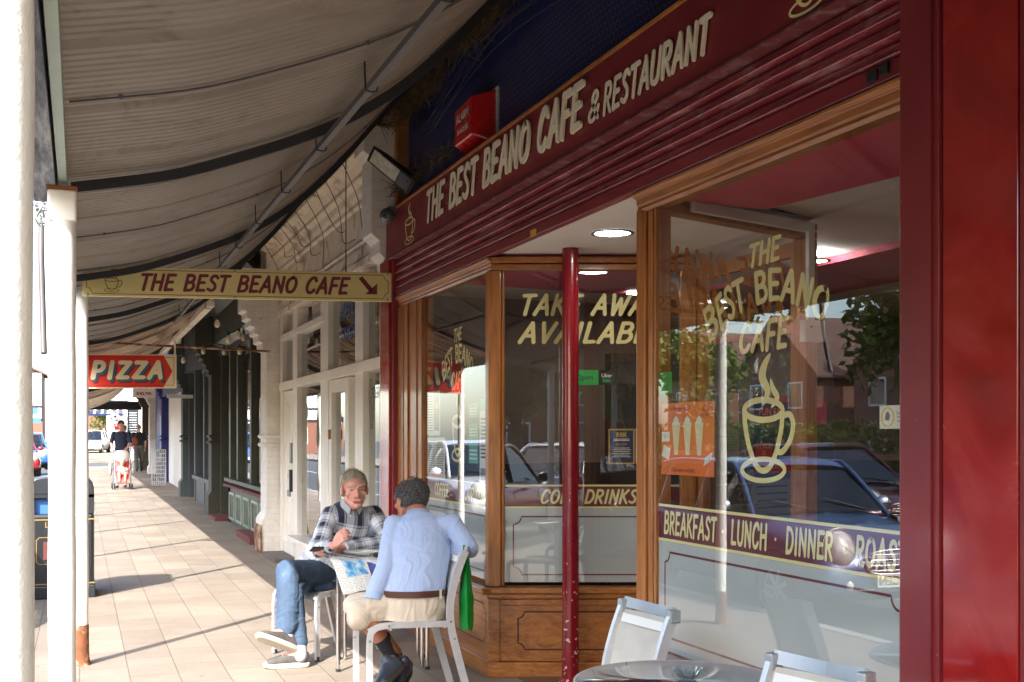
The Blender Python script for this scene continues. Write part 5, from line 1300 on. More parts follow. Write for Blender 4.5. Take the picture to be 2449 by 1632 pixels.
# ================================================================== trees and hedge across the road
def leaf_mat():
    t = NT('leaves'); n = t.noise(.9, 4); n2 = t.noise(11, 2)
    col = t.mix(n2, t.ramp(n, [(.35, srgb(60, 86, 34)), (.65, srgb(116, 140, 56))]), t.ramp(n, [(.35, srgb(66, 88, 32)), (.65, srgb(128, 140, 60))]))
    p = t.bsdf(col, .55); tr = t.n('BsdfTranslucent'); t.l(col, tr.inputs[0]); mx = t.n('MixShader'); mx.inputs[0].default_value = .25
    t.l(p.outputs[0], mx.inputs[1]); t.l(tr.outputs[0], mx.inputs[2]); t.l(mx.outputs[0], t.out.inputs[0]); MT['leaves'] = t.m
    M('bark', srgb(84, 70, 56), .9, var=.3, bump=.6)
leaf_mat()
def make_tree(label, h=8, cr_=3.0, n=5200, seed=1, leaf=.13, group='trees across the road', trunk=True):
    r_ = random.Random(seed); r = local(root('broadleaf_tree', label, 'tree', (0, 0, 0), group)); m = MB()
    if trunk:
        m.tube([(0, 0, 0), (.05, .02, h * .2), (-.05, 0, h * .42)], [.26, .2, .15], 10)
        lim = []
        for i in range(7):
            a = r_.random() * 6.28; e = Vector((math.cos(a) * cr_ * .6, math.sin(a) * cr_ * .6, h * r_.uniform(.55, .85))); b = Vector((0, 0, h * r_.uniform(.25, .42)))
            m.tube([b, b.lerp(e, .5) + Vector((0, 0, .2)), e], [.11, .07, .03], 7)
        part('trunk', m, 'bark', r)
    cl = [(Vector((r_.gauss(0, .5) * cr_, r_.gauss(0, .5) * cr_, h * .60 + r_.gauss(0, .17) * h)), r_.uniform(.25, .5) * cr_) for _ in range(26)]
    vs = []; fs = []
    for i in range(n):
        c, rad = cl[r_.randrange(26)]; d = Vector((r_.gauss(0, 1), r_.gauss(0, 1), r_.gauss(0, 1))).normalized() * rad * (r_.random() ** .4)
        p = c + d; p.z = max(p.z, h * .25)
        u = Vector((r_.gauss(0, 1), r_.gauss(0, 1), r_.gauss(0, .6))).normalized(); w = u.cross(Vector((r_.gauss(0, 1), r_.gauss(0, 1), r_.gauss(0, 1)))).normalized()
        s_ = leaf * r_.uniform(.7, 1.5); k = len(vs)
        vs += [p - u * s_, p + w * s_ * .55, p + u * s_, p - w * s_ * .55]; fs.append((k, k + 1, k + 2, k + 3))
    part('crown', MB().add(vs, fs), 'leaves', r); return r
t1 = make_tree('broad green tree mirrored at the right of the large window', 8, 3.0, 7000, 1); t1.location = (-15.5, 24.0, -.1)
t2 = make_tree('dense rounded tree standing farther along the opposite pavement', 7, 2.6, 6000, 2, .14); t2.location = (-14.5, 18.0, -.1)
for i, (x, y, z, src, l_) in enumerate(((-15, 40, 0, t1, 'tall tree before the fourth house across the street'), (-13.5, 11.5, 0, t1, 'tall tree across the road straight opposite the cafe'), (-14.5, 4, 0, t2, 'rounded tree across the road beside the camera'), (-13.5, -6, 0, t1, 'tall tree across the road behind the camera'), (6, 120, .4, t2, 'bright green tree at the far end of the pavement'))):
    dup(src, (x, y, z), i * 1.3, l_)
t3 = dup(t2, (3.0, 118, .3), 1, 'green tree beside the far orange building')
def hedge(x0, x1, y0, y1, h, label, n=14000):
    r_ = random.Random(9); vs = []; fs = []
    for i in range(n):
        p = Vector((r_.uniform(x0, x1), r_.uniform(y0, y1), h * (r_.random() ** .6) + .15 * math.sin(i * .001 * 50))); u = Vector((r_.gauss(0, 1), r_.gauss(0, 1), r_.gauss(0, 1))).normalized(); w = u.cross(Vector((0, .3, 1))).normalized(); s_ = .1; k = len(vs)
        vs += [p - u * s_, p + w * s_ * .6, p + u * s_, p - w * s_ * .6]; fs.append((k, k + 1, k + 2, k + 3))
    return solo('hedge', MB().add(vs, fs), 'leaves', label, 'hedge')
hedge(-16, -15, 5, 58, 1.9, 'clipped green hedge in front of the houses across the street')
fn = root('rail_fence', 'low wooden rail fence along the opposite pavement', 'fence', (-13.2, 18, 0)); m = MB()
for z in (.5, .95): m.box(-13.22, -13.16, 4, 34, z, z + .14)
part('rail', m, 'pale_wood', fn)
for i in range(13): part('fence_post', MB().box(-13.3, -13.18, 4 + i * 2.5, 4.12 + i * 2.5, 0, 1.25), 'pale_wood', fn)

for i, (x, y, src, l_) in enumerate(((-9.5, -26, t2, 'rounded tree standing down the road behind the camera'), (-3.5, -33, t1, 'tall tree closing the view behind the camera'), (-14, -20, t1, 'tall tree on the corner behind the camera'), (-8, -38, t2, 'rounded tree before the houses behind the camera'))): dup(src, (x, y, 0), i * 1.1 + .4, l_)
for i, (x, l_) in enumerate(((-14, 'brick gabled house behind the camera, left of the pair'), (-3, 'brick gabled house behind the camera, right of the pair'))): dup(h0, (x, -44, -.1), R(180), l_)
# ================================================================== furniture
def rect_tube(m, pts, w, d, side):
    """flat bar swept along pts; side = unit vector of the bar's width"""
    side = Vector(side).normalized(); P = [Vector(p) for p in pts]; vs = []
    for i, p in enumerate(P):
        t = (P[min(i + 1, len(P) - 1)] - P[max(i - 1, 0)]).normalized(); q = t.cross(side).normalized()
        vs += [p + side * w / 2 + q * d / 2, p - side * w / 2 + q * d / 2, p - side * w / 2 - q * d / 2, p + side * w / 2 - q * d / 2]
    fs = [(i * 4 + k, i * 4 + (k + 1) % 4, i * 4 + 4 + (k + 1) % 4, i * 4 + 4 + k) for i in range(len(P) - 1) for k in range(4)]
    n = len(vs); fs += [(0, 1, 2, 3)[::-1], (n - 4, n - 3, n - 2, n - 1)]
    return m.add(vs, fs)
t = NT('sling_fabric')
w1 = t.n('TexWave', wave_type='BANDS', bands_direction='Z'); w1.inputs['Scale'].default_value = 160; t.l(t.coord(), w1.inputs[0])
t.bsdf(t.ramp(t.noise(7, 3), [(.3, srgb(186, 182, 170)), (.7, srgb(206, 202, 192))]), .6, 0, t.bump(w1.outputs[0], .2, .001)); MT['sling_fabric'] = t.m
M('white_sling', srgb(232, 232, 226), .5, var=.03, bump=.1)
def make_chair(name, label, hw=.225, arms=False, sling='sling_fabric', capped=True):
    r = local(root(name, label, 'chair', (0, 0, 0), 'aluminium cafe chairs on the pavement'))
    for s in (-1, 1):
        x = s * hw; m = MB()
        rect_tube(m, cr([(x, -.25, .008), (x, -.25, .2), (x, -.25, .36), (x, -.235, .425), (x, -.17, .452), (x, 0, .452), (x, .20, .448)], 4), .022, .034, (1, 0, 0)); lg = part('front_leg', m, 'aluminium', r)
        part('foot_cap', MB().cyl((x, -.25, 0), (x, -.25, .03), .017, 10), 'black_rubber', lg)
        m = MB(); rect_tube(m, cr([(x * 1.0, .335, .008), (x, .27, .24), (x, .222, .45), (x, .225, .60), (x, .262, .74), (x, .31, .865)], 4), .022, .042, (1, 0, 0)); lg = part('back_leg', m, 'aluminium', r)
        for (yy, zz) in ((.222, .46), (-.14, .452), (.245, .36), (-.25, .37)):
            part('rivet', MB().ell((x + s * .012, yy, zz), (.003, .007, .007), 8, 6), 'galvanised', lg)
        if capped: part('corner_cap', MB().box(x - .018, x + .018, .285, .335, .83, .885), 'satin_grey', lg, bevel=.006)
    m = MB(); g = 10; vs = []; fs = []
    for j in range(g + 1):
        for i in range(g + 1):
            x = -hw + .01 + (2 * hw - .02) * i / g; y = -.235 + .43 * j / g; z = .452 - .012 * math.sin(math.pi * i / g) - (.03 * max(0, 1 - j / 1.5))
            vs.append((x, y, z))
    n = len(vs); vs += [(x, y, z - .006) for x, y, z in vs]
    for j in range(g):
        for i in range(g): a = j * (g + 1) + i; fs += [(a, a + 1, a + g + 2, a + g + 1), (n + a, n + a + g + 1, n + a + g + 2, n + a + 1)]
    part('seat', m.add(vs, fs, True), 'white_sling', r)
    m = MB(); vs = []; fs = []
    yy = lambda z: float(np.interp(z, [.45, .60, .74, .865], [.222, .225, .262, .31]))
    for j in range(g + 1):
        for i in range(g + 1):
            x = -hw + .008 + (2 * hw - .016) * i / g; z = .50 + .342 * j / g; vs.append((x, yy(z) + .016 * math.sin(math.pi * i / g), z))
    n = len(vs); vs += [(x, y + .006, z) for x, y, z in vs]
    for j in range(g):
        for i in range(g): a = j * (g + 1) + i; fs += [(a, a + g + 1, a + g + 2, a + 1), (n + a, n + a + 1, n + a + g + 2, n + a + g + 1)]
    bk = part('backrest', m.add(vs, fs, True), sling, r)
    part('hem', MB().quad((-hw + .03, yy(.80) - .012, .795), (hw - .03, yy(.80) - .012, .795), (hw - .03, yy(.83) - .012, .83), (-hw + .03, yy(.83) - .012, .83)), 'white_sling', bk)
    m = MB(); rect_tube(m, cr([(-hw, .312, .872), (-hw * .5, .342, .862), (0, .354, .857), (hw * .5, .342, .862), (hw, .312, .872)], 4), .044, .016, (0, .25, .97)); part('top_rail', m, 'satin_grey', r)
    m = MB(); m.cyl((-hw, -.13, .432), (hw, -.13, .432), .010, 8).cyl((-hw, .19, .432), (hw, .19, .432), .010, 8); part('cross_rail', m, 'aluminium', r)
    return r
ch = make_chair('cafe_chair', 'cream aluminium chair between the round table and the varnished window post', .178)
ch.scale.z = .97; ch.location = (1.83, 4.15, -.0); ch.rotation_euler.z = R(-84)
dup(ch, (1.76, 2.86, 0), R(-77), 'cream aluminium chair at the bottom right, near side of the round table')
cB = make_chair('cafe_chair', 'white aluminium chair turned sideways under the man in the blue shirt', .225, sling='white_sling', capped=False)
cB.location = (1.80, 6.66, 0); cB.rotation_euler.z = R(-93)
dup(cB, (1.62, 8.20, 0), R(-60), 'white aluminium chair under the man in the checked shirt')
# round glass table
rt = root('round_table', 'round dark glass table with thin metal rim at the bottom of the frame', 'table', (1.864, 3.41, 0))
tx, ty = 1.864, 3.41
M('dark_glass', srgb(40, 46, 52), .04, coat=1, var=.05, bump=0)
part('tabletop', MB().lathe([(.0001, .716), (.343, .716), (.343, .722), (.0001, .722)], (tx, ty, 0), 64), 'dark_glass', rt)
part('rim', MB().tube([(tx + .349 * math.cos(a), ty + .349 * math.sin(a), .717) for a in [i / 48 * 2 * math.pi for i in range(48)]], .0065, 8, closed=True), 'aluminium', rt)
for i in range(4):
    a = R(45 + 90 * i); part('leg', MB().tube(cr([(tx + .30 * math.cos(a), ty + .30 * math.sin(a), .70), (tx + .15 * math.cos(a), ty + .15 * math.sin(a), .60), (tx + .12 * math.cos(a), ty + .12 * math.sin(a), .3), (tx + .27 * math.cos(a), ty + .27 * math.sin(a), .01)], 4), .012, 8), 'aluminium', rt)
p = W(1644, 1622, Z=.724)
t = NT('cut_glass'); g_ = t.n('BsdfGlass'); g_.inputs['Roughness'].default_value = .02; g_.inputs[0].default_value = (.93, .96, .97, 1); t.l(g_.outputs[0], t.out.inputs[0]); MT['cut_glass'] = t.m
m = MB(); vs = []; fs = []; n = 48; prof = [(.0001, .003), (.026, .003), (.036, .014), (.048, .034), (.050, .036), (.044, .036), (.032, .016), (.022, .008), (.0001, .008)]
for r_, z in prof:
    for k in range(n): f_ = 1 + (.06 if k % 4 < 2 else -.05) * (1 if r_ > .03 else 0); a = 2 * math.pi * k / n; vs.append((p.x + r_ * f_ * math.cos(a), p.y + r_ * f_ * math.sin(a), .722 + z))
fs = [(i * n + k, i * n + (k + 1) % n, (i + 1) * n + (k + 1) % n, (i + 1) * n + k) for i in range(len(prof) - 1) for k in range(n)]
solo('ashtray', m.add(vs, fs), 'cut_glass', 'fluted clear glass ashtray on the round dark table', 'ashtray')

# small square table between the two men
TA = Vector((.975, -.22, 0)).normalized(); TB = Vector((.22, .975, 0)).normalized(); TO = Vector((1.55, 7.46, 0))
tb = root('square_table', 'small square table with doubled tubular steel legs between the two men', 'table', tuple(TO + (TA + TB) * .31))
m = MB(); m.obox(TO + TA * .31 + TB * .23 + Vector((0, 0, .708)), TA * .62, TB * .46, (0, 0, .022)); part('tabletop', m, 'aluminium', tb, bevel=.004)
for i, (a, b) in enumerate(((.02, .02), (.60, .02), (.60, .44), (.02, .44))):
    P_ = TO + TA * a + TB * b; q_ = TO + TA * .31 + TB * .31; inw = (q_ - P_).normalized()
    m = MB(); m.tube(cr([P_ + Vector((0, 0, .01)), P_ + Vector((0, 0, .3)), P_ + Vector((0, 0, .62)), P_ + inw * .02 + Vector((0, 0, .675)), P_ + inw * .08 + Vector((0, 0, .69))], 4), .0135, 10)
    lg = part('leg', m, 'chrome', tb)
    if i: part('brace_leg', MB().tube([P_ + TB * -.0 + inw * .045 + Vector((0, 0, .01)), P_ + inw * .045 + Vector((0, 0, .68))], .012, 10), 'chrome', lg)
    part('foot_cap', MB().cyl(P_, P_ + Vector((0, 0, .02)), .016, 10), 'black_rubber', lg)
# newspaper: lies on the table and hangs over its near edge
def news():
    t = NT('newsprint')
    at = t.n('Attribute', attribute_name='page'); sp = t.n('SeparateXYZ'); t.l(at.outputs['Vector'], sp.inputs[0]); u, v = sp.outputs[0], sp.outputs[1]
    lines = t.math('GREATER_THAN', t.math('FRACT', t.math('MULTIPLY', v, 46)), .5)
    words = t.math('GREATER_THAN', t.noise(60, 2, .5, at.outputs['Vector']), .47)
    colm = t.math('GREATER_THAN', t.math('FRACT', t.math('MULTIPLY', u, 5)), .1)
    ink = t.math('MULTIPLY', t.math('MULTIPLY', lines, words), t.math('MULTIPLY', colm, .55))
    col = t.mix(ink, srgb(214, 214, 208), srgb(70, 72, 76))
    def boxm(a, b, c, d): return t.math('MULTIPLY', t.math('MULTIPLY', t.math('GREATER_THAN', u, a), t.math('LESS_THAN', u, b)), t.math('MULTIPLY', t.math('GREATER_THAN', v, c), t.math('LESS_THAN', v, d)))
    pic = t.ramp(t.noise(9, 4, .6, at.outputs['Vector']), [(.35, srgb(40, 110, 170)), (.5, srgb(110, 170, 205)), (.62, srgb(206, 200, 180)), (.72, srgb(214, 130, 70))])
    col = t.mix(boxm(.16, .52, .22, .56), col, pic)
    col = t.mix(boxm(.56, .96, .06, .40), col, t.ramp(t.noise(5, 3, .5, at.outputs['Vector']), [(.4, srgb(56, 60, 120)), (.6, srgb(70, 90, 160)), (.7, srgb(60, 160, 210))]))
    col = t.mix(boxm(.1, .5, .80, .86), col, srgb(40, 42, 48))
    t.bsdf(col, .7); MT['newsprint'] = t.m
news()
def newspaper():
    # page corners: on the table, then hanging over the near edge towards the camera
    vs = []; uv = []; n, k = 24, 26
    A = TO + TA * -.035 + TB * .20; ux = (TA * .92 + TB * -.10).normalized(); vy = -TB
    for j in range(k + 1):
        d = .46 * j / k                              # distance along the page, towards the camera
        for i in range(n + 1):
            a = .40 * i / n
            edge = .205 + .02 * math.sin(a * 9)      # where the table ends
            base = A + ux * a
            lz = .724 + .012 * math.sin(a * 14 + d * 6) ** 2 + .004
            if d < edge: p = base + vy * d; p.z = lz
            else:
                e = d - edge; ang = min(1.25, e / .05); p = base + vy * (edge + .035 * math.sin(ang) + max(0, e - .0625) * .30) ; p.z = lz - .035 * (1 - math.cos(ang)) - max(0, e - .0625) * .95
                p += ux * (e * .35) + Vector((0, -.01 * math.sin(a * 22), 0))
            vs.append(p); uv.append((a / .40, 1 - j / k, 0))
    N = len(vs); vs += [p + Vector((0, -.002, -.004)) for p in vs]; uv += uv
    fs = []
    for j in range(k):
        for i in range(n): a = j * (n + 1) + i; fs += [(a, a + n + 1, a + n + 2, a + 1), (N + a, N + a + 1, N + a + n + 2, N + a + n + 1)]
    m = MB().add(vs, fs, True); o = solo('newspaper', m, 'newsprint', 'open newspaper with blue pictures draped over the near edge of the square table', 'newspaper')
    at = o.data.attributes.new('page', 'FLOAT_VECTOR', 'POINT'); at.data.foreach_set('vector', np.array(uv, dtype=np.float32).ravel())
newspaper()
pc = W(870, 1326, Z=.745); px_, py_ = 1.80, 7.60
pl_ = root('oval_plate', 'long white oval plate with crumpled napkin resting on the newspaper', 'plate', (px_, py_, .742))
vs = []; fs = []; n = 48; prof = [(.0001, 0), (.10, 0), (.135, .014), (.165, .022), (.168, .025), (.13, .019), (.10, .006), (.0001, .005)]
for r_, z in prof:
    for k_ in range(n): a = 2 * math.pi * k_ / n; q_ = TA * (r_ * math.cos(a)) + TB * (r_ * .62 * math.sin(a)); vs.append((px_ + q_.x, py_ + q_.y, .744 + z))
fs = [(i * n + k_, i * n + (k_ + 1) % n, (i + 1) * n + (k_ + 1) % n, (i + 1) * n + k_) for i in range(len(prof) - 1) for k_ in range(n)]
part('dish', MB().add(vs, fs, True), M('china', srgb(226, 228, 226), .15, var=.02, bump=0, coat=.5).name, pl_)
m = MB(); rr = random.Random(4); vs = []; g = 12
for j in range(g + 1):
    for i in range(g + 1): vs.append((px_ - .07 + .14 * i / g + rr.uniform(-.004, .004), py_ - .045 + .09 * j / g + rr.uniform(-.004, .004), .756 + rr.random() * .018 * math.sin(math.pi * i / g) * math.sin(math.pi * j / g) + .002))
part('napkin', m.add(vs, [(j * (g + 1) + i, j * (g + 1) + i + 1, (j + 1) * (g + 1) + i + 1, (j + 1) * (g + 1) + i) for j in range(g) for i in range(g)]), 'white_ink', pl_)
so = TO + TA * .30 + TB * .02
sgl = root('sunglasses', 'dark folded glasses lying on the newspaper by the plate', 'glasses', (so.x, so.y, .745))
for s in (-1, 1): part('lens', MB().ell((so.x + s * .032, so.y, .757), (.026, .006, .017), 14, 8), 'black_plastic', sgl)
part('frame', MB().tube(cr([(so.x - .06, so.y + .05, .75), (so.x - .062, so.y, .768), (so.x, so.y - .004, .764), (so.x + .062, so.y, .768), (so.x + .06, so.y + .05, .75)], 4), .0025, 6), 'black_plastic', sgl)
# green carrier bag on the chair back
def bag():
    r_ = random.Random(8); vs = []; n, k = 18, 16; cx, cy = 2.13, 6.50
    for s in (-1, 1):
        for j in range(k + 1):
            z = .83 - .41 * j / k
            for i in range(n + 1):
                a = -.13 + .26 * i / n; wz = .55 + .45 * min(1, (j / k) * 1.9); edge = math.sin(math.pi * i / n) ** .5
                q_ = Vector((a * wz, 0, 0)); th = s * (.012 + .030 * min(1, j / k * 1.5)) * edge
                nz = .012 * noise.noise(Vector((a * 14, z * 9, s * 3))) + .006 * noise.noise(Vector((a * 40, z * 22, s * 5)))
                d = Vector((.25, .97, 0)); e = Vector((.97, -.25, 0))
                p = Vector((cx, cy, z - (.02 * abs(math.sin(i * .7)) if j == k else 0))) + e * (th + nz) + d * (a * wz)
                vs.append(p)
    N = (n + 1) * (k + 1); fs = []
    for j in range(k):
        for i in range(n): a = j * (n + 1) + i; fs += [(a, a + 1, a + n + 2, a + n + 1), (N + a, N + a + n + 1, N + a + n + 2, N + a + 1)]
    t = NT('green_plastic'); pr_ = t.bsdf(srgb(20, 150, 62), .35, 0, t.bump(t.noise(40, 4), .4, .004)); pr_.inputs['Transmission Weight'].default_value = 0
    tr_ = t.n('BsdfTranslucent'); tr_.inputs[0].default_value = c4(srgb(30, 180, 80)); mx = t.n('MixShader'); mx.inputs[0].default_value = .4; t.l(pr_.outputs[0], mx.inputs[1]); t.l(tr_.outputs[0], mx.inputs[2]); t.l(mx.outputs[0], t.out.inputs[0]); MT['green_plastic'] = t.m
    o = root('carrier_bag', 'crumpled green plastic carrier bag hanging from the chair back', 'bag', (cx, cy, .42)); part('bag', MB().add(vs, fs, True), 'green_plastic', o)
    part('handle', MB().tube(cr([(cx - .01, cy - .04, .82), (cx - .03, cy - .06, .875), (cx - .02, cy - .02, .885), (cx, cy + .03, .82)], 5), .008, 6), 'green_plastic', o)
bag()

# ================================================================== things on the wall
a = W(884, 366, X=2.12); b = W(984, 449, X=2.40)
fl_ = root('floodlight', 'old floodlight with cracked pale glass above the camera dome', 'floodlight', tuple(b))
d_ = (b - a); L_ = d_.length; d_.normalize(); side = Vector((.1, 1, .1)); side = (side - d_ * side.dot(d_)).normalized(); up = side.cross(d_).normalized()
if up.z < 0: up = -up
c_ = (a + b) / 2; nr = Vector((-.35, -.75, -.56)); nr = (nr - d_ * nr.dot(d_)).normalized(); side = d_.cross(nr).normalized(); up = -nr
part('housing', MB().add([c_ + d_ * (i * L_ / 2) * (1 if k < 0 else .6) + side * j * (.07 if k < 0 else .045) + up * (0 if k < 0 else .10) for k in (-1, 1) for j in (-1, 1) for i in (-1, 1)], [(0, 2, 3, 1), (4, 5, 7, 6), (0, 1, 5, 4), (1, 3, 7, 5), (3, 2, 6, 7), (2, 0, 4, 6)]), 'black_iron', fl_, bevel=.006)
part('glass', MB().obox(c_ + nr * .004 - d_ * .06, d_ * L_ * .60, side * .105, up * .008), M('cracked_glass', srgb(214, 210, 190), .4, var=.2, scale=30, bump=.3).name, fl_)
part('gasket', MB().obox(c_ + nr * .004 + d_ * L_ * .32, d_ * L_ * .27, side * .105, up * .008), 'grey_plastic', fl_)
part('bracket', MB().tube([c_ + up * .08, b + Vector((.12, .05, .12))], .012, 6), 'rusty_iron', fl_)
q_ = W(926, 516, X=2.33)
o = root('cctv_dome', 'small grey dome camera on the corner of the maroon fascia', 'security camera', tuple(q_))
part('dome', MB().ell(q_, .062, 24, 16), 'grey_plastic', o); n_ = (Vector((0, 0, CAMZ)) - q_ + Vector((-2.2, 2.5, -1))).normalized(); rot = n_.to_track_quat('Z', 'Y').to_matrix()
part('lens_ring', MB().ell(q_ + n_ * .045, (.034, .034, .022), 20, 8, rot), 'galvanised', o); part('lens', MB().ell(q_ + n_ * .058, (.022, .022, .014), 16, 8, rot), 'black_plastic', o)
part('bracket', MB().box(q_.x, 2.44, q_.y - .03, q_.y + .03, q_.z - .02, q_.z + .07), 'grey_plastic', o)
# alarm box
o = root('alarm_box', 'red alarm box with curved white lettering on the dark blue board', 'alarm box', (2.5, 7.40, 3.4))
poly = [(0, .00), (.40, .0), (.44, .12), (.40, .31), (.04, .31), (0, .12)]
F0 = [(2.40, 7.22, 3.51), (2.40, 7.58, 3.51), (2.40, 7.58, 3.74), (2.40, 7.22, 3.76)]
B0 = [(2.555, 7.14, 3.44), (2.555, 7.66, 3.44), (2.555, 7.66, 3.78), (2.555, 7.14, 3.80)]
part('case', MB().add(F0 + B0, [(0, 3, 2, 1), (4, 5, 6, 7), (0, 1, 5, 4), (1, 2, 6, 5), (2, 3, 7, 6), (3, 0, 4, 7)]), 'red_paint', o, bevel=.01)
part('back_plate', MB().box(2.545, 2.56, 7.12, 7.68, 3.42, 3.81), 'white_plastic', o)
m = MB(); text_on(m, 'ALARM', .085, (2.3985, 7.40, 3.67), (0, -1, 0), (0, 0, 1), .0005, bold=.001); text_on(m, '24 HOURS', .05, (2.3985, 7.40, 3.58), (0, -1, 0), (0, 0, 1), .0005, bold=.001)
part('lettering', m, 'white_ink', o)
# wire netting and straw
m = MB(); cs = .05; nx = int(6.3 / (cs * .866)); nz = int(1.1 / (cs * 1.5)) + 1; w_ = .0014
for i in range(nx):
    for k in range(nz * 1):
        y = 3.05 + (i + .5 * (k % 2)) * cs * .866 * 1.0; z = 3.40 + k * cs * .75; x = 2.50 - .03 * math.sin(y * 2) * math.sin(z * 3)
        h = cs / 2
        P_ = [(y, z + h), (y - h * .866, z + h / 2), (y - h * .866, z - h / 2), (y, z - h)]
        for (a0, b0), (a1, b1) in zip(P_[:-1], P_[1:]):
            dy, dz = a1 - a0, b1 - b0; L = math.hypot(dy, dz); ny, nz_ = -dz / L * w_, dy / L * w_
            m.quad((x, a0 + ny, b0 + nz_), (x, a1 + ny, b1 + nz_), (x, a1 - ny, b1 - nz_), (x, a0 - ny, b0 - nz_))
solo('wire_netting', m, 'wire', 'sagging hexagonal wire netting stretched over the dark blue board', 'netting')
m = MB(); rr = random.Random(12)
for k in range(7):
    z = 3.95 + .3 * rr.random(); a_ = 5.0 + rr.random() * 1.2; m.tube(cr([(2.47, a_, z - .10), (2.46, a_ + 1.4, z + .02 * rr.random()), (2.45, 8.2 + rr.random() * .6, z - .25 + rr.random() * .1)], 5), .0013, 5)
solo('plastic_strand', m, 'grey_conduit', 'pale slack strands running diagonally across the wire netting', 'strands', kind='stuff')
m = MB(); rr = random.Random(21)
for (cx, cy, cz_, sx, sy, sz, n) in ((2.38, 8.6, 4.12, .10, .8, .10, 600), (2.40, 7.2, 4.2, .1, .6, .07, 300), (2.42, 8.9, 3.55, .05, .35, .06, 170), (2.43, 8.0, 3.53, .03, .3, .04, 60)):
    for i in range(n):
        c = Vector((cx + rr.gauss(0, sx) * .5, cy + rr.gauss(0, sy) * .5, cz_ + rr.gauss(0, sz) * .6)); d = Vector((rr.gauss(0, .5), rr.gauss(0, 1), rr.gauss(0, .6))).normalized() * rr.uniform(.04, .13)
        m.tube([c - d, c + Vector((0, 0, rr.uniform(-.015, .015))), c + d], .0022, 3, cap=False)
solo('straw', m, 'straw', 'dry nesting straw stuffed between canopy and wall above the netting', 'straw', kind='stuff')
# coiled cables and ties beside the canopy edge beam
m = MB(); rr = random.Random(31)
for i in range(34):
    y = 6.4 + rr.random() * .8; z = 2.7 + rr.random() * .3; x = -.18 - rr.random() * .03; pts = [(x, y, z)]
    for k in range(3): pts.append((x + rr.uniform(-.03, .03), y + rr.uniform(-.12, .12), z - .03 * k + rr.uniform(-.06, .03)))
    m.tube(cr(pts, 4), .006, 6)
solo('tied_cable', m, 'cable_grey', 'pale cut cable ends bunched above the gutter, left of the second post', 'cables', kind='stuff')
m = MB(); m.tube(cr([(-.2, 7.6, 3.1), (-.21, 7.3, 2.7), (-.2, 7.2, 2.3), (-.19, 7.1, 2.0)], 5), .018, 8)
solo('drooping_cable', m, 'grey_conduit', 'thick dark cable drooping outside the gutter between the first two posts', 'cable')
# ================================================================== litter bin
bn = root('litter_bin', 'black litter bin with gold lines and rounded hood behind the white posts', 'litter bin', (-.16, 12.0, 0))
bx0, bx1, by0, by1 = -.46, .13, 11.75, 12.35
M('bin_black', srgb(34, 36, 40), .4, coat=.15, var=.08, bump=.05)
part('body', MB().box(bx0, bx1, by0, by1, .0, .80), 'bin_black', bn, bevel=.03)
part('plinth', MB().box(bx0 - .01, bx1 + .01, by0 - .01, by1 + .01, 0, .12), 'bin_black', bn, bevel=.01)
def arch(y0, y1):
    w = (bx1 - bx0) / 2; cx = (bx0 + bx1) / 2; pts = [(bx0, .98)] + [(cx - w * math.cos(a) * (1 if True else 0), 1.0 + .15 * math.sin(a) ** .6) for a in [math.pi * i / 14 for i in range(15)]] + [(bx1, .98)]
    return pts
hp = [(bx0, .98)] + [((bx0 + bx1) / 2 - .295 * math.copysign(abs(math.cos(a)) ** .5, math.cos(a)), .98 + .17 * math.sin(a) ** .6) for a in [math.pi * i / 16 for i in range(1, 16)]] + [(bx1, .98)]
for k, (a, b) in enumerate(((by0, by0 + .27), (by0 + .33, by1))): part('hood', MB().prism([(x, a, z) for x, z in hp], (0, b - a, 0)), 'bin_black', bn, bevel=.012)
m = MB()
for x in (bx0 + .03, bx1 - .03):
    for y in (by0 + .03, by1 - .03): m.box(x - .03, x + .03, y - .03, y + .03, .80, .98)
part('hood_pillar', m, 'bin_black', bn); part('blue_liner', MB().box(bx0 + .06, bx1 - .06, by0 + .06, by1 - .06, .79, .94), 'blue_ink', bn)
part('hood_beam', MB().box(bx0, bx1, by0, by1, .95, .985), 'bin_black', bn)
m = MB()
for z in (.74, .135): m.box(bx0 - .004, bx1 + .004, by0 - .004, by1 + .004, z, z + .012)
M('bin_gold', srgb(150, 124, 62), .5); part('gold_line', m, 'bin_gold', bn)
m = MB()
for i in range(16): x = bx0 + .03 + i * .034; m.box(x, x + .016, by0 - .008, by0 - .001, .15, .30)
part('ribbing', m, 'bin_black', bn)
m = MB(); fb_ = lambda x, y, d: Vector((x, by0 - .003 - d, y))
notched(fb_, bx0 + .08, bx1 - .08, .33, .58, .02, .008, m, .0005, 1); part('panel_frame', m, 'bin_gold', bn); part('panel_notice', MB().box(bx0 + .14, bx1 - .14, by0 - .006, by0, .37, .54), 'step_red', bn)
m = MB(); text_on(m, 'LITTER', .075, ((bx0 + bx1) / 2, by0 - .003, .695), (1, 0, 0), (0, 0, 1), .0005, bold=.001, spacing=1.3); part('lettering', m, 'bin_gold', bn)
# distant small bin
o = root('street_bin', 'small dark bin far down the kerb beyond the pram', 'bin', (-.25, 62, .3)); m = MB().box(-.3, .25, 61.8, 62.3, gz(62), gz(62) + .95); part('body', m, 'bin_black', o, bevel=.04); part('lid', MB().box(-.33, .28, 61.77, 62.33, gz(62) + .95, gz(62) + 1.05), 'bin_black', o, bevel=.03)
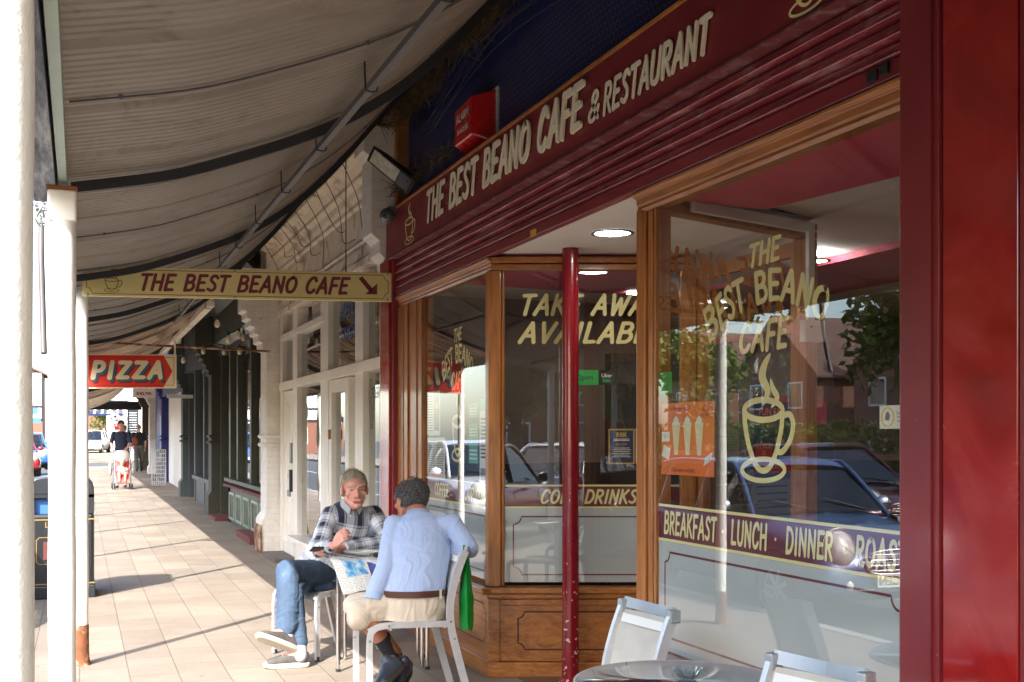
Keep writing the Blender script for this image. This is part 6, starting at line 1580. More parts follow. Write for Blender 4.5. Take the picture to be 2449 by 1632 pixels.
# wire rack
wr = root('wire_rack', 'white wire display rack with small goods before the blue pier', 'rack', (2.1, 33.5, gz(33))); m = MB(); x0, x1, y_, z0 = 1.88, 2.24, 33.5, gz(33) + .03
for i in range(8): m.tube([(x0 + (x1 - x0) * i / 7, y_, z0), (x0 + (x1 - x0) * i / 7, y_ + .12, z0 + .98)], .009, 5)
for i in range(10): m.tube([(x0, y_ + .12 * i / 9, z0 + .98 * i / 9), (x1, y_ + .12 * i / 9, z0 + .98 * i / 9)], .009, 5)
m.tube([(x0, y_ + .4, z0), (x0, y_ + .12, z0 + .98)], .011, 5); m.tube([(x1, y_ + .4, z0), (x1, y_ + .12, z0 + .98)], .011, 5)
part('wire_frame', m, 'white_plastic', wr); m = MB(); rr = random.Random(2)
for i in range(14): x = rr.uniform(x0, x1 - .08); z = z0 + .1 + rr.random() * .8; m.box(x, x + .09, y_ + .08 + .1 * (z - z0), y_ + .12 + .1 * (z - z0), z, z + .1)
part('goods', m, 'grey_ink', wr, kind='stuff')

# tables and chairs inside the cafe
it0 = local(root('cafe_table', 'small dark table inside the cafe nearest the large window', 'table', (0, 0, 0), 'tables inside the cafe'))
part('tabletop', MB().box(-.35, .35, -.35, .35, .72, .75), 'varnished_wood_y', it0, bevel=.005); part('pedestal', MB().cyl((0, 0, .03), (0, 0, .72), .03, 12), 'black_iron', it0); part('foot', MB().lathe([(.0001, .05), (.05, .05), (.22, .01), (.22, 0)], (0, 0, 0), 24), 'black_iron', it0)
it0.location = (4.6, 4.0, .01); dup(it0, (4.9, 7.6, .01), 0, 'small table inside the cafe behind the left window'); dup(it0, (6.2, 5.2, .01), 0, 'small table inside the cafe in front of the serving counter')
ic0 = local(root('dining_chair', 'dark wooden chair inside the cafe, street side of the nearest table', 'chair', (0, 0, 0), 'wooden chairs inside the cafe'))
part('seat', MB().box(-.21, .21, -.21, .21, .43, .46), 'varnished_wood_y', ic0, bevel=.005)
for sx in (-1, 1):
    for sy in (-1, 1): part('leg', MB().box(sx * .19 - .018, sx * .19 + .018, sy * .19 - .018, sy * .19 + .018, 0, .43 if sy < 0 else .9), 'varnished_wood_z', ic0)
part('backrest', MB().box(-.172, .172, .18, .20, .74, .88).box(-.172, .172, .18, .20, .58, .64), 'varnished_wood_y', ic0)
ic0.location = (3.95, 4.0, .01); ic0.rotation_euler.z = R(90)
for (x, y, a, l_) in ((5.25, 4.0, -90, 'dark wooden chair inside the cafe, far side of the nearest table'), (4.9, 8.25, 0, 'wooden chair inside the cafe behind the left window table'), (4.9, 6.95, 180, 'wooden chair inside the cafe before the left window table'), (6.2, 4.55, 180, 'wooden chair inside the cafe by the serving counter table')): dup(ic0, (x, y, .01), R(a), l_)
for i, (y, z, w, h, mt_) in enumerate(((3.4, 1.5, .7, .5, 'orange_ink'), (5.0, 1.6, .9, .6, 'cream_paint'), (6.6, 1.55, .6, .8, 'blue_ink'))):
    s = Sheet('framed_picture', ('orange', 'pale', 'blue')[i] + ' framed picture on the rear wall of the cafe', 'picture', (8.87, y + w, z), (0, -w, 0), (0, 0, h), 'varnished_wood_y', .02); s.rect('print', .07, .93, .07, .93, mt_)
# ================================================================== organic shapes (people)
def capsule(m, a, b, r1, r2, n=14):
    a, b = Vector(a), Vector(b); d = b - a; L = d.length
    if L < 1e-6: return m.ell(a, r1, n, 8)
    pts = []; rs = []; d.normalize()
    for i in range(5): t = math.pi / 2 * (1 - i / 4) if False else math.pi / 2 * (i / 4); pts.append(a - d * r1 * math.cos(t)); rs.append(max(1e-4, r1 * math.sin(t)))
    for i in range(5): t = math.pi / 2 * (i / 4); pts.append(b + d * r2 * math.sin(t)); rs.append(max(1e-4, r2 * math.cos(t)))
    return m.tube(pts, rs, n)
def loft(m, secs, n=24):
    """secs: (centre, rx, ry, right) ellipses, right = unit vector of rx; the other axis is horizontal-perpendicular to it"""
    vs = []; k = len(secs)
    C_ = [Vector(s[0]) for s in secs]
    for i, (c, rx, ry, rt) in enumerate(secs):
        t = (C_[min(i + 1, k - 1)] - C_[max(i - 1, 0)]).normalized(); rt = Vector(rt); rt = (rt - t * rt.dot(t)).normalized(); f = t.cross(rt)
        for j in range(n):
            a = 2 * math.pi * j / n; ca, sa = math.cos(a), math.sin(a)
            vs.append(C_[i] + rt * rx * math.copysign(abs(ca) ** .85, ca) + f * ry * math.copysign(abs(sa) ** .85, sa))
    fs = [(i * n + j, i * n + (j + 1) % n, (i + 1) * n + (j + 1) % n, (i + 1) * n + j) for i in range(k - 1) for j in range(n)]
    fs += [tuple(range(n))[::-1], tuple(range((k - 1) * n, k * n))]
    return m.add(vs, fs, True)
def organic(name, prims, voxel, mat, par, it=5, fold=0.0, seed=0, post=None, off=None):
    m = MB()
    for p in prims:
        if p[0] == 'c': capsule(m, *p[1:5])
        elif p[0] == 'e': m.ell(p[1], p[2], 20, 14, p[3] if len(p) > 3 else None)
        elif p[0] == 'l': loft(m, p[1])
    o0 = Vector(off) if off is not None else Vector((0, 0, 0))
    me = m.mesh(name, None); ob = bpy.data.objects.new('tmp', me); C.objects.link(ob)
    md = ob.modifiers.new('r', 'REMESH'); md.mode = 'VOXEL'; md.voxel_size = voxel; md.use_smooth_shade = True
    sm = ob.modifiers.new('s', 'SMOOTH'); sm.factor = .5; sm.iterations = it
    dg = bpy.context.evaluated_depsgraph_get(); dg.update(); out = bpy.data.meshes.new_from_object(ob.evaluated_get(dg))
    bpy.data.objects.remove(ob); bpy.data.meshes.remove(me); out.name = name
    n = len(out.vertices); co = np.empty(n * 3, dtype=np.float32); out.vertices.foreach_get('co', co); co = co.reshape(-1, 3).astype(float)
    nm = np.array([v.normal[:] for v in out.vertices])
    best = np.full(n, 1e9); cl = np.zeros((n, 3))
    for p in prims:
        if p[0] == 'c': segs = [(np.array(p[1]), np.array(p[2]), p[3], p[4], None)]
        elif p[0] == 'l': segs = [(np.array(a[0]), np.array(b[0]), (a[1] + a[2]) / 2, (b[1] + b[2]) / 2, np.array(a[3])) for a, b in zip(p[1][:-1], p[1][1:])]
        else: continue
        acc = 0.0
        for a, b, r1, r2, rt in segs:
            d = b - a; L = np.linalg.norm(d) + 1e-9; t = np.clip(((co - a) @ d) / L ** 2, 0, 1); q_ = a + t[:, None] * d
            ds = np.linalg.norm(co - q_, axis=1) - (r1 + (r2 - r1) * t); k = ds < best; best[k] = ds[k]
            ax = d / L; ref = rt if rt is not None else np.cross(ax, [0, 0, 1.0] if abs(ax[2]) < .9 else [1.0, 0, 0]); ref = ref / np.linalg.norm(ref); ot = np.cross(ax, ref)
            w = co - q_
            if rt is not None: uu = w @ ref
            else: uu = np.arctan2(w @ ot, w @ ref) * (r1 + r2) / 2
            cl[k, 0] = uu[k]; cl[k, 1] = (acc + t * L)[k]; cl[k, 2] = 0 if rt is not None else 1
            acc += L
    if fold:
        for i in range(n):
            a, b, c = cl[i]; s_ = (a * 8, b * 26, seed) if c else (a * 16 + b * 6, b * 9 - a * 5, seed)
            wv = co[i] * 7 + np.array([seed, 0, 0]); wp_ = noise.noise(Vector(wv)) * 1.6
            s_ = (s_[0] * .8 + wp_, s_[1] * .62 + wp_ * 1.3, seed)
            h = noise.noise(Vector(s_)); h2 = noise.noise(Vector((s_[0] * 2.3, s_[1] * 2.1, seed + 4)))
            k_ = max(0.0, 1 - abs(h) * 3.2) ** 1.5
            co[i] += nm[i] * fold * (k_ * 1.1 * (.4 + abs(wp_)) + h2 * .35)
    if post: co = post(co, nm)
    co -= np.array(o0)
    out.vertices.foreach_set('co', co.astype(np.float32).ravel())
    at = out.attributes.new('cloth', 'FLOAT_VECTOR', 'POINT'); at.data.foreach_set('vector', cl.astype(np.float32).ravel())
    out.materials.clear(); out.materials.append(MT[mat]); out.update()
    o = bpy.data.objects.new(name, out); C.objects.link(o); o.parent = par
    return o
class Head:
    def __init__(s, c, fwd, up=(0, 0, 1), k=1.0):
        s.c = Vector(c); s.f = Vector(fwd).normalized(); u = Vector(up); s.u = (u - s.f * u.dot(s.f)).normalized(); s.r = s.f.cross(s.u).normalized(); s.k = k
        s.M = Matrix((s.r, s.f, s.u)).transposed()
    def p(s, x, y, z): return s.c + (s.r * x + s.f * y + s.u * z) * s.k
    def prims(s):
        k = s.k; P_ = s.p; e = lambda c, r: ('e', P_(*c), tuple(x * k for x in r), s.M); c_ = lambda a, b, r1, r2: ('c', P_(*a), P_(*b), r1 * k, r2 * k)
        L = [e((0, -.018, .035), (.074, .094, .085)), e((0, .032, -.015), (.060, .060, .085)), e((0, .03, -.075), (.050, .052, .038)), e((0, .072, -.100), (.021, .018, .016)),
             c_((0, .088, .016), (0, .112, -.028), .0085, .0125), c_((-.022, .088, -.064), (.022, .088, -.064), .0075, .0075), c_((-.018, .087, -.074), (.018, .087, -.074), .008, .008)]
        for q_ in (-1, 1):
            L += [e((q_ * .011, .100, -.034), (.009, .011, .008)), c_((q_ * .052, .070, .030), (q_ * .012, .090, .024), .010, .010), e((q_ * .047, .055, -.022), (.019, .024, .018)),
                  c_((q_ * .05, -.0, -.055), (q_ * .018, .066, -.098), .020, .017), ('e', P_(q_ * .081, -.008, -.012), (.010 * k, .020 * k, .033 * k), s.M)]
        return L
    def post(s, co, nm):
        M_ = np.array(s.M); q_ = (co - np.array(s.c)) @ M_ / s.k
        for sx in (-1, 1):
            d2 = ((q_[:, 0] - sx * .031) / .018) ** 2 + ((q_[:, 2] - .006) / .011) ** 2; w = np.exp(-d2) * (q_[:, 1] > .03)
            q_[:, 1] -= .013 * w
            d2 = ((q_[:, 0] - sx * .036) / .008) ** 2 + ((q_[:, 2] + .05) / .022) ** 2; q_[:, 1] -= .004 * np.exp(-d2) * (q_[:, 1] > .03)
        w = np.exp(-((q_[:, 2] + .0685) / .0025) ** 2) * (np.abs(q_[:, 0]) < .025) * (q_[:, 1] > .06); q_[:, 1] -= .004 * w
        return (q_ * s.k) @ M_.T + np.array(s.c)
    def eyes(s, par, off, gaze=(0, 0)):
        for sx in (-1, 1):
            c = s.p(sx * .031, .0735, .006) ; m = MB().ell(c - Vector(off) * 0, .0118 * s.k, 16, 10); e_ = part('eye', m, 'eye_white', par)
            d = (s.f + s.r * gaze[0] + s.u * gaze[1]).normalized(); part('iris', MB().ell(c + d * .0085 * s.k, (.0052, .0052, .0036), 12, 8, d.to_track_quat('Z', 'Y').to_matrix()), 'iris_dark', e_)
            m = MB(); capsule(m, s.p(sx * .019, .0845, .0115), s.p(sx * .044, .0755, .0105), .0052, .0046, 8); part('eyelid', m, getattr(s, 'skin', 'skin'), e_)
    def brows(s, par, mat):
        for sx in (-1, 1):
            m = MB(); capsule(m, s.p(sx * .014, .0985, .030), s.p(sx * .034, .0935, .035), .0036, .0042, 8); capsule(m, s.p(sx * .034, .0935, .035), s.p(sx * .050, .081, .030), .0042, .0025, 8); part('eyebrow', m, mat, par)
M('eye_white', srgb(150, 140, 132), .5, var=.02, bump=0); M('iris_dark', srgb(50, 52, 54), .15, var=.02, bump=0); M('lip', srgb(168, 96, 84), .45, var=.05, bump=0)
def skin_mat(name, c, blot=.5):
    t = NT(name); n = t.noise(16, 4, .6); col = t.mix(t.ramp(n, [(.38, (0, 0, 0)), (.7, (1, 1, 1))]), c, (c[0] * 1.0, c[1] * .8, c[2] * .76))
    t.bsdf(col, .48, 0, t.bump(t.noise(150, 4), .25, .002), sss=.08); MT[name] = t.m
skin_mat('skin', srgb(218, 170, 146)); skin_mat('skin_red', srgb(214, 158, 140)); skin_mat('skin_tan', srgb(180, 122, 96))
def hair_mat(name, a, b):
    t = NT(name); n = t.noise(90, 3, .6); t.bsdf(t.ramp(n, [(.35, a), (.65, b)]), .6, 0, t.bump(t.noise(60, 4), .6, .004)); MT[name] = t.m
hair_mat('hair_grey', srgb(140, 126, 106), srgb(206, 194, 172)); hair_mat('hair_dark', srgb(44, 42, 42), srgb(126, 124, 122)); hair_mat('hair_brown', srgb(44, 32, 26), srgb(72, 54, 42)); hair_mat('hair_blond', srgb(150, 130, 90), srgb(196, 176, 130))
def hair(head, par, mat, test, flow, n=900, ln=.045, lift=.006, seed=1, wd=.0035, vox=.006, shell=True):
    """locks of hair over the skull where test(local point) holds; flow(local point) = growing direction"""
    r_ = random.Random(seed); m = MB()
    if shell:
        E_ = lambda th, ph: Vector((.0775 * math.sin(th) * math.cos(ph), .0975 * math.sin(th) * math.sin(ph) - .018, .0885 * math.cos(th) + .035))
        for i in range(36):
            for j in range(56):
                qs = [E_(math.pi * a_ / 36, 2 * math.pi * b_ / 56) for a_, b_ in ((i, j), (i + 1, j), (i + 1, j + 1), (i, j + 1))]
                if all(test(x_) for x_ in qs): m.add([head.p(*x_) for x_ in qs], [(0, 1, 2, 3)], True)
    for i in range(n):
        a = Vector((r_.gauss(0, 1), r_.gauss(0, 1), r_.gauss(0, 1))).normalized(); q_ = Vector((a.x * .078, a.y * .098 - .018, a.z * .089 + .035))
        if not test(q_): continue
        d = Vector(flow(q_)) + Vector((r_.gauss(0, .13), r_.gauss(0, .13), r_.gauss(0, .13))); nn = a; d = (d - nn * d.dot(nn) * .85).normalized(); L = ln * r_.uniform(.6, 1.3)
        p0 = q_ + nn * .001; p1 = q_ + d * L * .5 + nn * lift; p2 = q_ + d * L + nn * lift * .6 * r_.uniform(.2, 2)
        m.tube([head.p(*p0), head.p(*p1), head.p(*p2)], [wd * .8, wd, wd * .25], 4, cap=False)
    o = part('hair', m, mat, par)
    return o
def hand(wr, d, nrm, curl=.5, side=1, k=1.0, thumb=.7, spread=.08):
    """prims of a hand: wr wrist, d towards the knuckles, nrm out of the back of the hand, side = +1 / -1 thumb side"""
    wr = Vector(wr); d = Vector(d).normalized(); n = Vector(nrm); n = (n - d * n.dot(d)).normalized(); s = d.cross(n).normalized() * side; L = []
    for i, (off, pl, fl, r) in enumerate(((.030, .088, .070, .0088), (.010, .092, .078, .0090), (-.010, .088, .072, .0086), (-.029, .080, .057, .0078))):
        kn = wr + d * pl * k + s * off * k + n * .004; L.append(('c', wr + s * off * .55 * k + d * .012, kn, .013 * k, .0115 * k))
        dd = (d + s * (off * spread * 20)).normalized(); p = kn; ang = 0
        c = curl * (1 + .12 * (i - 1)) if not hasattr(curl, '__len__') else curl[i]
        for j, f in enumerate((.45, .32, .23)):
            ang += c * (1.0, 1.1, .7)[j]; q_ = p + (dd * math.cos(ang) - n * math.sin(ang)) * fl * f * k; L.append(('c', p, q_, r * k * (1, .93, .86)[j], r * k * (.94, .87, .75)[j])); p = q_
    t0 = wr + d * .020 * k + s * .026 * k - n * .004; t1 = wr + (d * .052 + s * .052 - n * .014) * k; t2 = t1 + (d * .030 + s * .010 * (1 - thumb) - n * .012 * thumb * 1.5) * k; t3 = t2 + (d * .024 - s * .010 * thumb - n * .008) * k
    L += [('c', t0, t1, .0145 * k, .0118 * k), ('c', t1, t2, .0112 * k, .010 * k), ('c', t2, t3, .0098 * k, .0082 * k)]
    return L
# cloth materials that follow the body
def plaid():
    t = NT('plaid_shirt'); at = t.n('Attribute', attribute_name='cloth'); sp = t.n('SeparateXYZ'); t.l(at.outputs['Vector'], sp.inputs[0])
    def bands(x, ph):
        f = t.math('FRACT', t.math('ADD', t.math('MULTIPLY', x, 7.4), ph)); r = t.ramp(f, [(0, (.82, .85, .92)), (.20, (.82, .85, .92)), (.21, (.05, .06, .08)), (.24, (.05, .06, .08)), (.25, (.52, .56, .64)), (.36, (.52, .56, .64)), (.37, (.01, .015, .035)), (.66, (.01, .015, .035)), (.67, (.45, .48, .54)), (.74, (.45, .48, .54)), (.75, (.06, .07, .1)), (.78, (.06, .07, .1)), (.79, (.82, .85, .92))])
        for n_ in t.t.nodes:
            if n_.type == 'VALTORGB': n_.color_ramp.interpolation = 'CONSTANT'
        return r
    a = bands(sp.outputs[0], .12); b = bands(sp.outputs[1], .4); col = t.mix(.5, a, b)
    col = t.mix(.0, col, col); t.bsdf(col, .85, 0, t.bump(t.noise(200, 2), .15, .001), sheen=.2); MT['plaid_shirt'] = t.m
    t = NT('striped_shirt'); at = t.n('Attribute', attribute_name='cloth'); sp = t.n('SeparateXYZ'); t.l(at.outputs['Vector'], sp.inputs[0])
    f = t.math('FRACT', t.math('MULTIPLY', sp.outputs[0], 95)); r = t.ramp(f, [(.3, srgb(158, 180, 218)), (.5, srgb(178, 196, 226)), (.7, srgb(186, 194, 222)), (.9, srgb(158, 180, 218))]); t.bsdf(r, .8, 0, t.bump(t.noise(120, 3), .2, .002), sheen=.2); MT['striped_shirt'] = t.m
    t = NT('denim'); n = t.noise(5, 5, .6); f = t.noise(140, 3); col = t.ramp(n, [(.3, srgb(24, 34, 52)), (.55, srgb(42, 58, 80)), (.78, srgb(88, 108, 130))]); col = t.mix(t.math('MULTIPLY', f, .35), col, srgb(120, 150, 180)); t.bsdf(col, .85, 0, t.bump(f, .3, .002)); MT['denim'] = t.m
    t = NT('dark_denim'); f = t.noise(140, 3); col = t.mix(t.math('MULTIPLY', f, .3), srgb(28, 34, 54), srgb(60, 74, 104)); t.bsdf(col, .85, 0, t.bump(f, .3, .002)); MT['dark_denim'] = t.m
    M('khaki', srgb(206, 192, 172), .85, var=.08, scale=9, bump=.3, bscale=90); M('sock_black', srgb(36, 36, 40), .9, bump=.3, bscale=200); M('belt_brown', srgb(78, 44, 30), .5, bump=.1); M('sock_grey', srgb(190, 192, 204), .9, bump=.3, bscale=200)
    M('trainer_knit', srgb(84, 80, 76), .85, var=.25, scale=30, bump=.5, bscale=220); M('trainer_sole', srgb(196, 188, 170), .6, var=.06, bump=.2); M('shoe_leather', srgb(60, 68, 80), .35, var=.2, scale=12, bump=.1); M('shoe_sole', srgb(52, 46, 42), .7, bump=.4)
plaid()
V = Vector
def shoe(par, heel, toe, upv, mat, sole, k=1.0, laces=True):
    heel, toe = V(heel), V(toe); d = (toe - heel).normalized(); u = V(upv); u = (u - d * u.dot(d)).normalized(); s = d.cross(u); L = (toe - heel).length
    o = V(par.location)
    up_ = organic('shoe_upper', [('l', [(heel + u * .045, .028, .036, s), (heel + d * .04 + u * .055, .034, .052, s), (heel + d * .10 + u * .055, .036, .050, s), (heel + d * L * .55 + u * .040, .041, .036, s), (heel + d * L * .78 + u * .032, .044, .028, s), (toe - d * .015 + u * .026, .034, .020, s)]), ('c', heel + d * .045 + u * .07, heel + d * .05 + u * .11, .036, .034)], .006, mat, par, 4, .001, off=o)
    part('sole', MB(), sole, par) if False else None
    m = MB(); n = 28; ring = []
    for j in range(n):
        a = 2 * math.pi * j / n; x = math.cos(a); y = math.sin(a); w = .040 + .010 * max(0, x) if x > -.2 else .036
        ring.append((L / 2 + (L / 2 + .010) * math.copysign(abs(x) ** .8, x), w * math.copysign(abs(y) ** .8, y)))
    vs = []
    for z, sc in ((-.012, .93), (-.006, 1.0), (.014, 1.03), (.022, .98)):
        for x, y in ring: vs.append(heel + d * (L / 2 + (x - L / 2) * sc) + s * y * sc + u * (z + .012 * max(0, (x / L - .75)) * 2))
    fs = [(i * n + j, i * n + (j + 1) % n, (i + 1) * n + (j + 1) % n, (i + 1) * n + j) for i in range(3) for j in range(n)] + [tuple(range(n))[::-1], tuple(range(3 * n, 4 * n))]
    part('shoe_sole', m.add(vs, fs, False), sole, par)
    if laces:
        m = MB()
        for i in range(5):
            c = heel + d * (.095 + i * .024) + u * (.106 - i * .011); m.tube([c - s * .022 - u * .004, c + u * .003, c + s * .022 - u * .004], .0028, 5)
        part('lace', m, 'white_ink', par)
# ------------------------------------------------------------------ man in the checked shirt
def man_a():
    b = root('person', 'seated man in blue and white checked shirt and jeans, legs crossed, holding a phone', 'person', (1.6, 8.15, 0)); o = b.location
    hd = Head((1.785, 7.93, 1.165), (-.07, -1, -.06), (-.04, 0, 1), 1.10)
    pel, ch_, nk = V((1.60, 8.20, .56)), V((1.74, 8.12, .86)), V((1.79, 8.04, 1.04))
    shR, shL = V((1.635, 8.04, .985)), V((1.965, 8.08, .98)); elR, elL = V((1.51, 7.80, .765)), V((2.03, 7.93, .80))
    wrR, wrL = V((1.575, 7.585, .815)), V((1.60, 7.73, .765)); rt = (shL - shR).normalized()
    hipA, knA, anA = V((1.68, 8.19, .56)), V((1.315, 7.86, .625)), V((1.285, 7.72, .235)); hipB, knB, anB = V((1.50, 8.18, .54)), V((1.345, 7.84, .50)), V((1.37, 7.70, .11))
    torso = lambda g: ('l', [(pel + V((0, 0, -.08)), .15 + g, .11 + g, rt), (pel + V((.01, 0, .04)), .155 + g, .115 + g, rt), (pel.lerp(ch_, .5), .150 + g, .112 + g, rt), (ch_, .165 + g, .115 + g, rt), (ch_.lerp(nk, .6), .160 + g, .095 + g, rt), (nk + V((0, 0, -.02)), .085 + g, .07 + g, rt)])
    hR = hand(wrR, (.45, -.55, .62), (-.75, -.55, .15), .75, -1, 1.0); hL = hand(wrL, (-.80, -.58, -.10), (.3, -.35, .9), .35, 1, 1.0, .9)
    hL = hand(wrL, (-.82, -.55, -.08), (.35, -.5, -.8), .62, -1, 1.0, .9)
    body = hd.prims() + [torso(-.015), ('c', hd.p(0, -.03, -.05), nk + V((0, .02, 0)), .054, .062), ('c', shR, elR, .048, .040), ('c', elR, wrR, .040, .026), ('c', shL, elL, .048, .040), ('c', elL, wrL, .040, .026),
            ('c', hipA, knA, .075, .05), ('c', knA, anA, .05, .034), ('c', hipB, knB, .075, .05), ('c', knB, anB, .05, .034), ('c', anA, anA + V((-.12, -.05, 0)), .034, .025), ('c', anB, anB + V((-.14, .02, -.06)), .034, .025), ('c', hd.p(-.015, .06, -.1), nk + V((-.01, -.045, -.02)), .012, .012)] + hR + hL
    bd = organic('body', body, .0042, 'skin_red', b, 3, post=hd.post, off=o)
    hd.skin = 'skin_red'; hd.eyes(b, o, (.12, -.02)); hd.brows(b, 'hair_grey')
    m = MB(); capsule(m, hd.p(-.021, .0915, -.0655), hd.p(.021, .0915, -.0655), .0036, .0036, 8); capsule(m, hd.p(-.018, .0915, -.0735), hd.p(.018, .0915, -.0735), .0045, .0045, 8); part('lips', m, 'lip', b)
    hair(hd, b, 'hair_grey', lambda q_: (q_.z > .055 + .02 * (q_.y < .02) * 0 and not (q_.y > .062 and q_.z < .088)) or (q_.y < .012 and q_.z > -.045 - .3 * min(0, q_.y + .03) * 0), lambda q_: (q_.x * 4 + .15, .8 if q_.z > .07 and q_.y > -.03 else -.2, -.5 if q_.z < .07 else .0), 2200, .034, .0022, 3, .0021)
    sh = organic('shirt', [torso(.018), ('c', nk + V((0, .01, -.06)), nk + V((0, .02, -.03)), .078, .070), ('c', shR, elR, .060, .056), ('c', elR, elR.lerp(wrR, .72), .056, .046), ('c', shL, elL, .060, .056), ('c', elL, elL.lerp(wrL, .75), .054, .046), ('c', shR, ch_.lerp(nk, .5), .058, .075), ('c', shL, ch_.lerp(nk, .5), .058, .075)], .007, 'plaid_shirt', b, 4, .0045, 2, off=o)
    # collar, placket, buttons, cuffs
    for s in (-1, 1):
        f_ = V((-.07, -1, 0)).normalized(); c0 = nk + V((0, 0, .012)); m = MB()
        pts = [c0 + rt * s * .070 + V((0, .03, .035)), c0 + rt * s * .060 + f_ * .045 + V((0, 0, .02)), c0 + rt * s * .022 + f_ * .088 + V((0, 0, -.022))]
        low = [p + V((0, -.012, -.045)) + rt * s * .014 for p in pts]; m.add(pts + low + [p + f_ * .004 for p in pts + low], [(0, 1, 4, 3), (1, 2, 5, 4), (6, 9, 10, 7), (7, 10, 11, 8)]); part('collar', m, 'plaid_shirt', sh)
    for i in range(4):
        z = nk.z - .06 - i * .085; c = nk.lerp(pel, (nk.z - z) / (nk.z - pel.z)) + V((-.01, -.105 - .022 * min(1, i), 0)); part('button', MB().ell(V((c.x, c.y - .03, z)), (.005, .003, .005), 8, 6), 'white_ink', sh)
    for el, wr in ((elR, wrR), (elL, wrL)): d = (wr - el); part('cuff', MB().tube([el + d * .70, el + d * .80], [.047, .044], 18), 'plaid_shirt', sh)
    def leg(hip, kn, an, mat, nm_):
        return organic(nm_, [('c', hip, kn, .095, .070), ('c', kn, kn.lerp(an, .55), .070, .060), ('c', kn.lerp(an, .55), kn.lerp(an, .93), .060, .056)], .007, mat, b, 4, .005, 5, off=o)
    organic('trousers', [('l', [(pel + V((0, 0, -.10)), .165, .13, rt), (pel + V((0, 0, .03)), .165, .125, rt), (pel + V((.01, 0, .07)), .155, .12, rt)]), ('c', hipA, knA, .092, .072), ('c', knA, knA.lerp(anA, .5), .078, .073), ('c', knA.lerp(anA, .5), knA.lerp(anA, .90), .073, .074), ('c', hipB, knB, .09, .068), ('c', knB, knB.lerp(anB, .5), .066, .056), ('c', knB.lerp(anB, .5), knB.lerp(anB, .86), .056, .054)], .007, 'denim', b, 4, .006, 5, off=o)
    for a, k_ in ((anA, knA), (anB, knB)): m = MB(); capsule(m, a.lerp(k_, .22), a + V((0, -.01, -.03)), .046, .044, 14); part('sock', m, 'sock_grey', b)
    shoe(b, (1.335, 7.68, .120), (1.075, 7.60, .235), (.45, .62, .62), 'trainer_knit', 'trainer_sole'); shoe(b, (1.42, 7.70, .014), (1.14, 7.735, .014), (0, 0, 1), 'trainer_knit', 'trainer_sole')
    ph = wrL + V((-.115, -.075, .0)); pho = root('mobile_phone', 'black mobile phone held in the hand of the man in the checked shirt', 'phone', tuple(ph))
    m = MB(); dx = V((-.9, -.3, .05)).normalized(); dy = V((.15, -.7, .35)).normalized(); m.obox(ph + V((.01, .0, .018)), dx * .145, dy * .07, dx.cross(dy) * .010); part('case', m, 'black_plastic', pho, bevel=.004)
    part('screen', MB().obox(ph + V((.01, 0, .018)) + dx.cross(dy) * (.006 if dx.cross(dy).z > 0 else -.006), dx * .135, dy * .062, dx.cross(dy) * .001), 'dark_glass', pho)
man_a()
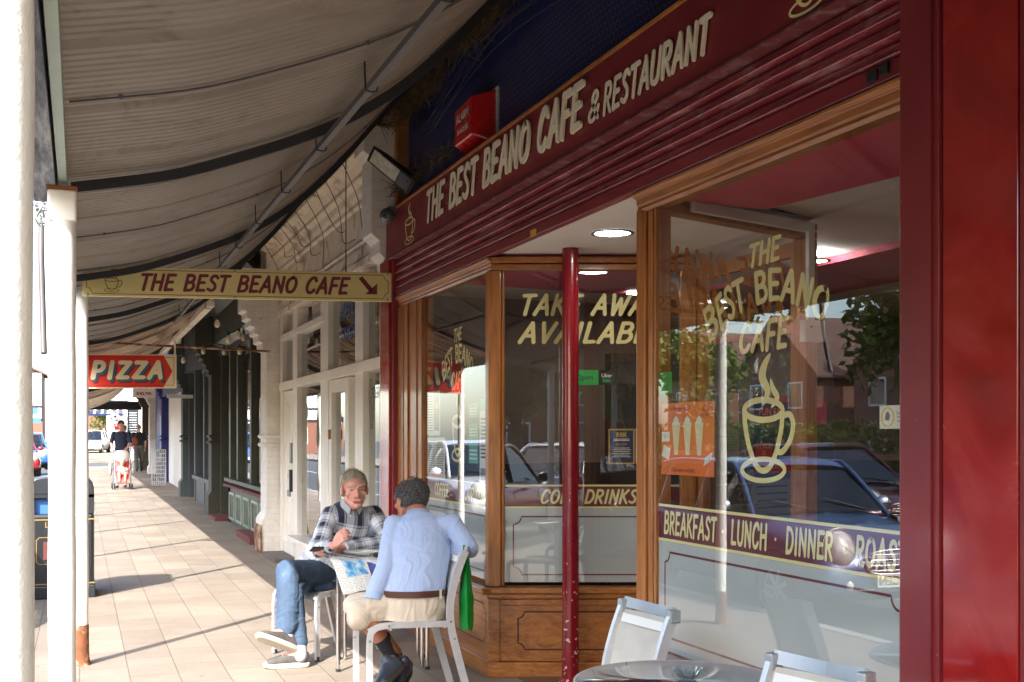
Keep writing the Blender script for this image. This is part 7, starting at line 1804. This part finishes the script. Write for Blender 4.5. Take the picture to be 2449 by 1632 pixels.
# ------------------------------------------------------------------ man in the blue shirt, seen from behind
def man_b():
    b = root('person', 'seated balding man in pale blue striped shirt and beige shorts, seen from behind', 'person', (1.83, 6.66, 0)); o = b.location
    hd = Head((1.90, 6.90, 1.14), (-.35, .92, -.32), (0, .3, 1), 1.08)
    pel, ch_, nk = V((1.85, 6.64, .555)), V((1.905, 6.70, .86)), V((1.925, 6.80, 1.045)); shL, shR = V((1.765, 6.78, 1.0)), V((2.095, 6.66, 1.005)); rt = (shR - shL).normalized()
    elL, wrL = V((1.69, 6.68, .755)), V((1.615, 6.66, .60)); elR, wrR = V((2.165, 6.54, .865)), V((2.05, 6.80, .85))
    hipL, knL = V((1.76, 6.68, .545)), V((1.53, 6.66, .51)); hipR, knR = V((1.88, 6.75, .545)), V((1.56, 6.90, .51)); anL, anR = V((1.73, 6.68, .25)), V((1.80, 6.86, .22))
    torso = lambda g: ('l', [(pel + V((0, 0, -.07)), .165 + g, .115 + g, rt), (pel + V((0, 0, .04)), .16 + g, .12 + g, rt), (pel.lerp(ch_, .5), .155 + g, .12 + g, rt), (ch_, .165 + g, .12 + g, rt), (ch_.lerp(nk, .6), .155 + g, .095 + g, rt), (nk + V((0, 0, -.02)), .085 + g, .07 + g, rt)])
    body = hd.prims() + [torso(-.015), ('c', hd.p(0, -.035, -.05), nk, .058, .066), ('c', shL, elL, .05, .042), ('c', elL, wrL, .042, .028), ('c', shR, elR, .05, .042), ('c', elR, wrR, .042, .028), ('c', hipL, knL, .08, .06), ('c', knL, knL.lerp(anL, .35), .052, .055), ('c', knL.lerp(anL, .35), anL, .055, .036), ('c', hipR, knR, .08, .06), ('c', knR, knR.lerp(anR, .35), .052, .055), ('c', knR.lerp(anR, .35), anR, .055, .036), ('c', anL, anL + V((-.08, -.1, -.14)), .034, .025), ('c', anR, anR + V((-.03, -.1, -.13)), .034, .025)]
    body += hand(wrL, (-.15, .65, -.6), (-.6, -.2, .6), .5, 1) + hand(wrR, (-.6, .7, .0), (.1, .1, 1), .6, -1)
    organic('body', body, .0045, 'skin_tan', b, 3, post=hd.post, off=o); hd.eyes(b, o); hd.brows(b, 'hair_dark')
    hair(hd, b, 'hair_dark', lambda q_: q_.z < .098 and (q_.y < .02 or (abs(q_.x) > .06 and q_.z > .0 and q_.y < .05)) and q_.z > -.06, lambda q_: (q_.x * 6, -.3, -1), 3200, .052, .005, 5, .0024)
    hair(hd, b, 'hair_brown', lambda q_: q_.z > .09 and q_.y < .05, lambda q_: (.1, -1, -.1), 260, .05, .001, 6, .0012, shell=False)
    sh = organic('shirt', [torso(.022), ('c', nk + V((0, 0, -.04)), nk + V((0, .01, -.01)), .078, .070), ('c', shL, elL, .060, .058), ('c', elL, elL.lerp(wrL, .9), .058, .056), ('c', shR, elR, .060, .056), ('c', elR, elR.lerp(wrR, .85), .054, .05), ('c', shL, ch_.lerp(nk, .5), .060, .080), ('c', shR, ch_.lerp(nk, .5), .060, .080)], .007, 'striped_shirt', b, 4, .0042, 9, off=o)
    m = MB(); ring = [nk + V((0, .012, .012)) + rt * .072 * math.cos(a) + V((.25, .97, 0)) * .066 * math.sin(a) + V((0, 0, .02 * math.sin(a) * -1)) for a in [i / 28 * 2 * math.pi for i in range(28)]]
    part('collar', m.add(ring + [p + V((0, 0, .022)) * 1 + (nk - p) * .06 for p in ring] + [p + (p - nk) * .12 + V((0, 0, -.012)) for p in ring], [(i, (i + 1) % 28, 28 + (i + 1) % 28, 28 + i) for i in range(28)] + [(28 + i, 28 + (i + 1) % 28, 56 + (i + 1) % 28, 56 + i) for i in range(28)], True), 'striped_shirt', sh)
    part('cuff', MB().tube([elL.lerp(wrL, .82), elL.lerp(wrL, 1.05) + V((0, -.01, -.02))], [.052, .060], 18, cap=False), 'striped_shirt', sh)
    organic('shorts', [('l', [(pel + V((0, 0, -.10)), .185, .15, rt), (pel + V((0, 0, -.02)), .188, .15, rt), (pel + V((0, 0, .065)), .175, .138, rt)]), ('c', hipL, knL, .10, .078), ('c', hipR, knR, .10, .076), ('c', knL, knL + V((-.01, -.02, -.035)), .074, .074)], .007, 'khaki', b, 4, .006, 12, off=o)
    f = V((-.35, .93, 0)).normalized(); c = pel + V((0, 0, .055)); f = rt.cross(V((0, 0, 1)))
    bp = [c + rt * .196 * math.cos(a) + f * .160 * math.sin(a) + V((0, 0, .004 * math.sin(a))) for a in [i / 36 * 2 * math.pi for i in range(37)]]; m = MB(); vs = []
    for p in bp: vs += [p + V((0, 0, .019)), p - V((0, 0, .019))]
    part('belt', m.add(vs, [(i * 2, i * 2 + 1, i * 2 + 3, i * 2 + 2) for i in range(36)], True), 'belt_brown', b)
    for a in (-.6, -1.5, -2.3, .6): q_ = c + rt * .198 * math.cos(a) + f * .162 * math.sin(a); part('belt_loop', MB().box(q_.x - .007, q_.x + .007, q_.y - .005, q_.y + .005, q_.z - .03, q_.z + .028), 'khaki', b)
    for a, k_ in ((anL, knL), (anR, knR)): m = MB(); capsule(m, a.lerp(k_, .34), a + V((0, 0, -.02)), .047, .040, 16); part('sock', m, 'sock_black', b)
    shoe(b, (1.79, 6.62, .175), (1.575, 6.50, .035), (.25, .55, .75), 'shoe_leather', 'shoe_sole', laces=False); shoe(b, (1.86, 6.76, .12), (1.70, 6.60, .02), (.3, .2, .9), 'shoe_leather', 'shoe_sole', laces=False)
man_b()
# ------------------------------------------------------------------ people further off
def walker(x, y, label, rz=0, h=1.75, top='navy_ink', bottom='black_ink', hairm='hair_brown', skin='skin', sleeve=.5, stride=.12, armf=.0, loose=1.0, vox=.014, hairlen=.03, shorts=False, bag=None, group=None):
    b = local(root('person', label, 'person', (0, 0, 0), group)); k = h / 1.75; P_ = lambda x, y, z: V((x * k, y * k, z * k))
    hd = Head(P_(0, -.02, 1.635), (0, -1, -.05), (0, 0, 1), k * 1.0); rt = V((1, 0, 0)); pel, ch_, nk = P_(0, 0, .98), P_(0, .0, 1.26), P_(0, .01, 1.47)
    sh = [P_(s * .185, .01, 1.42) for s in (-1, 1)]; el = [P_(s * .235, .03 - armf * .15, 1.14 + armf * .03) for s in (-1, 1)]; wr = [P_(s * (.22 - armf * .04), -.04 - armf * .32, .90 + armf * .12) for s in (-1, 1)]
    hip = [P_(s * .09, 0, .93) for s in (-1, 1)]; kn = [P_(s * .095, -.03 + s * stride * .5, .50) for s in (-1, 1)]; an = [P_(s * .09, s * stride + .02, .09) for s in (-1, 1)]
    torso = lambda g: ('l', [(pel, .145 + g, .105 + g, rt), (pel.lerp(ch_, .5), .135 + g, .10 + g, rt), (ch_, .155 + g, .11 + g, rt), (ch_.lerp(nk, .7), .15 + g, .085 + g, rt), (nk, .07 + g, .06 + g, rt)])
    body = hd.prims() + [torso(-.01), ('c', hd.p(0, -.03, -.06), nk, .052, .058)]
    for i in (0, 1):
        body += [('c', sh[i], el[i], .045, .036), ('c', el[i], wr[i], .036, .024), ('c', hip[i], kn[i], .08, .05), ('c', kn[i], an[i], .055, .034), ('c', an[i], an[i] + P_(0, -.12, -.05), .034, .026)] + hand(wr[i], (0, -armf, -1 + armf * .7), ((-1, 1)[i], 0, 0), .35 + armf * .4, 1)
    organic('body', body, vox * .6, skin, b, 2, post=hd.post); hd.eyes(b, (0, 0, 0)); 
    hair(hd, b, hairm, lambda q_: (q_.z > .05 and not (q_.y > .07 and q_.z < .08)) or (q_.y < .01 and q_.z > -.05), lambda q_: (0, -.5, -.8), 900, hairlen, .006, 4, .007)
    pr = [torso(.02)] + [('c', sh[i], sh[i].lerp(el[i], min(1, sleeve * 2)), .062, .055) for i in (0, 1)]
    if sleeve > .5: pr += [('c', el[i], el[i].lerp(wr[i], (sleeve - .5) * 1.8), .05, .042) for i in (0, 1)]
    organic('top', pr, vox, top, b, 3, .006, 3)
    le = .45 if shorts else 1
    pr = [('l', [(P_(0, 0, .86), .16 * loose, .12, rt), (P_(0, 0, 1.02), .155, .115, rt)])] + [('c', hip[i], kn[i], .09, .068 * loose) for i in (0, 1)]
    if not shorts: pr += [('c', kn[i], kn[i].lerp(an[i], .92), .066 * loose, .055 * loose) for i in (0, 1)]
    organic('trousers' if not shorts else 'shorts', pr, vox, bottom, b, 3, .006, 6)
    for i in (0, 1): a = an[i]; m = MB(); capsule(m, a + P_(0, .03, -.05), a + P_(0, -.15, -.055), .04 * k, .034 * k, 12); part('shoe', m, 'black_plastic', b)
    if bag: 
        m = MB(); m.ell(P_(.17, .13, 1.12), (.13, .06, .17), 16, 10); part('shoulder_bag', m, bag, b); part('bag_strap', MB().tube(cr([P_(.17, .16, 1.2), P_(.12, .14, 1.36), P_(-.05, .02, 1.5), P_(-.10, -.11, 1.36)], 4), .012, 6), bag, b)
    b.location = (x, y, gz(y)); b.rotation_euler = (0, 0, rz); return b
M('pattern_trousers', srgb(84, 84, 80), .85, var=.9, scale=26, bump=0); M('bag_brown', srgb(130, 62, 40), .6)
M('tee_black', srgb(30, 28, 32), .9, bump=.1); M('polo_navy', srgb(34, 40, 60), .9, bump=.1); M('pale_blue_cloth', srgb(130, 160, 196), .85, bump=.1); M('coral_cloth', srgb(226, 96, 88), .85, bump=.1)
walker(1.05, 33.1, 'man in navy polo shirt pushing a pram, looking to his side', R(-8), 1.80, 'polo_navy', 'pale_blue_cloth', 'hair_brown', 'skin_red', .45, .12, 1.0)
walker(2.05, 45.0, 'woman in black top and patterned trousers with a brown bag, walking away', R(180), 1.72, 'tee_black', 'pattern_trousers', 'hair_grey', 'skin', .4, .14, 0, 1.35, bag='bag_brown')
walker(1.45, 42.5, 'fair haired person in pale blue behind the pram man, walking away', R(178), 1.70, 'pale_blue_cloth', 'dark_denim', 'hair_blond', 'skin', .8, .12)
walker(1.75, 118, 'distant person in coral top at the far end of the pavement', R(0), 1.75, 'coral_cloth', 'blue_ink', 'hair_brown', 'skin', .4, .1, vox=.02, shorts=True)
walker(1.62, 88, 'distant person in dark clothes walking away beyond the pram', R(180), 1.72, 'tee_black', 'black_ink', 'hair_brown', 'skin', .2, .15, vox=.02, shorts=True)
# diner inside the cafe, glimpsed under the navy poster
dn = walker(0, 0, 'fair haired diner glimpsed inside the cafe below the navy poster', 0, 1.62, 'pale_blue_cloth', 'black_ink', 'hair_blond', 'skin', .8, .05); dn.location = (3.9, 7.75, -.42); dn.rotation_euler = (0, 0, R(-50))
# pram with a small child
def pram():
    x, y = 1.05, 32.3; g = gz(y); p = root('pushchair', 'pink and white pushchair with grey bags, pushed towards the camera', 'pushchair', (x, y, g)); B = lambda a, b, c: (x + a, y + b, g + c)
    m = MB()
    for s in (-1, 1): m.tube([B(s * .22, -.30, .12), B(s * .21, .25, .95), B(s * .17, .42, 1.03)], .012, 8); m.tube([B(s * .22, .30, .12), B(s * .21, -.15, .62)], .012, 8)
    m.tube([B(-.22, -.28, .16), B(.22, -.28, .16)], .012, 8); part('frame', m, 'grey_plastic', p)
    for s in (-1, 1):
        for yy in (-.34, .30):
            for q_ in (-.03, .03): part('wheel', MB().lathe([(.0001, -.012), (.07, -.012), (.078, 0), (.07, .012), (.0001, .012)], B(s * .22 + q_, yy, .08), 18, 'x'), 'black_rubber', p)
    part('seat', MB().prism([B(-.17, -.02, .32), B(.17, -.02, .32), B(.19, .16, .86), B(-.19, .16, .86)], (0, .03, 0)), 'coral_cloth', p)
    part('footrest', MB().prism([B(-.15, -.26, .18), B(.15, -.26, .18), B(.17, -.03, .34), B(-.17, -.03, .34)], (0, .02, -.02)), 'coral_cloth', p)
    hp_ = [(x - .21 + .42 * i / 10, y + .18 - .30 * math.cos(math.pi * j / 12 * .5) * 1, g + .80 + .22 * math.sin(math.pi * i / 10) ** .5 * (.4 + .6 * math.sin(math.pi * j / 12 * .5)) + .0) for j in range(7) for i in range(11)]
    m = MB().add(hp_, [(j * 11 + i, j * 11 + i + 1, (j + 1) * 11 + i + 1, (j + 1) * 11 + i) for j in range(6) for i in range(10)], True); m.ell(B(0, .08, .84), (.21, .2, .20), 18, 10)
    part('hood', MB().ell(B(0, .10, .86), (.215, .20, .17), 20, 12), 'white_ink', p)
    for s in (-1, 1): part('side_bag', MB().ell(B(s * .29, .1, .55), (.05, .14, .20), 12, 10), 'cable_grey', p)
    c = root('person', 'small child in pink and white sitting in the pushchair', 'person', B(0, -.02, .35)); o = c.location
    hd = Head(V(B(0, -.03, .72)), (0, -1, -.1), (0, 0, 1), .78); pr = hd.prims() + [('l', [(V(B(0, .06, .40)), .09, .07, V((1, 0, 0))), (V(B(0, .06, .60)), .085, .065, V((1, 0, 0)))]), ('c', B(0, .03, .6), B(0, 0, .68), .035, .035)]
    for s in (-1, 1): pr += [('c', B(s * .06, .05, .40), B(s * .08, -.13, .40), .045, .036), ('c', B(s * .08, -.13, .40), B(s * .07, -.2, .24), .035, .026), ('c', B(s * .07, -.2, .24), B(s * .07, -.26, .22), .026, .02), ('c', B(s * .09, .05, .57), B(s * .13, -.04, .50), .03, .024), ('c', B(s * .13, -.04, .50), B(s * .06, -.12, .47), .024, .018)] + hand(B(s * .06, -.12, .47), (-s * .5, -.6, 0), (0, 0, 1), .4, 1, .55)
    organic('body', pr, .009, 'skin', c, 2, post=hd.post, off=o); hair(hd, c, 'hair_blond', lambda q_: q_.z > .05, lambda q_: (0, .3, -.5), 400, .02, .003, 2, .005)
    organic('romper', [('l', [(V(B(0, .06, .36)), .11, .09, V((1, 0, 0))), (V(B(0, .055, .60)), .098, .078, V((1, 0, 0)))]), ('c', B(.05, .05, .40), B(.08, -.10, .40), .055, .046), ('c', B(-.05, .05, .40), B(-.08, -.10, .40), .055, .046)], .01, 'pink_cloth', c, 3, .004, off=o)
M('pink_cloth', srgb(232, 170, 160), .85, bump=.1)
pram()
